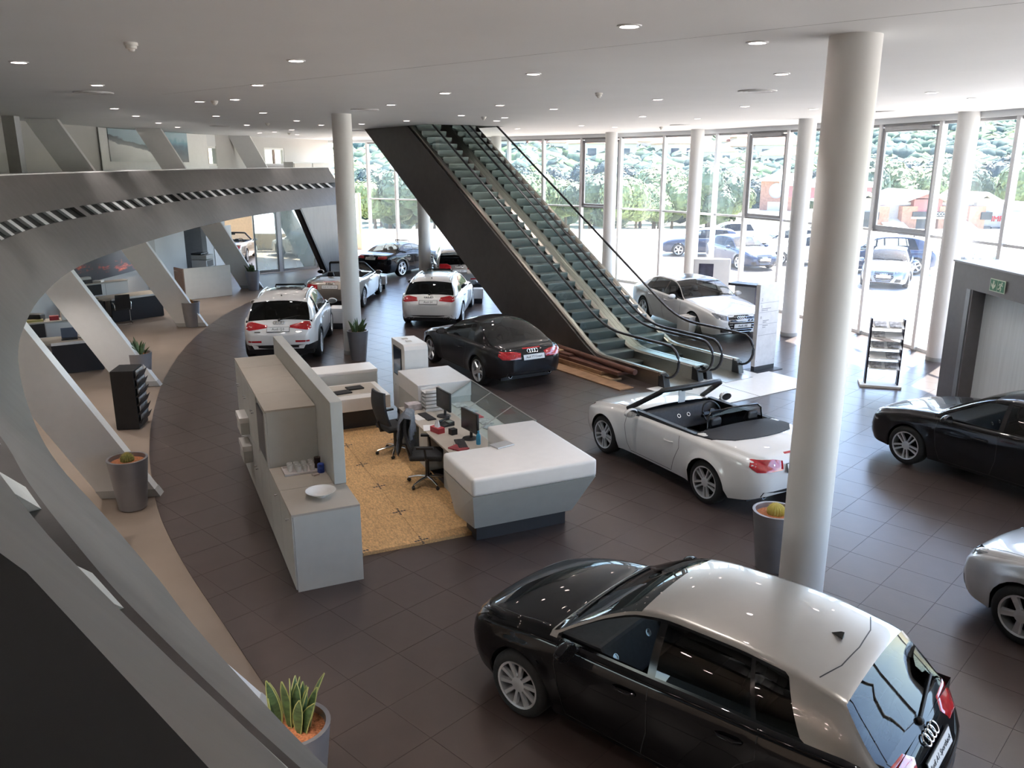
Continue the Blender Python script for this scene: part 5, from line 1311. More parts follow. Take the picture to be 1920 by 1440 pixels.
# shutter with horizontal ribs in the back room
M_SHUT = glassmat('shutter_translucent', (.9, .93, .96), 1.3, haze=.8, hazecol=(.9, .93, .96), translucent=True)
sh_ = thing('roller_shutter', 'pale roller shutter with horizontal ribs behind the sliding glass door', 'shutter', (-14.5, 46.75, 0), 0)
for k in range(9): m = MB(); m.box(0, 5.9, -.01, .01, .9 + k * .24, 1.12 + k * .24); m.build('shutter_slat', M_SHUT, sh_)

# ------------------------------------------------------------------ ceiling fittings
M_DL = mat('downlight_glow', (1, .85, .8), .4, emit=(1.0, .80, .74), estr=22.0); M_DL.cycles.emission_sampling = 'NONE'; M_RING = mat('downlight_ring', (.7, .7, .7), .4)
dm = MB(); dm.lathe([(.080, -.004), (.080, -.002), (0, -.002)], 20); DL_G = dm.mesh('lamp_glow', M_DL); dm = MB(); dm.lathe([(.080, -.002), (.082, -.012), (.105, -.008), (.108, 0)], 20, 0, None); DL_R = dm.mesh('lamp_ring', M_RING, 40)
def spot(name, watts, col, ang):
    L = bpy.data.lights.new(name, 'SPOT'); L.energy = watts; L.color = col; L.spot_size = math.radians(ang); L.spot_blend = .6; L.shadow_soft_size = .07; return L
SPOT_H = spot('downlight_beam', 75, (1.0, .94, .90), 75); SPOT_M = spot('soffit_beam', 92, (1.0, .92, .84), 115)
LIGHTS = [(35, 116), (182, 159), (214, 203), (255, 217), (297, 230), (333, 238), (555, 113), (483, 159), (374, 190), (440, 186), (493, 211), (405, 217), (463, 234), (487, 249), (515, 247), (547, 243), (556, 226), (602, 234), (557, 252), (678, 232), (733, 196), (834, 174), (937, 197), (865, 216), (762, 226), (946, 220), (931, 226), (1000, 138), (1180, 48), (1420, 79), (1466, 138), (1233, 186), (1038, 204), (1205, 218), (1396, 199), (1747, 173), (1825, 184), (1090, 235), (970, 241), (1308, 222), (1525, 204), (1152, 238)]
for px, py in LIGHTS:
    p = G(px, py, ZC); t = thing('downlight', 'small round recessed downlight glowing in the white ceiling', 'downlight', (p.x, p.y, ZC), 0, 'recessed ceiling downlights'); link('lamp_glow', DL_G, t); link('lamp_ring', DL_R, t); link('lamp_beam', SPOT_H, t, T(0, 0, -.03))
for x, y in ((-1.5, 3.5), (3.5, 4.0), (7.5, 5.5), (6, 1), (1, .5)):
    t = thing('downlight', 'small round recessed downlight glowing in the white ceiling', 'downlight', (x, y, ZC), 0, 'recessed ceiling downlights'); link('lamp_glow', DL_G, t); link('lamp_ring', DL_R, t); link('lamp_beam', SPOT_H, t, T(0, 0, -.03))
k = 0
for i in range(6, NB - 8, 6):                                      # warm downlights in the soffit under the mezzanine
    for ins in ((1.3, 3.6) if i > 40 else (.75, 2.4)):
        p = bp(i, Z_LOW, ins); t = thing('soffit_downlight', 'small round downlight in the soffit under the mezzanine', 'downlight', (p[0], p[1], 3.08), 0, 'downlights under the mezzanine'); link('lamp_glow', DL_G, t); link('lamp_ring', DL_R, t); link('lamp_beam', SPOT_M, t, T(0, 0, -.03))
M_DET = mat('detector_white', (.72, .70, .66), .5)
dm = MB(); dm.lathe([(.0, -.085), (.025, -.08), (.035, -.06), (.05, -.055), (.055, -.03), (.065, -.025), (.065, 0)], 20); DET = dm.mesh('smoke_detector', M_DET, 40)
for px, py, lb in ((245, 80, 'white smoke detector on the ceiling at the upper left, nearest'), (402, 189, 'white smoke detector between two downlights above the balustrade'), (502, 231, 'small smoke detector left of the far white column head'), (542, 249, 'farthest smoke detector above the mezzanine cabinet'), (907, 219, 'smoke detector above the escalator handrails'), (1123, 174, 'white smoke detector right of the middle of the ceiling'), (1240, 238, 'small smoke detector close to the glass wall head')):
    p = G(px, py, ZC); tag(link('smoke_detector', DET, None, T(p.x, p.y, ZC)), lb, 'detector')
dm = MB()
for r in (.30, .22, .14): dm.lathe([(r - .05, -.012), (r, -.02), (r + .01, -.012), (r + .01, 0)], 28)
dm.lathe([(.04, -.02), (.0, -.025)], 16); DIF_A = dm.mesh('diffuser_rings', mat('diffuser_white', (.66, .66, .66), .45), 40); dm = MB(); dm.lathe([(.29, -.003), (0, -.003)], 28); DIF_B = dm.mesh('diffuser_void', M_SLOT)
for px, py, lb in ((1420, 170, 'round slotted air diffuser in the ceiling left of the near column'), (684, 205, 'round air diffuser in the ceiling beside the left column head'), (175, 173, 'round air diffuser in the ceiling at the upper left'), (412, 236, 'far round air diffuser above the mountain prints'), (1275, 234, 'round air diffuser near the glass wall'), (1660, 209, 'round air diffuser right of the near column')):
    p = G(px, py, ZC); t = thing('air_diffuser', lb, 'diffuser', (p.x, p.y, ZC)); link('diffuser_rings', DIF_A, t); link('diffuser_void', DIF_B, t)

# ------------------------------------------------------------------ escalators
M_CLAD = mat('escalator_cladding', (0.075, 0.066, 0.062), .5, .3, var=.1, scale=5); M_STEEL = mat('brushed_steel', (.48, .44, .39), .33, 1.0, var=.08, scale=25, stretch=(1, 1, 6))
M_STEP = mat('step_metal', (.20, .21, .20), .45, .6, var=.12, scale=14); M_RISER = mat('riser_metal', (.13, .14, .135), .5, .6, var=.15, scale=30, stretch=(8, 8, .4)); M_RAIL = mat('handrail_rubber', (.02, .02, .022), .35)
TAN = math.tan(math.radians(30)); AB = 1.95
def z_n(a): return max(0.0, TAN * (a - AB)) if a > AB + .6 else (0 if a < AB - .6 else TAN * (a - AB + .6) ** 2 / 2.4)
def z_d(a): return max(.30, 0) if a < 1.4 else .30 + (z_n(a) + .17 - .30 if z_n(a) + .17 > .30 else 0)
A_TOP = 14.6
def escalator(r0, r1, label, clad_left):
    t = thing('escalator', label, 'escalator', E0, EA)                # local x = along, local y = -r
    W0, W1 = r0 + .15, r1 - .15
    aa = [-.05 + .25 * k for k in range(int((A_TOP + .05) / .25) + 1)]
    # steps
    k = 0; a = AB - .30
    while a < A_TOP - .4:
        z = (k + .6) * .2; 
        m = MB(); m.box(a, a + .36, -W1, -W0, z - .02, z, 0); m.add([(a, -W1, z - .02), (a, -W0, z - .02), (a + .035, -W0, z - .24), (a + .035, -W1, z - .24)], [(0, 1, 2, 3)], 1)
        m.build('step', [M_STEP, M_RISER], t); a += .2 / TAN; k += 1
    m = MB(); m.box(-.6, AB - .28, -W1, -W0, .0, .02); m.build('comb_plate', M_STEEL, t)
    for side, rr in ((1, r0), (-1, r1)):
        inner = rr + side * .15
        # skirt and deck
        def sweep(prof, nm, mt, a_list, par=t, smooth=None):
            n = len(prof); vs = []; fs = []
            for i, a in enumerate(a_list):
                for dr, fz in prof: vs.append((a, -(rr + side * dr), fz(a)))
                if i:
                    for e in range(n): fs.append(((i - 1) * n + e, (i - 1) * n + (e + 1) % n, i * n + (e + 1) % n, i * n + e))
            fs += [tuple(range(n - 1, -1, -1)), tuple((len(a_list) - 1) * n + e for e in range(n))]
            mm = MB(); mm.add(vs, fs); return mm.build(nm, mt, par, smooth=smooth)
        sweep([(.135, lambda a: max(0, z_n(a) - .30)), (.150, lambda a: max(0, z_n(a) - .30)), (.150, lambda a: z_d(a)), (.135, lambda a: z_d(a))], 'skirt_panel', M_STEEL, aa)
        sweep([(-.01, lambda a: z_d(a) - .05), (.16, lambda a: z_d(a) - .03), (.16, lambda a: z_d(a) + .0), (.10, lambda a: z_d(a) + .035), (.02, lambda a: z_d(a) + .035), (-.01, lambda a: z_d(a) + .0)], 'deck_trim', M_STEEL, aa)
        ga = [.05 + .25 * q for q in range(int((A_TOP - .05) / .25) + 1)]
        sweep([(.074, lambda a: z_d(a)), (.086, lambda a: z_d(a)), (.086, lambda a: z_n(a) + .90), (.074, lambda a: z_n(a) + .90)], 'glass_balustrade', M_GLASS, ga)
        path = [(a, -(rr + side * .08), z_n(a) + .95) for a in reversed(ga)]
        for q in range(1, 12):
            th = PI / 2 + PI * q / 11 * 1.02; path.append((-.02 + .36 * math.cos(th) - .12, -(rr + side * .08), .59 + .36 * math.sin(th)))
        path.append((.10, -(rr + side * .08), .235))
        m = MB(); m.tube(path, .036, 8, sy=.8); m.build('handrail', M_RAIL, t, smooth=60)
        # glass end, newel box and cap
        m = MB(); fan = [(.05, -(rr + side * .08), .30), (.05, -(rr + side * .08), .90)] + [(-.14 + .33 * math.cos(PI / 2 + PI * q / 10), -(rr + side * .08), .59 + .33 * math.sin(PI / 2 + PI * q / 10)) for q in range(11)]
        m.add(fan + [(p[0], p[1] + .008, p[2]) for p in fan], [tuple(range(len(fan))), tuple(range(2 * len(fan) - 1, len(fan) - 1, -1))]); m.build('glass_end', M_GLASS, t)
        ys = sorted((-(rr - side * .01), -(rr + side * .17)))
        m = MB(); m.box(.02, 1.5, ys[0], ys[1], 0, .31); m.build('newel_base', M_STEEL, t)
        m = MB(); m.hexa([(-.20, ys[0], .0), (.03, ys[0], .0), (.03, ys[1], 0), (-.20, ys[1], 0)], [(-.13, ys[0], .27), (.03, ys[0], .33), (.03, ys[1], .33), (-.13, ys[1], .27)]); m.build('newel_cap', M_RAIL, t, bevel=.02)
    if clad_left:
        poly = [(1.3, .0), (5.15, .0), (15.7, TAN * (15.7 - 5.15)), (14.0, 6.6), (12.0, z_n(12.0) + .12), (6, z_n(6) + .12), (2.6, z_n(2.6) + .12), (1.9, .14)]
        m = MB(); M = Matrix(((1, 0, 0, 0), (0, 0, -1, -(r0 - .02) + .05), (0, 1, 0, 0), (0, 0, 0, 1)))
        m.prism([(x, z) for x, z in poly], 0.0, .05, 0, M); m.build('side_cladding', M_CLAD, t)
    m = MB(); s0 = 4.9
    m.hexa([(s0, -r1, .0), (s0, -r0, .0), (s0 + .3, -r0, .0), (s0 + .3, -r1, .0)][::-1], [(15.6, -r1, TAN * 10.5), (15.6, -r0, TAN * 10.5), (15.3, -r0, TAN * 10.5 + .1), (15.3, -r1, TAN * 10.5 + .1)][::-1]); m.build('soffit', M_CLAD, t)
    return t
escalator(.0, 1.18, 'left escalator with dark side cladding rising to the ceiling opening', True)
t2 = escalator(1.30, 2.48, 'right escalator nearer the glass wall, beside the white sedan', False)
m = MB(); poly = [(1.3, .0), (5.15, .0), (15.7, TAN * 10.55), (14.0, 6.6), (12.0, z_n(12.0) + .12), (6, z_n(6) + .12), (2.6, z_n(2.6) + .12), (1.9, .14)]
m.prism(poly, 0, .05, 0, Matrix(((1, 0, 0, 0), (0, 0, -1, -2.46), (0, 1, 0, 0), (0, 0, 0, 1)))); m.build('side_cladding', M_CLAD, t2)
m = MB()
n = 0; vs = []; fs = []
aa = [-.05 + .25 * k for k in range(int((A_TOP + .05) / .25) + 1)]
for i, a in enumerate(aa):
    for r, dz in ((1.17, -.04), (1.31, -.04), (1.31, .03), (1.17, .03)): vs.append((a, -r, z_d(a) + dz))
    if i:
        for e in range(4): fs.append(((i - 1) * 4 + e, (i - 1) * 4 + (e + 1) % 4, i * 4 + (e + 1) % 4, i * 4 + e))
m.add(vs, fs); m.build('middle_deck', M_STEEL, t2)
# white landing plates
M_LAND = mat('landing_white', (.74, .73, .71), .4, var=.03)
for k, (r0, r1, a0, a1) in enumerate(((-.35, 1.22, -1.75, .0), (1.24, 3.1, -1.75, .0))):
    q = [ep(a0, r0, 0), ep(a0, r1, 0), ep(a1, r1, 0), ep(a1, r0, 0)]; m = MB(); m.prism([(p.x, p.y) for p in q], .0, .012); tag(m.build('landing_plate', M_LAND), ('white floor plate at the foot of the left escalator', 'white floor plate at the foot of the right escalator')[k], 'floor plate')
# cardboard and timber pile along the cladding
M_CARD = mat('cardboard', (.30, .17, .09), .8, var=.2, scale=6); M_CARD2 = mat('dark_cardboard', (.12, .05, .032), .75, var=.2, scale=6); M_CARD3 = mat('pale_cardboard', (.45, .28, .15), .8, var=.15, scale=6)
PILE = [(.9, 4.6, -.62, -.30, 0, .05, M_CARD3, 'flat pale cardboard sheet lowest in the pile by the escalator'), (.2, 3.2, -.95, -.55, 0, .03, M_CARD, 'thin brown board lying out on the floor beside the pile'), (1.3, 4.9, -.55, -.10, .05, .14, M_CARD, 'long brown carton on the pale sheet of the escalator pile'), (.8, 3.6, -.50, -.12, .14, .22, M_CARD2, 'dark brown carton in the middle of the escalator pile'), (2.6, 5.6, -.48, -.10, .22, .28, M_CARD2, 'dark flat carton at the far end of the escalator pile'), (3.0, 4.2, -.60, -.2, .28, .31, M_CARD3, 'pale torn cardboard flap on top of the escalator pile'), (4.3, 6.2, -.5, -.15, .0, .12, M_CARD, 'brown carton at the far end under the dark cladding')]
for a0, a1, r0, r1, z0, z1, mt, lb in PILE:
    m = MB(); m.box(a0, a1, -r1, -r0, z0, z1); o = m.build('carton', mt, None, bevel=.008); o.location = E0; o.rotation_euler = (0, 0, EA + random.uniform(-.02, .02)); tag(o, lb, 'carton')
m = MB(); m.tube([(.4, .34, .285), (3.4, .30, .32)], .065, 12); o = m.build('cardboard_roll', M_CARD2, None, smooth=50); o.location = E0; o.rotation_euler = (0, 0, EA); tag(o, 'reddish brown cardboard roll lying on top of the escalator pile', 'roll')
# ------------------------------------------------------------------ reception island (frame: a across, b along)
RA = math.radians(24.5); RO = Vector((-2.46, 8.45, 0))
def rthing(name, label, cat, a=0, b=0, z=0, rot=0, group=None):
    p = RO + Vector((math.cos(RA), math.sin(RA), 0)) * a + Vector((-math.sin(RA), math.cos(RA), 0)) * b
    return thing(name, label, cat, (p.x, p.y, z), RA + rot, group)
def rmesh(mb, name, mats, label, cat, a=0, b=0, z=0, rot=0, group=None, **k):
    o = mb.build(name, mats, None, **k); p = RO + Vector((math.cos(RA), math.sin(RA), 0)) * a + Vector((-math.sin(RA), math.cos(RA), 0)) * b
    o.location = (p.x, p.y, z); o.rotation_euler = (0, 0, RA + rot); return tag(o, label, cat, group)
M_LAM = mat('grey_laminate', (0.53, 0.53, 0.50), .5, var=.03, scale=6); M_LAMT = mat('warm_laminate_top', (0.46, 0.41, 0.35), .45, var=.03, scale=6); M_DK = mat('dark_plinth', (.03, .03, .035), .5); M_GLOSSW = mat('solid_surface_white', (.74, .71, .68), .35, var=.02)
M_KNOB = M_CHROME
def knob(par, x, y, z):
    m = MB(); m.lathe([(.010, 0), (.008, .02), (.016, .024), (.014, .034), (0, .036)], 12, 0, T(x, y, z) @ RY(-PI / 2)); m.build('knob', M_KNOB, par, smooth=40)
# low cabinets
for k, (b0, b1, lb) in enumerate(((0, .78, 'low grey cabinet at the near end of the island, under the white bowl'), (.785, 1.60, 'low grey cabinet under the tray of cups'))):
    t = rthing('low_cabinet', lb, 'cabinet', 0, b0); w = b1 - b0
    m = MB(); m.box(.02, .78, 0, w, .0, .93); m.build('cabinet_body', M_LAM, t); m = MB(); m.box(0, .78, 0, w, .93, .955); m.build('cabinet_top', M_LAMT, t, bevel=.003)
    m = MB(); m.box(0, .018, .004, w - .004, .03, .925); d = m.build('cabinet_door', M_LAM, t, bevel=.003); knob(d, 0, w * .28, .82)
# tall cabinets
TB = [(1.605, 2.45), (2.455, 3.25), (3.255, 4.05), (4.055, 4.80)]
for k, (b0, b1) in enumerate(TB):
    t = rthing('tall_cabinet', ('tall grey cabinet with open niche beside the cups', 'tall grey cabinet second from the cups end of the island', 'tall grey cabinet third from the cups end of the island', 'tall grey cabinet at the far end of the island')[k], 'cabinet', 0, b0); w = b1 - b0
    m = MB(); m.box(.02, .64, 0, w, 0, 1.70); m.build('cabinet_body', M_LAM, t); m = MB(); m.box(0, .64, 0, w, 1.70, 1.725); m.build('cabinet_top', M_LAMT, t, bevel=.003)
    if k == 0:
        m = MB(); m.box(0, .018, .004, w - .004, .03, .92); m.build('cabinet_door', M_LAM, t, bevel=.003)
        m = MB(); m.box(-.004, .02, .10, w - .05, 1.0, 1.62); m.build('niche', mat('niche_dark', (.10, .10, .11), .4), t)
        m = MB(); m.box(-.006, .018, .004, .10, .93, 1.69); m.build('niche_post', M_LAM, t)
    else:
        for z0, z1 in ((.03, .85), (.86, 1.69)):
            m = MB(); m.box(0, .018, .004, w / 2 - .002, z0, z1); d = m.build('cabinet_door', M_LAM, t, bevel=.003); knob(d, 0, w / 2 - .06, (z0 + z1) / 2 + .1)
            m = MB(); m.box(0, .018, w / 2 + .002, w - .004, z0, z1); d = m.build('cabinet_door', M_LAM, t, bevel=.003); knob(d, 0, w / 2 + .06, (z0 + z1) / 2 + .1)
    if k == 2:
        for q, (z0, y0) in enumerate(((.86, .17), (.46, .05))):
            m = MB(); m.box(-.13, -.004, y0, y0 + .46, z0, z0 + .18); m.box(-.14, -.004, y0 - .01, y0 + .47, z0 + .18, z0 + .26, 1); tag(m.build('open_drawer', [M_LAM, M_GLOSSW], t, bevel=.004), ('upper white drawer standing open', 'lower white drawer standing open')[q])
# partition panel
m = MB(); m.box(.645, .79, .70, 4.95, .958, 2.0); rmesh(m, 'partition_panel', M_LAM, 'thick upright grey panel running along the island above the cabinets', 'panel', bevel=.006)
m = MB(); m.box(.66, .785, 1.62, 4.95, .02, .956); rmesh(m, 'partition_base', M_LAM, 'grey base wall below the upright panel, facing the wooden floor', 'panel')
# OSB floor: sheets with dark joint marks
M_OSB = mat('strand_board', (.60, .36, .16), .75, var=.30, scale=55, stretch=(1, .35, 1), bump=.1, bscale=60); M_OSBE = mat('strand_board_edge', (.55, .40, .24), .8)
osb = rthing('strand_board_floor', 'raised orange strand board floor with dark joint marks inside the island', 'floor board')
ai = [.86, 1.70, 2.62]; bi = [.57, 1.60, 2.62, 3.64, 4.66, 5.66]
for i in range(2):
    for j in range(5):
        m = MB(); m.box(ai[i] + .002, ai[i + 1] - .002, bi[j] + .002, bi[j + 1] - .002, 0, .045); m.build('board_sheet', M_OSB, osb)
for i in range(3):
    for j in range(6):
        x = min(max(ai[i] - (.0 if i else -.05), .90), 2.57); y = min(max(bi[j], .62), 5.6)
        m = MB()
        for dx in (-.10, -.05, .0, .05, .10): m.lathe([(.020, .0455), (.0, .0465)], 6, 0, T(x + dx * .8, y + dx * .1)); m.lathe([(.018, .0455), (.0, .0465)], 6, 0, T(x + dx * .05, y + dx))
        m.build('joint_mark', M_INK, osb)
# low display tables at the back
t = rthing('display_table', 'low white display table carrying two black folders', 'table', 1.50, 5.35)
m = MB(); m.box(0, 1.20, 0, 1.05, .42, .66); m.box(.05, 1.10, .25, .98, .655, .668, 1); m.build('table_body', [M_GLOSSW, M_LAMT], t, bevel=.01); m = MB(); m.box(.35, 1.0, .2, .8, 0, .42); m.build('table_foot', M_DK, t)
t = rthing('display_bench', 'long low beige display bench behind the display table', 'bench', 1.45, 6.55)
m = MB(); m.box(0, 1.35, 0, .62, .35, .84); m.build('bench_body', M_LAM, t, bevel=.03, bseg=3, smooth=40); m = MB(); m.box(-.005, 1.355, -.005, .625, .80, .87); m.build('bench_top', M_GLOSSW, t, bevel=.02); m = MB(); m.box(.2, 1.1, .1, .5, 0, .35); m.build('bench_foot', M_DK, t)
for k, (a, b, r) in enumerate(((1.92, 5.78, .15), (2.20, 6.0, .1))):
    m = MB(); m.box(-.15, .15, -.11, .11, 0, .025); rmesh(m, 'folder', M_BLACK, ('black folder on the display table, left of two', 'black folder on the display table, right of two')[k], 'folder', a, b, .67, r, bevel=.006)
# screen kiosk
def kiosk(t, w=.46, d=.82, h=1.5):
    m = MB(); prof = [(0, .14), (d, .14), (d, h), (.10, h), (.03, h - .03), (0, h - .10)]
    M = Matrix(((0, 0, 1, 0), (1, 0, 0, 0), (0, 1, 0, 0), (0, 0, 0, 1))); m.prism(prof, 0, w, 0, M); m.build('kiosk_body', M_GLOSSW, t, bevel=.012, bseg=3)
    m = MB(); m.box(.05, w - .05, .05, d - .05, 0, .14); m.build('kiosk_foot', M_DK, t)
    return t
t = rthing('screen_kiosk', 'white kiosk with a small dark screen at the back of the island', 'kiosk', 3.05, 5.55); kiosk(t)
M_SCREEN = mat('kiosk_screen', (.03, .05, .09), .12, var=.6, scale=3)
m = MB(); m.box(-.012, .006, .22, .66, .86, 1.36); m.build('screen', M_SCREEN, t); m = MB(); m.box(-.008, .006, .19, .69, .83, 1.39); m.build('screen_bezel', M_BLACK, t)
m = MB(); m.lathe([(.02, 0), (.0, .01)], 12, 0, T(-.002, .62, .62) @ RY(-PI / 2)); m.build('lock', M_ALU, t)
for y in (.30, .55): m = MB(); m.box(.15, .25, y, y + .1, 1.50, 1.508); m.build('top_cover', M_LAMT, t)
# white end cabinet of the counter
t = rthing('counter_cabinet', 'white topped grey cabinet between the kiosk and the letter trays', 'cabinet', 2.88, 4.25)
m = MB(); m.box(0, .96, 0, 1.15, .0, .80); m.build('cabinet_body', M_LAM, t); m = MB(); m.box(-.01, .97, -.01, 1.16, .80, 1.08); m.build('cabinet_top', M_GLOSSW, t, bevel=.012)
# work desk
t = rthing('work_desk', 'long cluttered work desk behind the counter', 'desk', 2.52, .92)
m = MB(); m.box(0, .72, 0, 3.32, .71, .74); m.build('desktop', M_LAMT, t, bevel=.004)
for y0 in (.85, 2.0): m = MB(); m.box(.06, .66, y0, y0 + .42, .05, .71); m.build('pedestal', M_LAM, t)
for y0 in (.02, 3.27): m = MB(); m.box(.04, .70, y0, y0 + .03, .0, .71); m.build('side_panel', M_LAM, t)
m = MB(); m.box(.68, .70, .05, 3.27, .1, .71); m.build('modesty_panel', M_DK, t)
# raised glass display behind the desk
t = rthing('glass_display', 'sloping glass display shelf along the outer side of the work desk', 'display case', 3.25, 1.66)
m = MB(); m.box(.0, .58, 0, 2.58, .0, .70); m.build('display_base', M_LAM, t)
m = MB(); m.add([(.02, 0, .74), (.60, 0, 1.06), (.60, 2.58, 1.06), (.02, 2.58, .74), (.02, 0, .73), (.60, 0, 1.05), (.60, 2.58, 1.05), (.02, 2.58, .73)], [(0, 1, 2, 3), (7, 6, 5, 4), (0, 4, 5, 1), (2, 6, 7, 3)]); m.build('glass_slope', M_GLASS, t)
m = MB(); m.box(.595, .605, 0, 2.58, .70, 1.08); m.build('glass_front', M_GLASS, t)
for y in (0.0, .86, 1.72, 2.57): m = MB(); m.tube([(.02, y, .745), (.60, y, 1.065)], .008, 5); m.build('glass_joint', M_ALU, t)
m = MB(); m.tube([(.60, 0, 1.075), (.60, 2.58, 1.075)], .010, 6); m.build('edge_rail', M_ALU, t)
for k in range(7):
    mt = mat('brochure_%d' % (k % 3), ((.5, .5, .5), (.55, .06, .08), (.42, .44, .47))[k % 3], .4, var=.5, scale=14)
    m = MB(); m.box(-.10, .10, -.14, .14, 0, .012); rmesh(m, 'brochure', mt, 'small brochure lying under the sloping glass of the counter', 'brochure', 3.55 + .04 * (k % 2), 1.95 + k * .35, .703, .1 * (k % 3), 'brochures under the glass')
# front counter: white L-shaped top on a tapering grey body
t = rthing('reception_counter', 'white topped reception counter with tapering grey front on a dark plinth', 'counter')
top = [(2.10, -.18), (3.82, -.18), (3.82, 1.66), (3.06, 1.66), (3.06, .86), (2.10, .86)]
m = MB(); m.prism(top, .86, 1.10); m.build('counter_top', M_GLOSSW, t, bevel=.05, bseg=4, smooth=40)
lo = [(2.30, .26), (3.70, .26), (3.78, 1.66), (3.10, 1.66), (3.10, .80), (2.24, .80)]; up = [(2.11, -.165), (3.81, -.165), (3.81, 1.65), (3.07, 1.65), (3.07, .85), (2.11, .85)]
n = 6; m = MB(); m.add([(x, y, .24) for x, y in lo] + [(x, y, .862) for x, y in up], [tuple(range(5, -1, -1)), tuple(range(6, 12))] + [(i, (i + 1) % n, n + (i + 1) % n, n + i) for i in range(n)]); m.build('counter_body', M_LAM, t)
m = MB(); m.prism([(2.38, .40), (3.68, .40), (3.72, 1.62), (3.14, 1.62), (3.14, .75), (2.38, .75)], 0, .25); m.build('plinth', M_DK, t)
m = MB(); m.box(-.14, .14, -.095, .095, 0, .02); rmesh(m, 'closed_laptop', mat('laptop_silver', (.50, .49, .48), .4, .4), 'slim silver tablet lying on the white reception counter', 'tablet', 2.92, .80, 1.10, .25, bevel=.006)
# bowl, tray and cups on the low cabinets
m = MB(); m.lathe([(.0, .0), (.06, .0), (.065, .01), (.14, .045), (.175, .07), (.178, .075), (.172, .075), (.13, .05), (.05, .02), (0, .018)], 36); rmesh(m, 'bowl', mat('porcelain', (.82, .81, .79), .15), 'shallow white bowl on the near low cabinet', 'bowl', .42, .42, .955, smooth=50)
m = MB(); m.box(-.22, .22, -.15, .15, 0, .012); m.box(-.22, .22, -.15, -.135, .012, .03); m.box(-.22, .22, .135, .15, .012, .03); m.box(-.22, -.205, -.135, .135, .012, .03); m.box(.205, .22, -.135, .135, .012, .03)
rmesh(m, 'tray', mat('tray_pink', (.66, .60, .58), .5), 'pale tray holding white cups beside the upright panel', 'tray', .36, 1.36, .955, bevel=.003)
cm = MB(); cm.lathe([(.0, 0), (.026, 0), (.032, .07), (.033, .085), (.029, .085), (.024, .01), (0, .008)], 16); CUP = cm.mesh('cup', mat('cup_white', (.80, .79, .77), .4), 50)
for i in range(4):
    for j in range(3):
        if (i, j) == (0, 0): continue
        p = RO + RZ(RA) @ Vector((.24 + i * .085 + random.uniform(-.008, .008), 1.27 + j * .085 + random.uniform(-.008, .008), 0)); o = link('paper_cup', CUP, None, T(p.x, p.y, .967)); tag(o, 'small white paper cup standing on the pale tray', 'cup', 'paper cups on the tray')
m = MB(); m.lathe([(.0, 0), (.045, 0), (.045, .10), (.04, .115), (0, .115)], 18); rmesh(m, 'tin', mat('tin_blue', (.03, .06, .30), .3, var=.5, scale=30), 'blue tin beside the tray of cups', 'tin', .585, 1.20, .955, smooth=40)
m = MB(); m.lathe([(.0, 0), (.04, 0), (.04, .12), (.042, .122), (.042, .15), (0, .15)], 18); rmesh(m, 'coffee_jar', mat('coffee_brown', (.04, .02, .015), .2), 'dark coffee jar behind the blue tin', 'jar', .575, 1.36, .955, smooth=40)
m = MB(); m.box(-.04, .04, -.03, .03, 0, .02); rmesh(m, 'sugar_packet', mat('packet_pale', (.6, .5, .45), .5), 'small pale packet between tray and blue tin', 'packet', .50, 1.12, .955, .4)
# office chairs
M_FAB = mat('chair_fabric', (.028, .028, .030), .8, var=.2, scale=40, bump=.15)
def office_chair(a, b, rot, label, coat):
    t = rthing('office_chair', label, 'chair', a, b, .045, rot)      # sitter looks towards local +x
    m = MB(); m.box(-.24, .25, -.24, .24, .44, .52); m.build('seat', M_FAB, t, bevel=.035, bseg=3, smooth=50)
    vs = []; fs = []; nu, nv = 6, 9
    for j in range(nv + 1):
        z = .56 + .56 * j / nv; lean = -.22 - .05 * math.sin(PI * j / nv * .9) - .06 * (j / nv)
        wd = .23 * (1 - .25 * max(0, (j / nv - .6)) ** 1.0)
        for i in range(nu + 1): s = -1 + 2 * i / nu; vs.append((lean + .04 * s * s, s * wd, z))
    N = len(vs); vs += [(x - .035, y, z) for x, y, z in vs]
    for j in range(nv):
        for i in range(nu): q = j * (nu + 1) + i; fs += [(q, q + 1, q + nu + 2, q + nu + 1), (N + q, N + q + nu + 1, N + q + nu + 2, N + q + 1)]
    for j in range(nv):
        for i in (0, nu): q = j * (nu + 1) + i; fs.append((q, q + nu + 1, N + q + nu + 1, N + q))
    for i in range(nu):
        for j in (0, nv): q = j * (nu + 1) + i; fs.append((q, q + 1, N + q + 1, N + q))
    m = MB(); m.add(vs, fs); m.build('backrest', M_FAB, t, smooth=50)
    m = MB(); m.tube([(-.05, 0, .43), (-.26, 0, .44), (-.31, 0, .62)], .025, 6); m.build('back_bracket', M_BLACK, t, smooth=50)
    m = MB(); m.tube([(0, 0, .10), (0, 0, .44)], .03, 10); m.build('gas_column', M_BLACK, t, smooth=50)
    for s in (-1, 1):
        m = MB(); m.tube([(.02, s * .25, .46), (.02, s * .30, .50), (.0, s * .30, .66)], .018, 6); m.box(-.12, .13, s * .30 - .035, s * .30 + .035, .66, .69); m.build('armrest', M_BLACK, t)
    for k in range(5):
        c = 2 * PI * k / 5 + .3; m = MB(); m.tube([(.02 * math.cos(c), .02 * math.sin(c), .12), (.16 * math.cos(c), .16 * math.sin(c), .105), (.31 * math.cos(c), .31 * math.sin(c), .065)], [.024, .02, .016], 8); lg = m.build('base_arm', M_CHROME, t, smooth=50)
        m = MB(); m.lathe([(.0, -.022), (.026, -.02), (.028, 0), (.026, .02), (0, .022)], 12, 0, T(.31 * math.cos(c), .31 * math.sin(c), .028) @ RZ(c + 1) @ RX(PI / 2)); m.build('castor', M_BLACK, lg, smooth=50)
    return t
office_chair(2.36, 3.95, math.radians(12), 'black office chair with a bare high back, farther from the viewer', False)
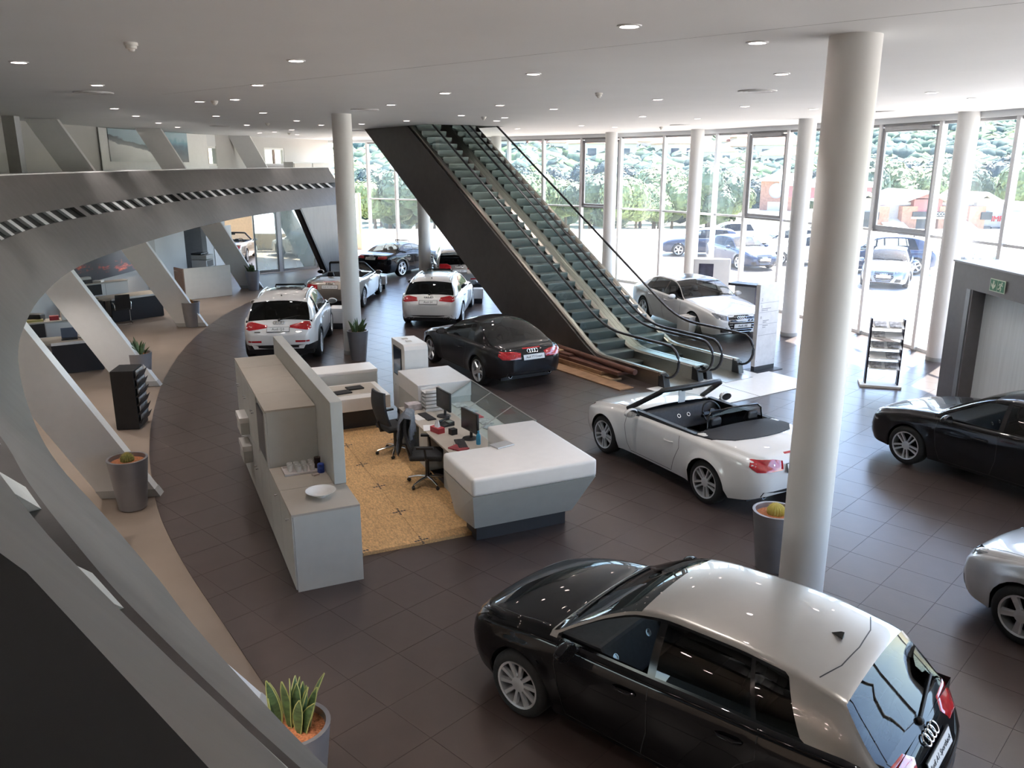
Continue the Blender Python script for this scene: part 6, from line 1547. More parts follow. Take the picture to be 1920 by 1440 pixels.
ct = office_chair(2.40, 2.42, math.radians(-25), 'black office chair with a grey garment over its back', True)
# garment: folded cloth over the backrest
vs = []; fs = []; nu, nv = 14, 18
for j in range(nv + 1):
    t_ = j / nv; s_ = t_ * 2 - .85                              # <0 front side, >0 back side
    for i in range(nu + 1):
        u = -1 + 2 * i / nu; fold = .015 * math.sin(u * 9 + j * .5) + .01 * math.sin(u * 17 + j)
        if s_ < 0: x, z = -.25 + .05 + fold, 1.15 + s_ * .45
        else: x, z = -.34 - .03 - .04 * s_ + fold, 1.15 - s_ * .52
        if abs(s_) < .06: z = 1.165; x = -.30
        z += -.05 * u * u * (1 if s_ > 0 else .4) + (.03 * math.sin(u * 4) * max(0, s_))
        vs.append((x, u * (.26 - .04 * max(0, s_)) + .02 * math.sin(j), z))
for j in range(nv):
    for i in range(nu): q = j * (nu + 1) + i; fs.append((q, q + 1, q + nu + 2, q + nu + 1))
m = MB(); m.add(vs, fs); o = m.build('garment', mat('grey_knit', (.12, .125, .135), .9, var=.2, scale=30, bump=.2), None, smooth=70); o.location = ct.location; o.rotation_euler = ct.rotation_euler; tag(o, 'dark grey knitted garment draped over the nearer office chair', 'garment')
md = o.modifiers.new('thick', 'SOLIDIFY'); md.thickness = .012
# desk clutter
def monitor(a, b, rot, label):
    t = rthing('monitor', label, 'monitor', a, b, .74, rot)           # screen faces local -x
    m = MB(); m.box(-.015, .02, -.24, .24, .12, .44); m.build('monitor_case', M_BLACK, t, bevel=.008); m = MB(); m.box(-.018, -.014, -.225, .225, .14, .425); m.build('screen', mat('screen_off', (.035, .037, .04), .25), t)
    m = MB(); m.tube([(.02, 0, .0), (.03, 0, .2)], .025, 6); m.build('stand_neck', M_BLACK, t); m = MB(); m.lathe([(.0, .0), (.12, .0), (.11, .015), (0, .02)], 20); m.build('stand_foot', M_BLACK, t); return t
monitor(3.05, 3.45, .12, 'black flat monitor beside the white letter trays'); monitor(3.02, 2.22, .15, 'black flat monitor beside the blue bottle')
for k, (a, b, r, lb) in enumerate(((2.78, 3.52, .1, 'black keyboard below the monitor by the letter trays'), (2.80, 2.02, -.2, 'black keyboard in front of the blue bottle'))):
    t = rthing('keyboard', lb, 'keyboard', a, b, .74, r); m = MB(); m.box(-.075, .075, -.21, .21, 0, .018); m.build('keyboard_case', M_BLACK, t, bevel=.004)
    m = MB()
    for i in range(5):
        for j in range(14): m.box(-.062 + i * .026, -.040 + i * .026, -.195 + j * .028, -.172 + j * .028, .018, .024)
    o = m.build('keys', M_DASH, t); o['kind'] = 'stuff'
t = rthing('letter_trays', 'stack of white letter trays on the work desk', 'trays', 3.02, 3.92, .74)
for k in range(6):
    m = MB(); z = k * .062; m.box(-.16, .16, -.13, .13, z, z + .006); m.box(-.16, .16, .122, .13, z, z + .05); m.box(-.16, .16, -.13, -.122, z, z + .05); m.box(.152, .16, -.13, .13, z, z + .05); m.build('tray', M_GLOSSW, t)
m = MB(); m.box(-.12, .12, -.10, .10, 0, .10); rmesh(m, 'paper_carton', mat('carton_print', (.55, .50, .52), .6, var=.3, scale=9), 'open carton of papers left of the letter trays', 'carton', 2.72, 4.06, .74, .05, bevel=.004)
for k, (a, b, r, lb) in enumerate(((2.66, 3.55, .2, 'loose white papers below the paper carton'), (2.64, 2.95, -.3, 'loose white sheet in front of the tissue box'), (2.72, 1.5, .3, 'loose papers beside the small tape dispenser'))):
    m = MB(); m.box(-.105, .105, -.148, .148, 0, .006); rmesh(m, 'paper_sheets', M_PLATE, lb, 'papers', a, b, .74, r)
t = rthing('tissue_box', 'red tissue box with a white tissue sticking out', 'tissue box', 2.68, 2.72, .74, .3); m = MB(); m.box(-.06, .06, -.11, .11, 0, .085); m.build('box', mat('tissue_red', (.42, .04, .05), .5), t, bevel=.004)
m = MB(); m.add([(-.03, -.05, .085), (.03, -.04, .085), (.03, .05, .085), (-.03, .04, .085), (.01, -.02, .20), (-.01, .03, .19)], [(0, 1, 4), (1, 2, 5, 4), (2, 3, 5), (3, 0, 4, 5)]); m.build('tissue', M_PLATE, t)
m = MB(); m.lathe([(.0, 0), (.033, 0), (.035, .02), (.035, .12), (.028, .15), (.014, .175), (.016, .178), (.016, .205), (0, .207)], 20); rmesh(m, 'water_bottle', mat('bottle_blue', (.05, .33, .55), .15, coat=.5), 'bright blue water bottle on the work desk', 'bottle', 3.04, 1.93, .74, smooth=50)
def desk_phone(a, b, r, lb):
    t = rthing('desk_phone', lb, 'telephone', a, b, .74, r); m = MB(); m.hexa([(-.10, -.09, 0), (.10, -.09, 0), (.10, .09, 0), (-.10, .09, 0)], [(-.10, -.09, .02), (.10, -.09, .07), (.10, .09, .07), (-.10, .09, .02)]); m.build('phone_base', M_BLACK, t, bevel=.006)
    m = MB(); m.tube([(-.09, .06, .06), (0, .06, .085), (.09, .06, .095)], [.024, .016, .024], 8); m.build('handset', M_TRIM, t, smooth=50); m = MB(); m.box(.0, .08, -.07, .02, .055, .068); m.build('display', mat('lcd_grey', (.25, .28, .25), .3), t)
desk_phone(2.92, 2.98, .2, 'black desk telephone between the two monitors'); desk_phone(2.86, 1.22, .4, 'black desk telephone near the reception counter corner')
m = MB(); m.box(-.05, .05, -.05, .05, 0, .09); rmesh(m, 'pen_cube', M_BLACK, 'black pen cube beside the second monitor', 'pen holder', 2.86, 2.52, .74, .2)
for k in range(6):
    m = MB(); m.tube([(0, -.07, .006), (0, .07, .006)], .005, 5); rmesh(m, 'pen', mat('pen_%d' % (k % 3), ((.02, .02, .02), (.4, .03, .04), (.4, .35, .3))[k % 3], .4), 'pen lying loose among the papers near the second keyboard', 'pen', 2.66 + .03 * (k % 3), 1.65 + .07 * k, .74, k * .7, 'loose pens on the work desk')
m = MB(); m.box(-.09, .09, -.13, .13, 0, .02); rmesh(m, 'notebook', mat('notebook_red', (.30, .04, .05), .5, var=.3), 'red covered notebook beside the second keyboard', 'notebook', 2.70, 1.86, .741, .5, bevel=.003)
m = MB(); m.box(-.07, .07, -.04, .04, 0, .03); m.box(-.02, .05, -.015, .015, .03, .07); rmesh(m, 'stapler', M_BLACK, 'black stapler at the desk end beside the counter', 'stapler', 2.80, 1.02, .74, .9, bevel=.004)

# ------------------------------------------------------------------ planters
M_POT = mat('pot_silver', (.30, .30, .32), .38, .6, var=.05, scale=5); M_POTIN = mat('pot_pebbles', (.42, .15, .06), .8, var=.5, scale=60, bump=.6, bscale=70); M_POTW = mat('pot_rim_white', (.6, .6, .6), .4)
M_SANS = mat('sansevieria_leaf', (.055, .10, .035), .45, var=.4, scale=12, stretch=(1, 1, 4)); M_SANSE = mat('sansevieria_edge', (.34, .36, .12), .45); M_CACT = mat('cactus_green', (.22, .22, .06), .7, var=.3, scale=30)
def pot(t, h=.74, r0=.19, r1=.27, material=None):
    m = MB(); m.lathe([(r0, 0), (r1, h - .02), (r1 + .004, h), (r1 - .03, h), (r1 - .035, h - .06)], 36); m.build('pot', material or M_POT, t, smooth=40)
    m = MB(); m.lathe([(r1 - .037, h - .06), (r1 * .5, h - .045), (0, h - .04)], 28); m.build('pebbles', M_POTIN, t, smooth=60)
def sansevieria(px, py, label, h=.74, n=16, lh=.34, r1=.27, seed=1, edge=False, zg=0):
    p = G(px, py); t = thing('potted_sansevieria', label, 'plant', (p.x, p.y, 0)); pot(t, h, r1 * .7, r1); rnd = random.Random(seed)
    for k in range(n):
        c = rnd.uniform(0, 2 * PI); rr = rnd.uniform(.02, r1 * .62); x, y = rr * math.cos(c), rr * math.sin(c); L = lh * rnd.uniform(.6, 1.1); w = rnd.uniform(.028, .04) * (lh / .34); out = rnd.uniform(.03, .12) * (1 + rr * 3)
        tw = rnd.uniform(0, PI); vs = []; fs = []; nn = 6
        for q in range(nn + 1):
            s = q / nn; ww = w * (math.sin(PI * (.18 + .82 * s)) ** .7) if q < nn else .002
            ex = Vector((x + math.cos(c) * out * s * s, y + math.sin(c) * out * s * s, h - .06 + L * s)); sd = Vector((math.cos(tw + .5 * s), math.sin(tw + .5 * s), 0)); nrm_ = Vector((-sd.y, sd.x, 0))
            vs += [ex - sd * ww, ex + nrm_ * ww * .35, ex + sd * ww, ex - nrm_ * ww * .25]
            if q:
                o = 4 * (q - 1)
                for e in range(4): fs.append((o + e, o + (e + 1) % 4, o + 4 + (e + 1) % 4, o + 4 + e))
        m = MB(); m.add(vs, fs); lf = m.build('leaf', M_SANS, t, smooth=50)
        if edge:
            for e in (0, 2):
                m = MB(); m.tube([vs[4 * q + e] for q in range(nn + 1)], .0045, 4); m.build('leaf_margin', M_SANSE, lf)
    return t
def cactus(px, py, label, h=.74, r1=.27, ball=.085, bm=None):
    p = G(px, py); t = thing('potted_cactus', label, 'plant', (p.x, p.y, 0)); pot(t, h, r1 * .7, r1)
    m = MB(); n = 40; vs = []; fs = []; nv = 10
    for j in range(nv + 1):
        b = -.3 + (PI / 2 + .3) * j / nv
        for i in range(n): c = 2 * PI * i / n; r = ball * math.cos(b) * (1 + .09 * (1 if i % 2 else -1)); vs.append((r * math.cos(c), r * math.sin(c), h - .04 + ball * .25 + ball * math.sin(b)))
    for j in range(nv):
        for i in range(n): fs.append((j * n + i, j * n + (i + 1) % n, (j + 1) * n + (i + 1) % n, (j + 1) * n + i))
    m.add(vs, fs); cb = m.build('cactus_ball', bm or M_CACT, t)
    m = MB(); rnd = random.Random(4)
    for k in range(260):
        a, b = rnd.uniform(0, 2 * PI), rnd.uniform(0, 1.5); d = Vector((math.cos(a) * math.cos(b), math.sin(a) * math.cos(b), math.sin(b))); q = Vector((0, 0, h - .04 + ball * .25)) + d * ball; u = d.orthogonal() * .0016; m.add([q - u, q + u, q + d * .022 + Vector((rnd.uniform(-.01, .01), rnd.uniform(-.01, .01), 0))], [(0, 1, 2)])
    s = m.build('spines', mat('cactus_spine', (.55, .45, .15), .6), cb); s['kind'] = 'stuff'
    return t
cactus(250, 950, 'round cactus in a tall silver pot before the nearest slanting pier')
sansevieria(267, 722, 'sansevieria in a silver pot behind the black leaflet rack', seed=2)
cactus(361, 612, 'silver pot with a dry brown cactus before the third slanting pier', bm=mat('cactus_dry', (.30, .13, .05), .8))
sansevieria(476, 544, 'sansevieria in a silver pot left of the white compact SUV', seed=3)
sansevieria(673, 674, 'sansevieria in a silver pot beside the left round column', seed=5, r1=.26)
cactus(1446, 1062, 'yellow cactus in a dark pot half behind the nearest column', ball=.10, bm=mat('cactus_yellow', (.50, .42, .10), .7))
sansevieria(562, 1512, 'large variegated sansevieria in a silver pot at the bottom edge', seed=8, n=15, lh=.40, edge=True)
# black leaflet rack
p = G(250, 800); t = thing('leaflet_rack', 'black leaflet rack standing before the second slanting pier', 'rack', (p.x - .02, p.y + .12, 0), math.radians(8))
m = MB(); m.box(-.24, .16, -.28, .28, 0, 1.10); m.build('rack_body', M_BLACK, t, bevel=.006)
for k in range(6):
    m = MB(); z = .10 + k * .165; m.hexa([(.16, -.26, z), (.20, -.26, z), (.20, .26, z), (.16, .26, z)], [(.16, -.26, z + .02), (.26, -.26, z + .13), (.26, .26, z + .13), (.16, .26, z + .02)]); m.build('rack_pocket', M_BLACK, t)
    m = MB(); m.box(.185, .205, -.22, .22, z + .03, z + .16); m.build('leaflets', mat('leaflet_grey', (.30, .30, .31), .5, var=.4, scale=12), t)
# ------------------------------------------------------------------ offices under the mezzanine
M_DESKT = mat('desk_oak_grey', (.42, .36, .28), .5, var=.06); M_DARKP = mat('desk_dark_panel', (.018, .02, .026), .5)
def office_desk(A, B, label, depth=.85):
    d = B - A; L = d.length; t = thing('office_desk', label, 'desk', A, math.atan2(d.y, d.x))
    m = MB(); m.box(-.25, L + .02, 0, depth, .71, .745); m.build('desktop', M_DESKT, t, bevel=.003); m = MB(); m.box(.0, L + .02, -.02, .03, .69, .75); m.build('desk_edge', M_WHITE, t); m = MB(); m.box(0, L, .03, .06, .01, .69); m.build('modesty_panel', M_DARKP, t)
    m = MB(); m.box(L - .05, L - .01, .06, depth, .0, .71); m.build('desk_side', M_DARKP, t); m = MB(); m.box(-.2, -.15, .1, depth, 0, .71); m.build('desk_side', M_DARKP, t); return t
def low_unit(A, B, label, h=1.1, depth=.45):
    d = B - A; L = d.length; t = thing('office_cabinet', label, 'cabinet', A, math.atan2(d.y, d.x)); m = MB(); m.box(0, L, 0, depth, 0, h); m.build('cabinet_body', M_LAM, t)
    n = max(1, round(L / .8))
    for k in range(n):
        m = MB(); m.box(L * k / n + .006, L * (k + 1) / n - .006, -.02, 0, .05, h * .55); m.build('cabinet_door', M_WALL, t); m = MB(); m.box(L * k / n + .006, L * (k + 1) / n - .006, -.02, 0, h * .55 + .01, h - .03); m.build('cabinet_door', M_WALL, t)
    m = MB(); m.box(-.01, L + .01, -.03, depth, h, h + .02); m.build('cabinet_top', M_LAMT, t); return t
def screen_on(p, rz, label, z=.745, w=.50):
    t = thing('monitor', label, 'monitor', (p.x, p.y, z), rz); m = MB(); m.box(-w / 2, w / 2, -.02, .02, .10, .42); m.build('monitor_case', M_BLACK, t, bevel=.006); m = MB(); m.box(-w / 2 + .02, w / 2 - .02, .02, .024, .12, .40); m.build('screen', MATS['screen_off'], t); m = MB(); m.box(-.03, .03, -.03, .0, .0, .2); m.box(-.12, .12, -.09, .09, 0, .012); m.build('stand', M_BLACK, t); return t
A, B = G(104, 704), G(197, 693); d1 = office_desk(A, B, 'office desk with dark front panel between the first two slanting piers'); u = (B - A).normalized(); v = Vector((-u.y, u.x, 0)); r1 = math.atan2(u.y, u.x)
screen_on(A - u * .30 + v * .35, r1 + .1, 'black monitor seen from behind on the near office desk')
t = thing('laptop', 'open grey laptop on the near office desk', 'laptop', A + u * .42 + v * .38 + Vector((0, 0, .745)), r1 - .1); m = MB(); m.box(-.17, .17, -.12, .12, 0, .02); m.build('laptop_base', M_BLACK, t); m = MB(); m.hexa([(-.17, .10, .02), (.17, .10, .02), (.17, .115, .02), (-.17, .115, .02)], [(-.17, .17, .24), (.17, .17, .24), (.17, .185, .24), (-.17, .185, .24)]); m.build('laptop_lid', mat('lid_slate', (.10, .12, .16), .4), t)
m = MB(); m.box(-.15, .15, -.105, .105, 0, .03); o = m.build('paper_pile', M_PLATE); o.location = A + u * .78 + v * .4 + Vector((0, 0, .745)); o.rotation_euler = (0, 0, r1 + .3); tag(o, 'pile of papers beside the laptop on the near office desk', 'papers')
m = MB(); m.box(-.10, .10, -.06, .06, 0, .09); o = m.build('desk_box', mat('box_maroon', (.10, .02, .03), .5)); o.location = A + u * 1.08 + v * .5 + Vector((0, 0, .745)); o.rotation_euler = (0, 0, r1); tag(o, 'small maroon box at the right end of the near office desk', 'box')
low_unit(A - u * .75 + v * 1.35, A + u * .75 + v * 1.35, 'grey cabinet row behind the near office desk', 1.02)
t = thing('drawer_box', 'white desktop drawer box on the cabinet behind the near desk', 'drawer box', A + u * .52 + v * 1.55 + Vector((0, 0, 1.04)), r1); m = MB(); m.box(-.15, .15, -.16, .16, 0, .36); m.build('drawer_case', M_WHITE, t)
for k in range(6): m = MB(); m.box(-.14, .14, -.175, -.16, .01 + k * .058, .06 + k * .058); m.build('drawer', M_GLOSSW, t); 
m = MB(); m.box(-.10, .10, -.07, .07, 0, .10); o = m.build('red_box', mat('box_red', (.35, .02, .03), .5)); o.location = A + u * .22 + v * 1.55 + Vector((0, 0, 1.04)); o.rotation_euler = (0, 0, r1); tag(o, 'red box left of the white drawer box', 'box')
m = MB(); m.box(-.20, .20, -.10, .10, 0, .05); o = m.build('yellow_tray', mat('tray_yellow', (.42, .36, .12), .5)); o.location = A - u * .22 + v * 1.52 + Vector((0, 0, 1.04)); o.rotation_euler = (0, 0, r1); tag(o, 'yellow file tray on the cabinet behind the near desk', 'tray')
m = MB(); m.box(-.20, .20, -.12, .12, 0, .16); o = m.build('black_bag', M_BLACK, None, bevel=.03); o.location = A - u * .18 + v * 1.72 + Vector((0, 0, 1.04)); tag(o, 'black bag behind the yellow file tray', 'bag')
A, B = G(214, 606), G(309, 592); office_desk(A, B, 'office desk with dark front panel below the ember print'); u = (B - A).normalized(); v = Vector((-u.y, u.x, 0)); r1 = math.atan2(u.y, u.x)
screen_on(A - u * .32 + v * .45, r1, 'black monitor on the desk below the ember print', w=.56)
low_unit(A - u * .4 + v * 1.0, A + u * 1.05 + v * 1.0, 'white cabinet row before the ember print', 1.12, .30)
m = MB(); m.box(-.14, .14, -.1, .1, 0, .05); o = m.build('white_box', M_WHITE); o.location = A + u * .2 + v * 1.15 + Vector((0, 0, 1.14)); tag(o, 'small white box on the cabinet before the ember print', 'box')
m = MB(); m.box(-.22, .22, -.12, .12, 0, .12); m.box(-.2, .2, -.1, .1, .12, .2, 1); o = m.build('desk_printer', [M_BLACK, M_LAM]); o.location = A - u * .25 + v * 1.14 + Vector((0, 0, 1.14)); o.rotation_euler = (0, 0, r1); tag(o, 'black desktop printer left of the small white box', 'printer')
def visitor_chair(p, rz, label):
    t = thing('visitor_chair', label, 'chair', p, rz)                 # faces local +y
    m = MB(); m.box(-.23, .23, -.22, .24, .43, .47); m.build('seat', M_FAB, t, bevel=.015); m = MB(); m.hexa([(-.22, -.24, .48), (.22, -.24, .48), (.22, -.22, .48), (-.22, -.22, .48)], [(-.20, -.34, .92), (.20, -.34, .92), (.20, -.32, .92), (-.20, -.32, .92)]); m.build('backrest', M_FAB, t)
    for s in (-1, 1):
        m = MB(); m.tube([(s * .22, -.24, .01), (s * .25, .25, .01), (s * .25, .27, .05), (s * .25, .25, .62), (s * .25, .20, .66), (s * .25, -.20, .66), (s * .23, -.24, .60), (s * .22, -.23, .45)], .012, 6); m.build('cantilever_frame', M_CHROME, t, smooth=60)
    m = MB(); m.tube([(-.22, -.24, .01), (.22, -.24, .01)], .012, 6); m.build('floor_bar', M_CHROME, t); return t
visitor_chair(G(232, 606), r1 - .3, 'black chair with chrome frame in front of the ember print desk')
visitor_chair(G(268, 553), r1 + 2.6, 'black visitor chair left of the third slanting pier')
# service counter
A, B = G(350, 563), G(436, 553); d = B - A; L = d.length; t = thing('service_counter', 'beige service counter with a brown end under the mezzanine', 'counter', A, math.atan2(d.y, d.x))
m = MB(); m.box(0, L, 0, .06, 0, 1.12); m.build('counter_front', M_LAM, t); m = MB(); m.box(-.04, 0, 0, .75, 0, 1.12); m.build('counter_end', mat('counter_brown', (.16, .11, .085), .6), t); m = MB(); m.box(-.04, L, .06, .75, .98, 1.02); m.build('counter_top', M_LAMT, t); m = MB(); m.box(L - .04, L, .06, .75, 0, .98); m.build('counter_end', M_LAM, t)
# copier
c = on5((max(.05, u0) + u1) / 2 - .02, -.25, 0); t = thing('copier', 'white office copier in the grey niche', 'copier', c, ang5)
m = MB(); m.box(-.3, .3, -.3, .35, .05, .92); m.build('copier_body', M_WHITE, t, bevel=.02); m = MB(); m.box(-.3, .3, -.32, .35, .95, 1.12); m.build('scanner', M_LAM, t, bevel=.02); m = MB(); m.box(-.24, .24, -.31, -.28, .66, .90); m.build('paper_exit', M_BLACK, t); m = MB(); m.box(-.3, .3, -.1, .35, 1.13, 1.2); m.build('document_feeder', M_BLACK, t, bevel=.02)
for z in (.12, .38): m = MB(); m.box(-.28, .28, -.315, -.3, z, z + .23); m.build('paper_drawer', M_GLOSSW, t)
# cabinet on the mezzanine
Pm = Vector((-10.9, 39.3, 3.36)); t = thing('filing_cabinet', 'low grey filing cabinet on the mezzanine behind the column', 'cabinet', Pm, math.radians(72)); 
m = MB(); m.box(0, 3.2, -.9, -.4, 0, 1.42); m.build('cabinet_body', M_LAM, t)
for k in range(2):
    for z in (.5, .96): m = MB(); m.box(.05 + k * 1.6, 1.55 + k * 1.6, -.93, -.9, z, z + .40); m.build('drawer', M_LAMT, t)

# ------------------------------------------------------------------ lift portal at the right
M_LIFT = mat('lift_grey', (.17, .16, .165), .45, .3, var=.05); M_LDOOR = mat('lift_door_sheen', (.80, .85, .87), .30, .0, var=.05, scale=3, stretch=(6, 6, .3))  # pale non-metal door colour holds the reflection of the glass wall
t = thing('lift_portal', 'grey lift portal with three pale steel door panels', 'lift', (8.95, 16.67, 0), -PI / 2)      # local x runs towards the viewer, local y into the shaft (+X)
Hh, ox0, ox1, oz = 2.83, .80, 3.55, 2.36
m = MB(); m.box(0, ox0, 0, 2.2, 0, Hh); m.build('portal_jamb', M_LIFT, t); m = MB(); m.box(ox1, ox1 + .9, 0, 2.2, 0, Hh); m.build('portal_jamb', M_LIFT, t); m = MB(); m.box(ox0, ox1, 0, 2.2, oz, Hh); m.build('portal_header', M_LIFT, t); m = MB(); m.box(ox0, ox1, 2.1, 2.2, 0, oz); m.build('portal_back', M_LIFT, t)
m = MB(); m.box(-.02, ox1 + .92, -.02, 2.22, Hh, Hh + .03); m.build('portal_roof', mat('lift_roof', (.34, .34, .35), .5), t)
for k, (a, b) in enumerate(((ox0, ox0 + 1.05), (ox0 + 1.06, ox0 + 1.78), (ox0 + 1.79, ox0 + 2.4))): m = MB(); m.box(a, b, .26 - .03 * k, .30 - .03 * k, 0, oz); m.build('door_panel', M_LDOOR, t)
m = MB(); m.box(ox0 + 2.4, ox0 + 2.5, .12, .35, 0, oz); m.build('door_post', M_DK, t); m = MB(); m.box(ox0 + .62, ox0 + 1.05, .28, .42, oz - .03, oz - .005); m.build('door_sensor', M_BLACK, t)
m = MB(); m.box(ox0 - .20, ox0 - .06, -.015, 0.0, 0, oz + .0); m.build('jamb_cover', mat('jamb_light', (.28, .29, .30), .35, .5), t)
# exit sign
M_EXIT = mat('exit_green', (.02, .16, .07), .4); M_EXITW = mat('exit_white', (.62, .70, .55), .5)
t = thing('exit_sign', 'green and white emergency exit sign on the lift portal', 'sign', (8.935, 16.67 - 1.62, 2.56), -PI / 2)
m = MB(); m.box(-.24, .24, -.012, 0, -.115, .115); m.build('sign_plate', M_EXITW, t)
for x in (-.115, .115): m = MB(); m.box(x - .105, x + .105, -.016, -.012, -.10, .10); m.build('green_field', M_EXIT, t)
SGM = RX(PI / 2)
m = MB(); m.prism([(-.135, .08), (-.095, .08), (-.095, -.01), (-.05, .035), (-.05, -.015), (-.115, -.08), (-.18, -.015), (-.18, .035), (-.135, -.01)][::-1], 0, .003, 0, T(0, -.016, 0) @ SGM); m.build('down_arrow', M_EXITW, t)
m = MB(); MM = T(.115, -.016, 0) @ SGM
m.lathe([(.02, 0), (.02, .003), (0, .003)], 12, 0, MM @ T(.03, .066, 0))
for a, b, w in (((.02, .04), (-.02, -.01), .018), ((-.02, -.01), (.02, -.04), .014), ((.02, -.04), (.0, -.085), .012), ((-.02, -.01), (-.045, -.05), .013), ((-.045, -.05), (-.085, -.05), .011), ((.02, .04), (.06, .01), .010), ((.015, .04), (-.04, .045), .010), ((-.04, .045), (-.06, .01), .010)):
    dx, dy = b[0] - a[0], b[1] - a[1]; q = math.hypot(dx, dy); nx, ny = -dy / q * w, dx / q * w; m.prism([(a[0] + nx, a[1] + ny), (a[0] - nx, a[1] - ny), (b[0] - nx, b[1] - ny), (b[0] + nx, b[1] + ny)], 0, .003, 0, MM)
m.build('running_figure', M_EXITW, t)
# brochure stand
A, B = Vector((7.80, 17.60, 0)), Vector((8.46, 17.40, 0)); d = B - A; t = thing('brochure_stand', 'dark framed brochure stand with five tilted shelves by the glass wall', 'stand', A, math.atan2(d.y, d.x)); L = d.length
m = MB(); m.box(-.10, L + .05, -.24, .24, 0, .05); m.build('stand_base', M_WHITE, t, bevel=.005)
for x in (0, L - .035): m = MB(); m.box(x, x + .035, -.10, .10, .05, 1.50); m.build('stand_upright', mat('stand_purple_black', (.03, .027, .045), .4), t)
for k in range(5):
    z = .42 + k * .225
    m = MB(); m.hexa([(.036, -.25, z), (L - .036, -.25, z), (L - .036, .05, z + .10), (.036, .05, z + .10)], [(.036, -.25, z + .012), (L - .036, -.25, z + .012), (L - .036, .05, z + .112), (.036, .05, z + .112)]); sf = m.build('shelf', M_WHITE, t)
    m = MB(); m.hexa([(.036, .0, z), (L - .036, .0, z), (L - .036, .25, z - .08), (.036, .25, z - .08)], [(.036, .0, z + .012), (L - .036, .0, z + .012), (L - .036, .25, z - .068), (.036, .25, z - .068)]); m.build('shelf', M_WHITE, t)
    for q in range(2):
        if (k, q) in ((3, 1), (1, 0)): continue
        x0 = .06 + q * (L - .10) / 2
        M = Matrix.Translation(A + RZ(math.atan2(d.y, d.x)) @ Vector((x0 + .13, -.11, z + .066))) @ RZ(math.atan2(d.y, d.x)) @ RX(math.atan2(.10, .30))
        bm_ = MB(); bm_.box(-.115, .115, -.12, .12, 0, .014); o = bm_.build('magazine', mat('magazine_cover', (.45, .45, .46), .35, var=.7, scale=11)); o.matrix_world = M; tag(o, 'grey covered magazine on the %s shelf of the brochure stand, %s side' % (('lowest', 'second lowest', 'middle', 'second highest', 'top')[k], ('left', 'right')[q]), 'magazine', 'magazines on the brochure stand')
# totem sign
A, B = G(1412, 697), G(1449, 690); d = B - A; L = d.length; t = thing('sign_totem', 'tall white directory sign on a dark foot beside the escalators', 'sign', A, math.atan2(d.y, d.x))
m = MB(); m.box(0, L, -.03, .09, .12, 2.05); m.build('sign_panel', mat('sign_panel_white', (.80, .80, .82), .35), t, bevel=.006); m = MB(); m.box(.0, L, -.02, .08, 0, .12); m.build('sign_foot', M_DK, t); m = MB(); m.box(-.08, L + .1, -.2, .26, 0, .015); m.build('sign_floor_plate', M_DK, t)
M_GREYTXT = mat('sign_text_grey', (.30, .30, .34), .6)
for z in (1.62, 1.40, 1.12, .86): m = MB(); m.box(.03, L - .03, -.033, -.030, z, z + .006); m.build('rule_line', M_GREYTXT, t)
for ch, z in (('2', 1.70), ('1', 1.54), ('0', 1.28)): link('floor_number', text_mesh(ch, .09, M_GREYTXT, .001), t, T(.09, -.031, z) @ RX(PI / 2))
for x0, x1, z in ((.09, .40, 1.48), (.09, .30, 1.44), (.16, .36, 1.20), (.16, .28, 1.16), (.16, .34, 1.08), (.16, .26, 1.04)): m = MB(); m.box(x0, x1, -.033, -.030, z, z + .014); m.build('text_line', M_GREYTXT, t)
for x in (.05, L - .05): m = MB(); m.lathe([(.012, 0), (0, .004)], 8, 0, T(x, -.03, .25) @ RX(PI / 2)); m.build('panel_screw', M_ALU, t)
# screen kiosk and standing desk by the glass wall
t = thing('screen_kiosk', 'white kiosk with a dark square screen behind the white sedan', 'kiosk', (6.15, 27.9, 0), math.radians(-12)); m = MB(); m.box(0, 1.22, 0, .35, .0, 1.62); m.build('kiosk_body', M_GLOSSW, t, bevel=.04, bseg=3, smooth=40); m = MB(); m.box(.18, .66, -.012, .01, .78, 1.46); m.build('screen', mat('screen_violet_grey', (.05, .045, .07), .2, var=.5, scale=4), t)
t = thing('standing_desk', 'white standing desk with a dark end panel between sedan and column', 'desk', (6.5, 24.6, 0), math.radians(-40)); m = MB(); m.box(0, .95, 0, .5, 1.20, 1.27); m.build('desk_top', M_DK, t); m = MB(); m.box(.86, .95, 0, .5, 0, 1.20); m.build('desk_end', mat('desk_end_grey', (.16, .15, .2), .5), t); m = MB(); m.box(.02, .86, .42, .5, 0, 1.20); m.build('desk_back', M_GLOSSW, t)
# info cubes beside the cars
def cube_at(px, py, label, s=.46, rz=0.0, h=.62):
    p = G(px, py); t = thing('info_cube', label, 'info cube', (p.x, p.y, 0), rz); m = MB(); m.box(-s / 2, s / 2, -s / 2, s / 2, .18, h); m.build('cube', M_GLOSSW, t, bevel=.008); m = MB(); m.box(-s / 2 + .04, s / 2 - .04, -s / 2 + .04, s / 2 - .04, 0, .18); m.build('cube_foot', M_DK, t)
cube_at(640, 614, 'white info cube between the white compact SUV and the column', .58); cube_at(716, 541, 'white info cube beside the champagne convertible', .38, 0, .5); cube_at(897, 568, 'white info cube beside the white estate car', .36, 0, .52); cube_at(817, 493, 'white info cube beside the black coupe', .34, 0, .5); cube_at(1290, 632, 'white info cube beside the white sedan', .46, .6)

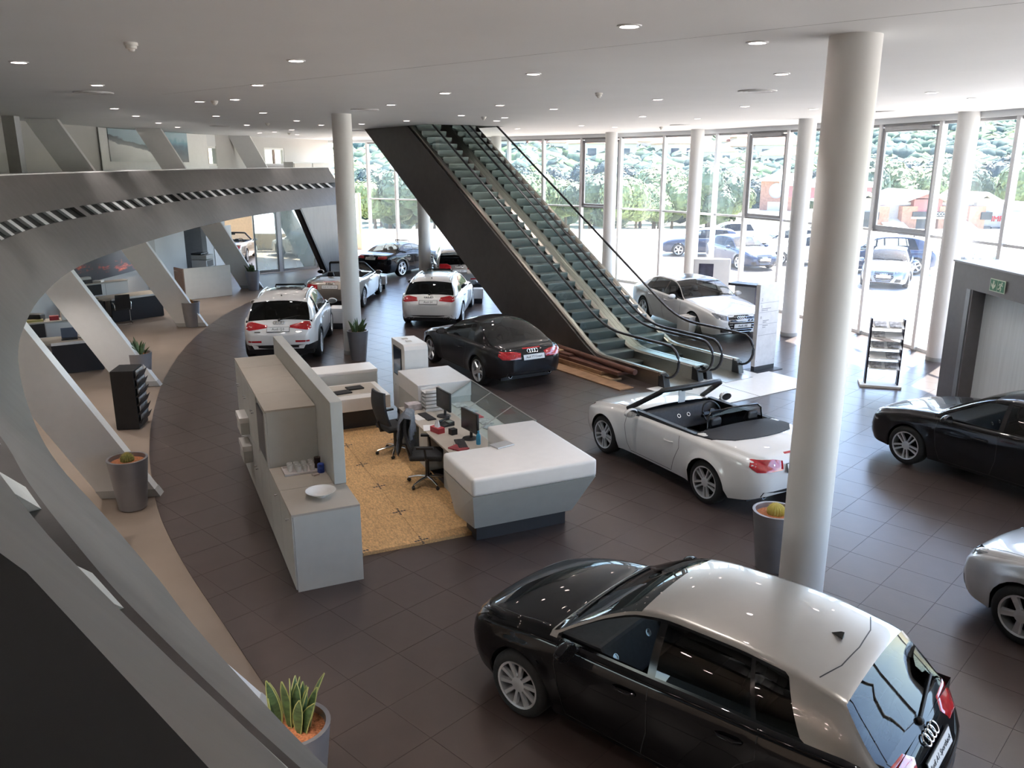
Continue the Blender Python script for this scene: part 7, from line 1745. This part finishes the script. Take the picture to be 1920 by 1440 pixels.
# brown tub chairs just behind the near balustrade
M_BROWN = mat('brown_leather', (.10, .045, .025), .5, var=.15)
for px, py, lb in ((193, 962, 'brown leather tub chair whose corner shows under the near balustrade'), (150, 925, 'brown leather tub chair behind the first tub chair, almost hidden')):
    p = G(px, py, .72); t = thing('tub_chair', lb, 'chair', (p.x - .62, p.y + .02, 0), .4)
    m = MB(); m.box(-.3, .3, -.3, .3, .12, .42); m.build('seat', M_BROWN, t, bevel=.03); m = MB(); m.box(-.34, .34, .24, .34, .12, .74); m.build('backrest', M_BROWN, t, bevel=.03)
    for s in (-1, 1): m = MB(); m.box(s * .30 - .05, s * .30 + .05, -.3, .24, .12, .66); m.build('arm', M_BROWN, t, bevel=.03)
    for x in (-.26, .26):
        for y in (-.26, .28): m = MB(); m.tube([(x, y, 0), (x, y, .13)], .02, 8); m.build('leg', M_CHROME, t)
# ------------------------------------------------------------------ cars in the hall
def place(root, x, y, deg, z=0.0): root.location = (x, y, z); root.rotation_euler = (0, 0, math.radians(deg) + PI); return root
PROTO = {}
c, sh, bv = make_car(A1, 'hatchback_car', 'black hatchback with silver roof arch in the right foreground')
h = math.radians(139); fl = Vector((.10, 6.35)); hv = Vector((math.cos(h), math.sin(h))); lf = Vector((-hv.y, hv.x)); ctr = fl - lf * .78 - hv * (2.469 / 2); place(c, ctr.x, ctr.y, 139)
c, sh, bv = make_car(TTR, 'roadster_car', 'white open roadster with black cockpit in the middle of the hall'); place(c, 2.94, 12.53, 119.5)
x1, z1 = finish_roadster(c, sh, TTR)
xm = TTR['xf'] + TTR['wb'] / 2
# tonneau, wind deflector, price card, aerial
def top_at(bv, x, y): l = bv.ray_cast(Vector((x, y, 3)), Vector((0, 0, -1)))[0]; return l
X0 = -xm
decal(bv, Vector((X0, 0, 2.5)), Vector((1, 0, 0)), Vector((0, 1, 0)), Vector((0, 0, -1)), [(2.985, -.80), (3.30, -.78), (3.52, -.55), (3.60, -.25), (3.62, 0), (3.60, .25), (3.52, .55), (3.30, .78), (2.985, .80)], 'tonneau', mat('tonneau_black', (.03, .03, .033), .7, var=.1, scale=30), c, .012, 4, .08)
m = MB(); xx = 2.93 + X0; fr = [(xx + .02, -.56, .95), (xx, -.54, 1.13), (xx - .01, -.47, 1.19), (xx - .02, 0, 1.205), (xx - .01, .47, 1.19), (xx, .54, 1.13), (xx + .02, .56, .95)]; m.tube(fr, .014, 6); wd = m.build('deflector_frame', M_TRIM, c, smooth=60)
m = MB(); m.add([fr[0], fr[1], fr[2], fr[3], fr[4], fr[5], fr[6]], [(0, 1, 2, 3, 4, 5, 6)]); m.build('deflector_mesh', glassmat('dark_mesh', (.32, .32, .33), 1.3), wd)
m = MB(); m.box(-.005, .005, -.07, .07, 0, .22); o = m.build('price_card', M_PLATE, c); o.location = (x1 - .28, -.02, z1 - .32)
c, sh, bv = make_car(TTC, 'coupe_car', 'dark grey fastback coupe in front of the escalator'); place(c, -.60, 19.09, 120.2)
c, sh, bv = make_car(Q3, 'suv_car', 'white compact SUV seen from behind, left of the round column'); place(c, -5.88, 21.6, 96.5)
c, sh, bv = make_car(S4, 'estate_car', 'white estate car seen from behind, before the escalator cladding'); place(c, -2.32, 26.35, 86.5)
c, sh, bv = make_car(A5C, 'convertible_car', 'champagne convertible half hidden by the left round column'); place(c, -5.88, 29.2, 87.5); finish_roadster(c, sh, A5C)
CONV = c
c, sh, bv = make_car(RS5, 'coupe_car', 'black coupe standing at the far end near the glass'); place(c, -4.9, 37.2, 62)
c, sh, bv = make_car(Q5, 'suv_car', 'silver grey SUV half hidden under the escalator'); place(c, -2.22, 32.75, 97)
c, sh, bv = make_car(A8, 'sedan_car', 'white luxury sedan facing the viewer beyond the escalators'); place(c, 5.50, 24.45, -72); SEDAN = c
c, sh, bv = make_car(A3, 'hatchback_car', 'dark grey hatchback entering the picture at the right edge')
def by_wheel(c, S, FL, deg):
    h = math.radians(deg); hv = Vector((math.cos(h), math.sin(h))); lf = Vector((-hv.y, hv.x)); ctr = Vector(FL) - lf * (S['W'] / 2 - .10) - hv * (S['wb'] / 2); place(c, ctr.x, ctr.y, deg)
by_wheel(c, A3, (6.46, 12.66), 121)
A1S = dict(A1, paint=P_LIGHT, wheel='five', text=None, plate_r=.765); A1S.pop('two_tone'); A1S['plate_f'] = None
c, sh, bv = make_car(A1S, 'hatchback_car', 'ice silver hatchback whose nose shows at the right edge'); by_wheel(c, A1S, (5.22, 7.46), 121)
# cars behind the sliding door
c = copy_tree(CONV); c['label'] = 'silver convertible in the delivery room left of the glass door'; place(c, -14.15, 42.0, 98)
HW = dict(HATCH, paint=P_WHITE, text=None, plate_r=.765, plate_f=None); c, sh, bv = make_car(HW, 'hatchback_car', 'white hatchback behind the hazy sliding glass door'); place(c, -10.75, 43.9, 150); WHITEH = c
# ------------------------------------------------------------------ cars parked outside
HB = dict(HATCH, paint=P_BLUE, text=None, wheel='five'); c, sh, bv = make_car(HB, 'parked_car', 'dark blue hatchback parked outside left of the kiosk'); place(c, 10.1, 44.3, 176); BLUEH = c
def copy_car(src, label, px, py, deg, x=None):
    c = copy_tree(src); c['label'] = label; c.name = 'parked_car'; p = G(px, py, .3) if x is None else Vector(x); place(c, p.x, p.y, deg); return c
copy_car(BLUEH, 'dark blue car parked nose on, right of the white kiosk', 0, 0, -75, (10.9, 39.5, 0))
copy_car(WHITEH, 'white car parked between the two blue cars', 0, 0, 176, (14.6, 44.4, 0))
copy_car(WHITEH, 'white car parked farther back behind the kiosk', 0, 0, 176, (12.6, 48.8, 0))
c = copy_car(WHITEH, 'white car parked behind the far right round column', 0, 0, 168, (14.3, 40.2, 0))
QB = dict(Q5, paint=P_BLUE, text=None, cladding=0); QB.pop('cladding'); c, sh, bv = make_car(QB, 'parked_car', 'dark blue SUV parked behind the brochure stand'); place(c, 16.4, 37.1, 168)
SB = dict(HATCH, paint=P_BLUEGREY, text=None, wheel='five'); c, sh, bv = make_car(SB, 'parked_car', 'silver blue car parked nose towards the showroom'); place(c, 15.4, 33.7, -118); SBC = c
copy_car(SBC, 'silver blue hatchback seen from behind beside the lift portal', 0, 0, 42, (18.5, 32.2, 0))
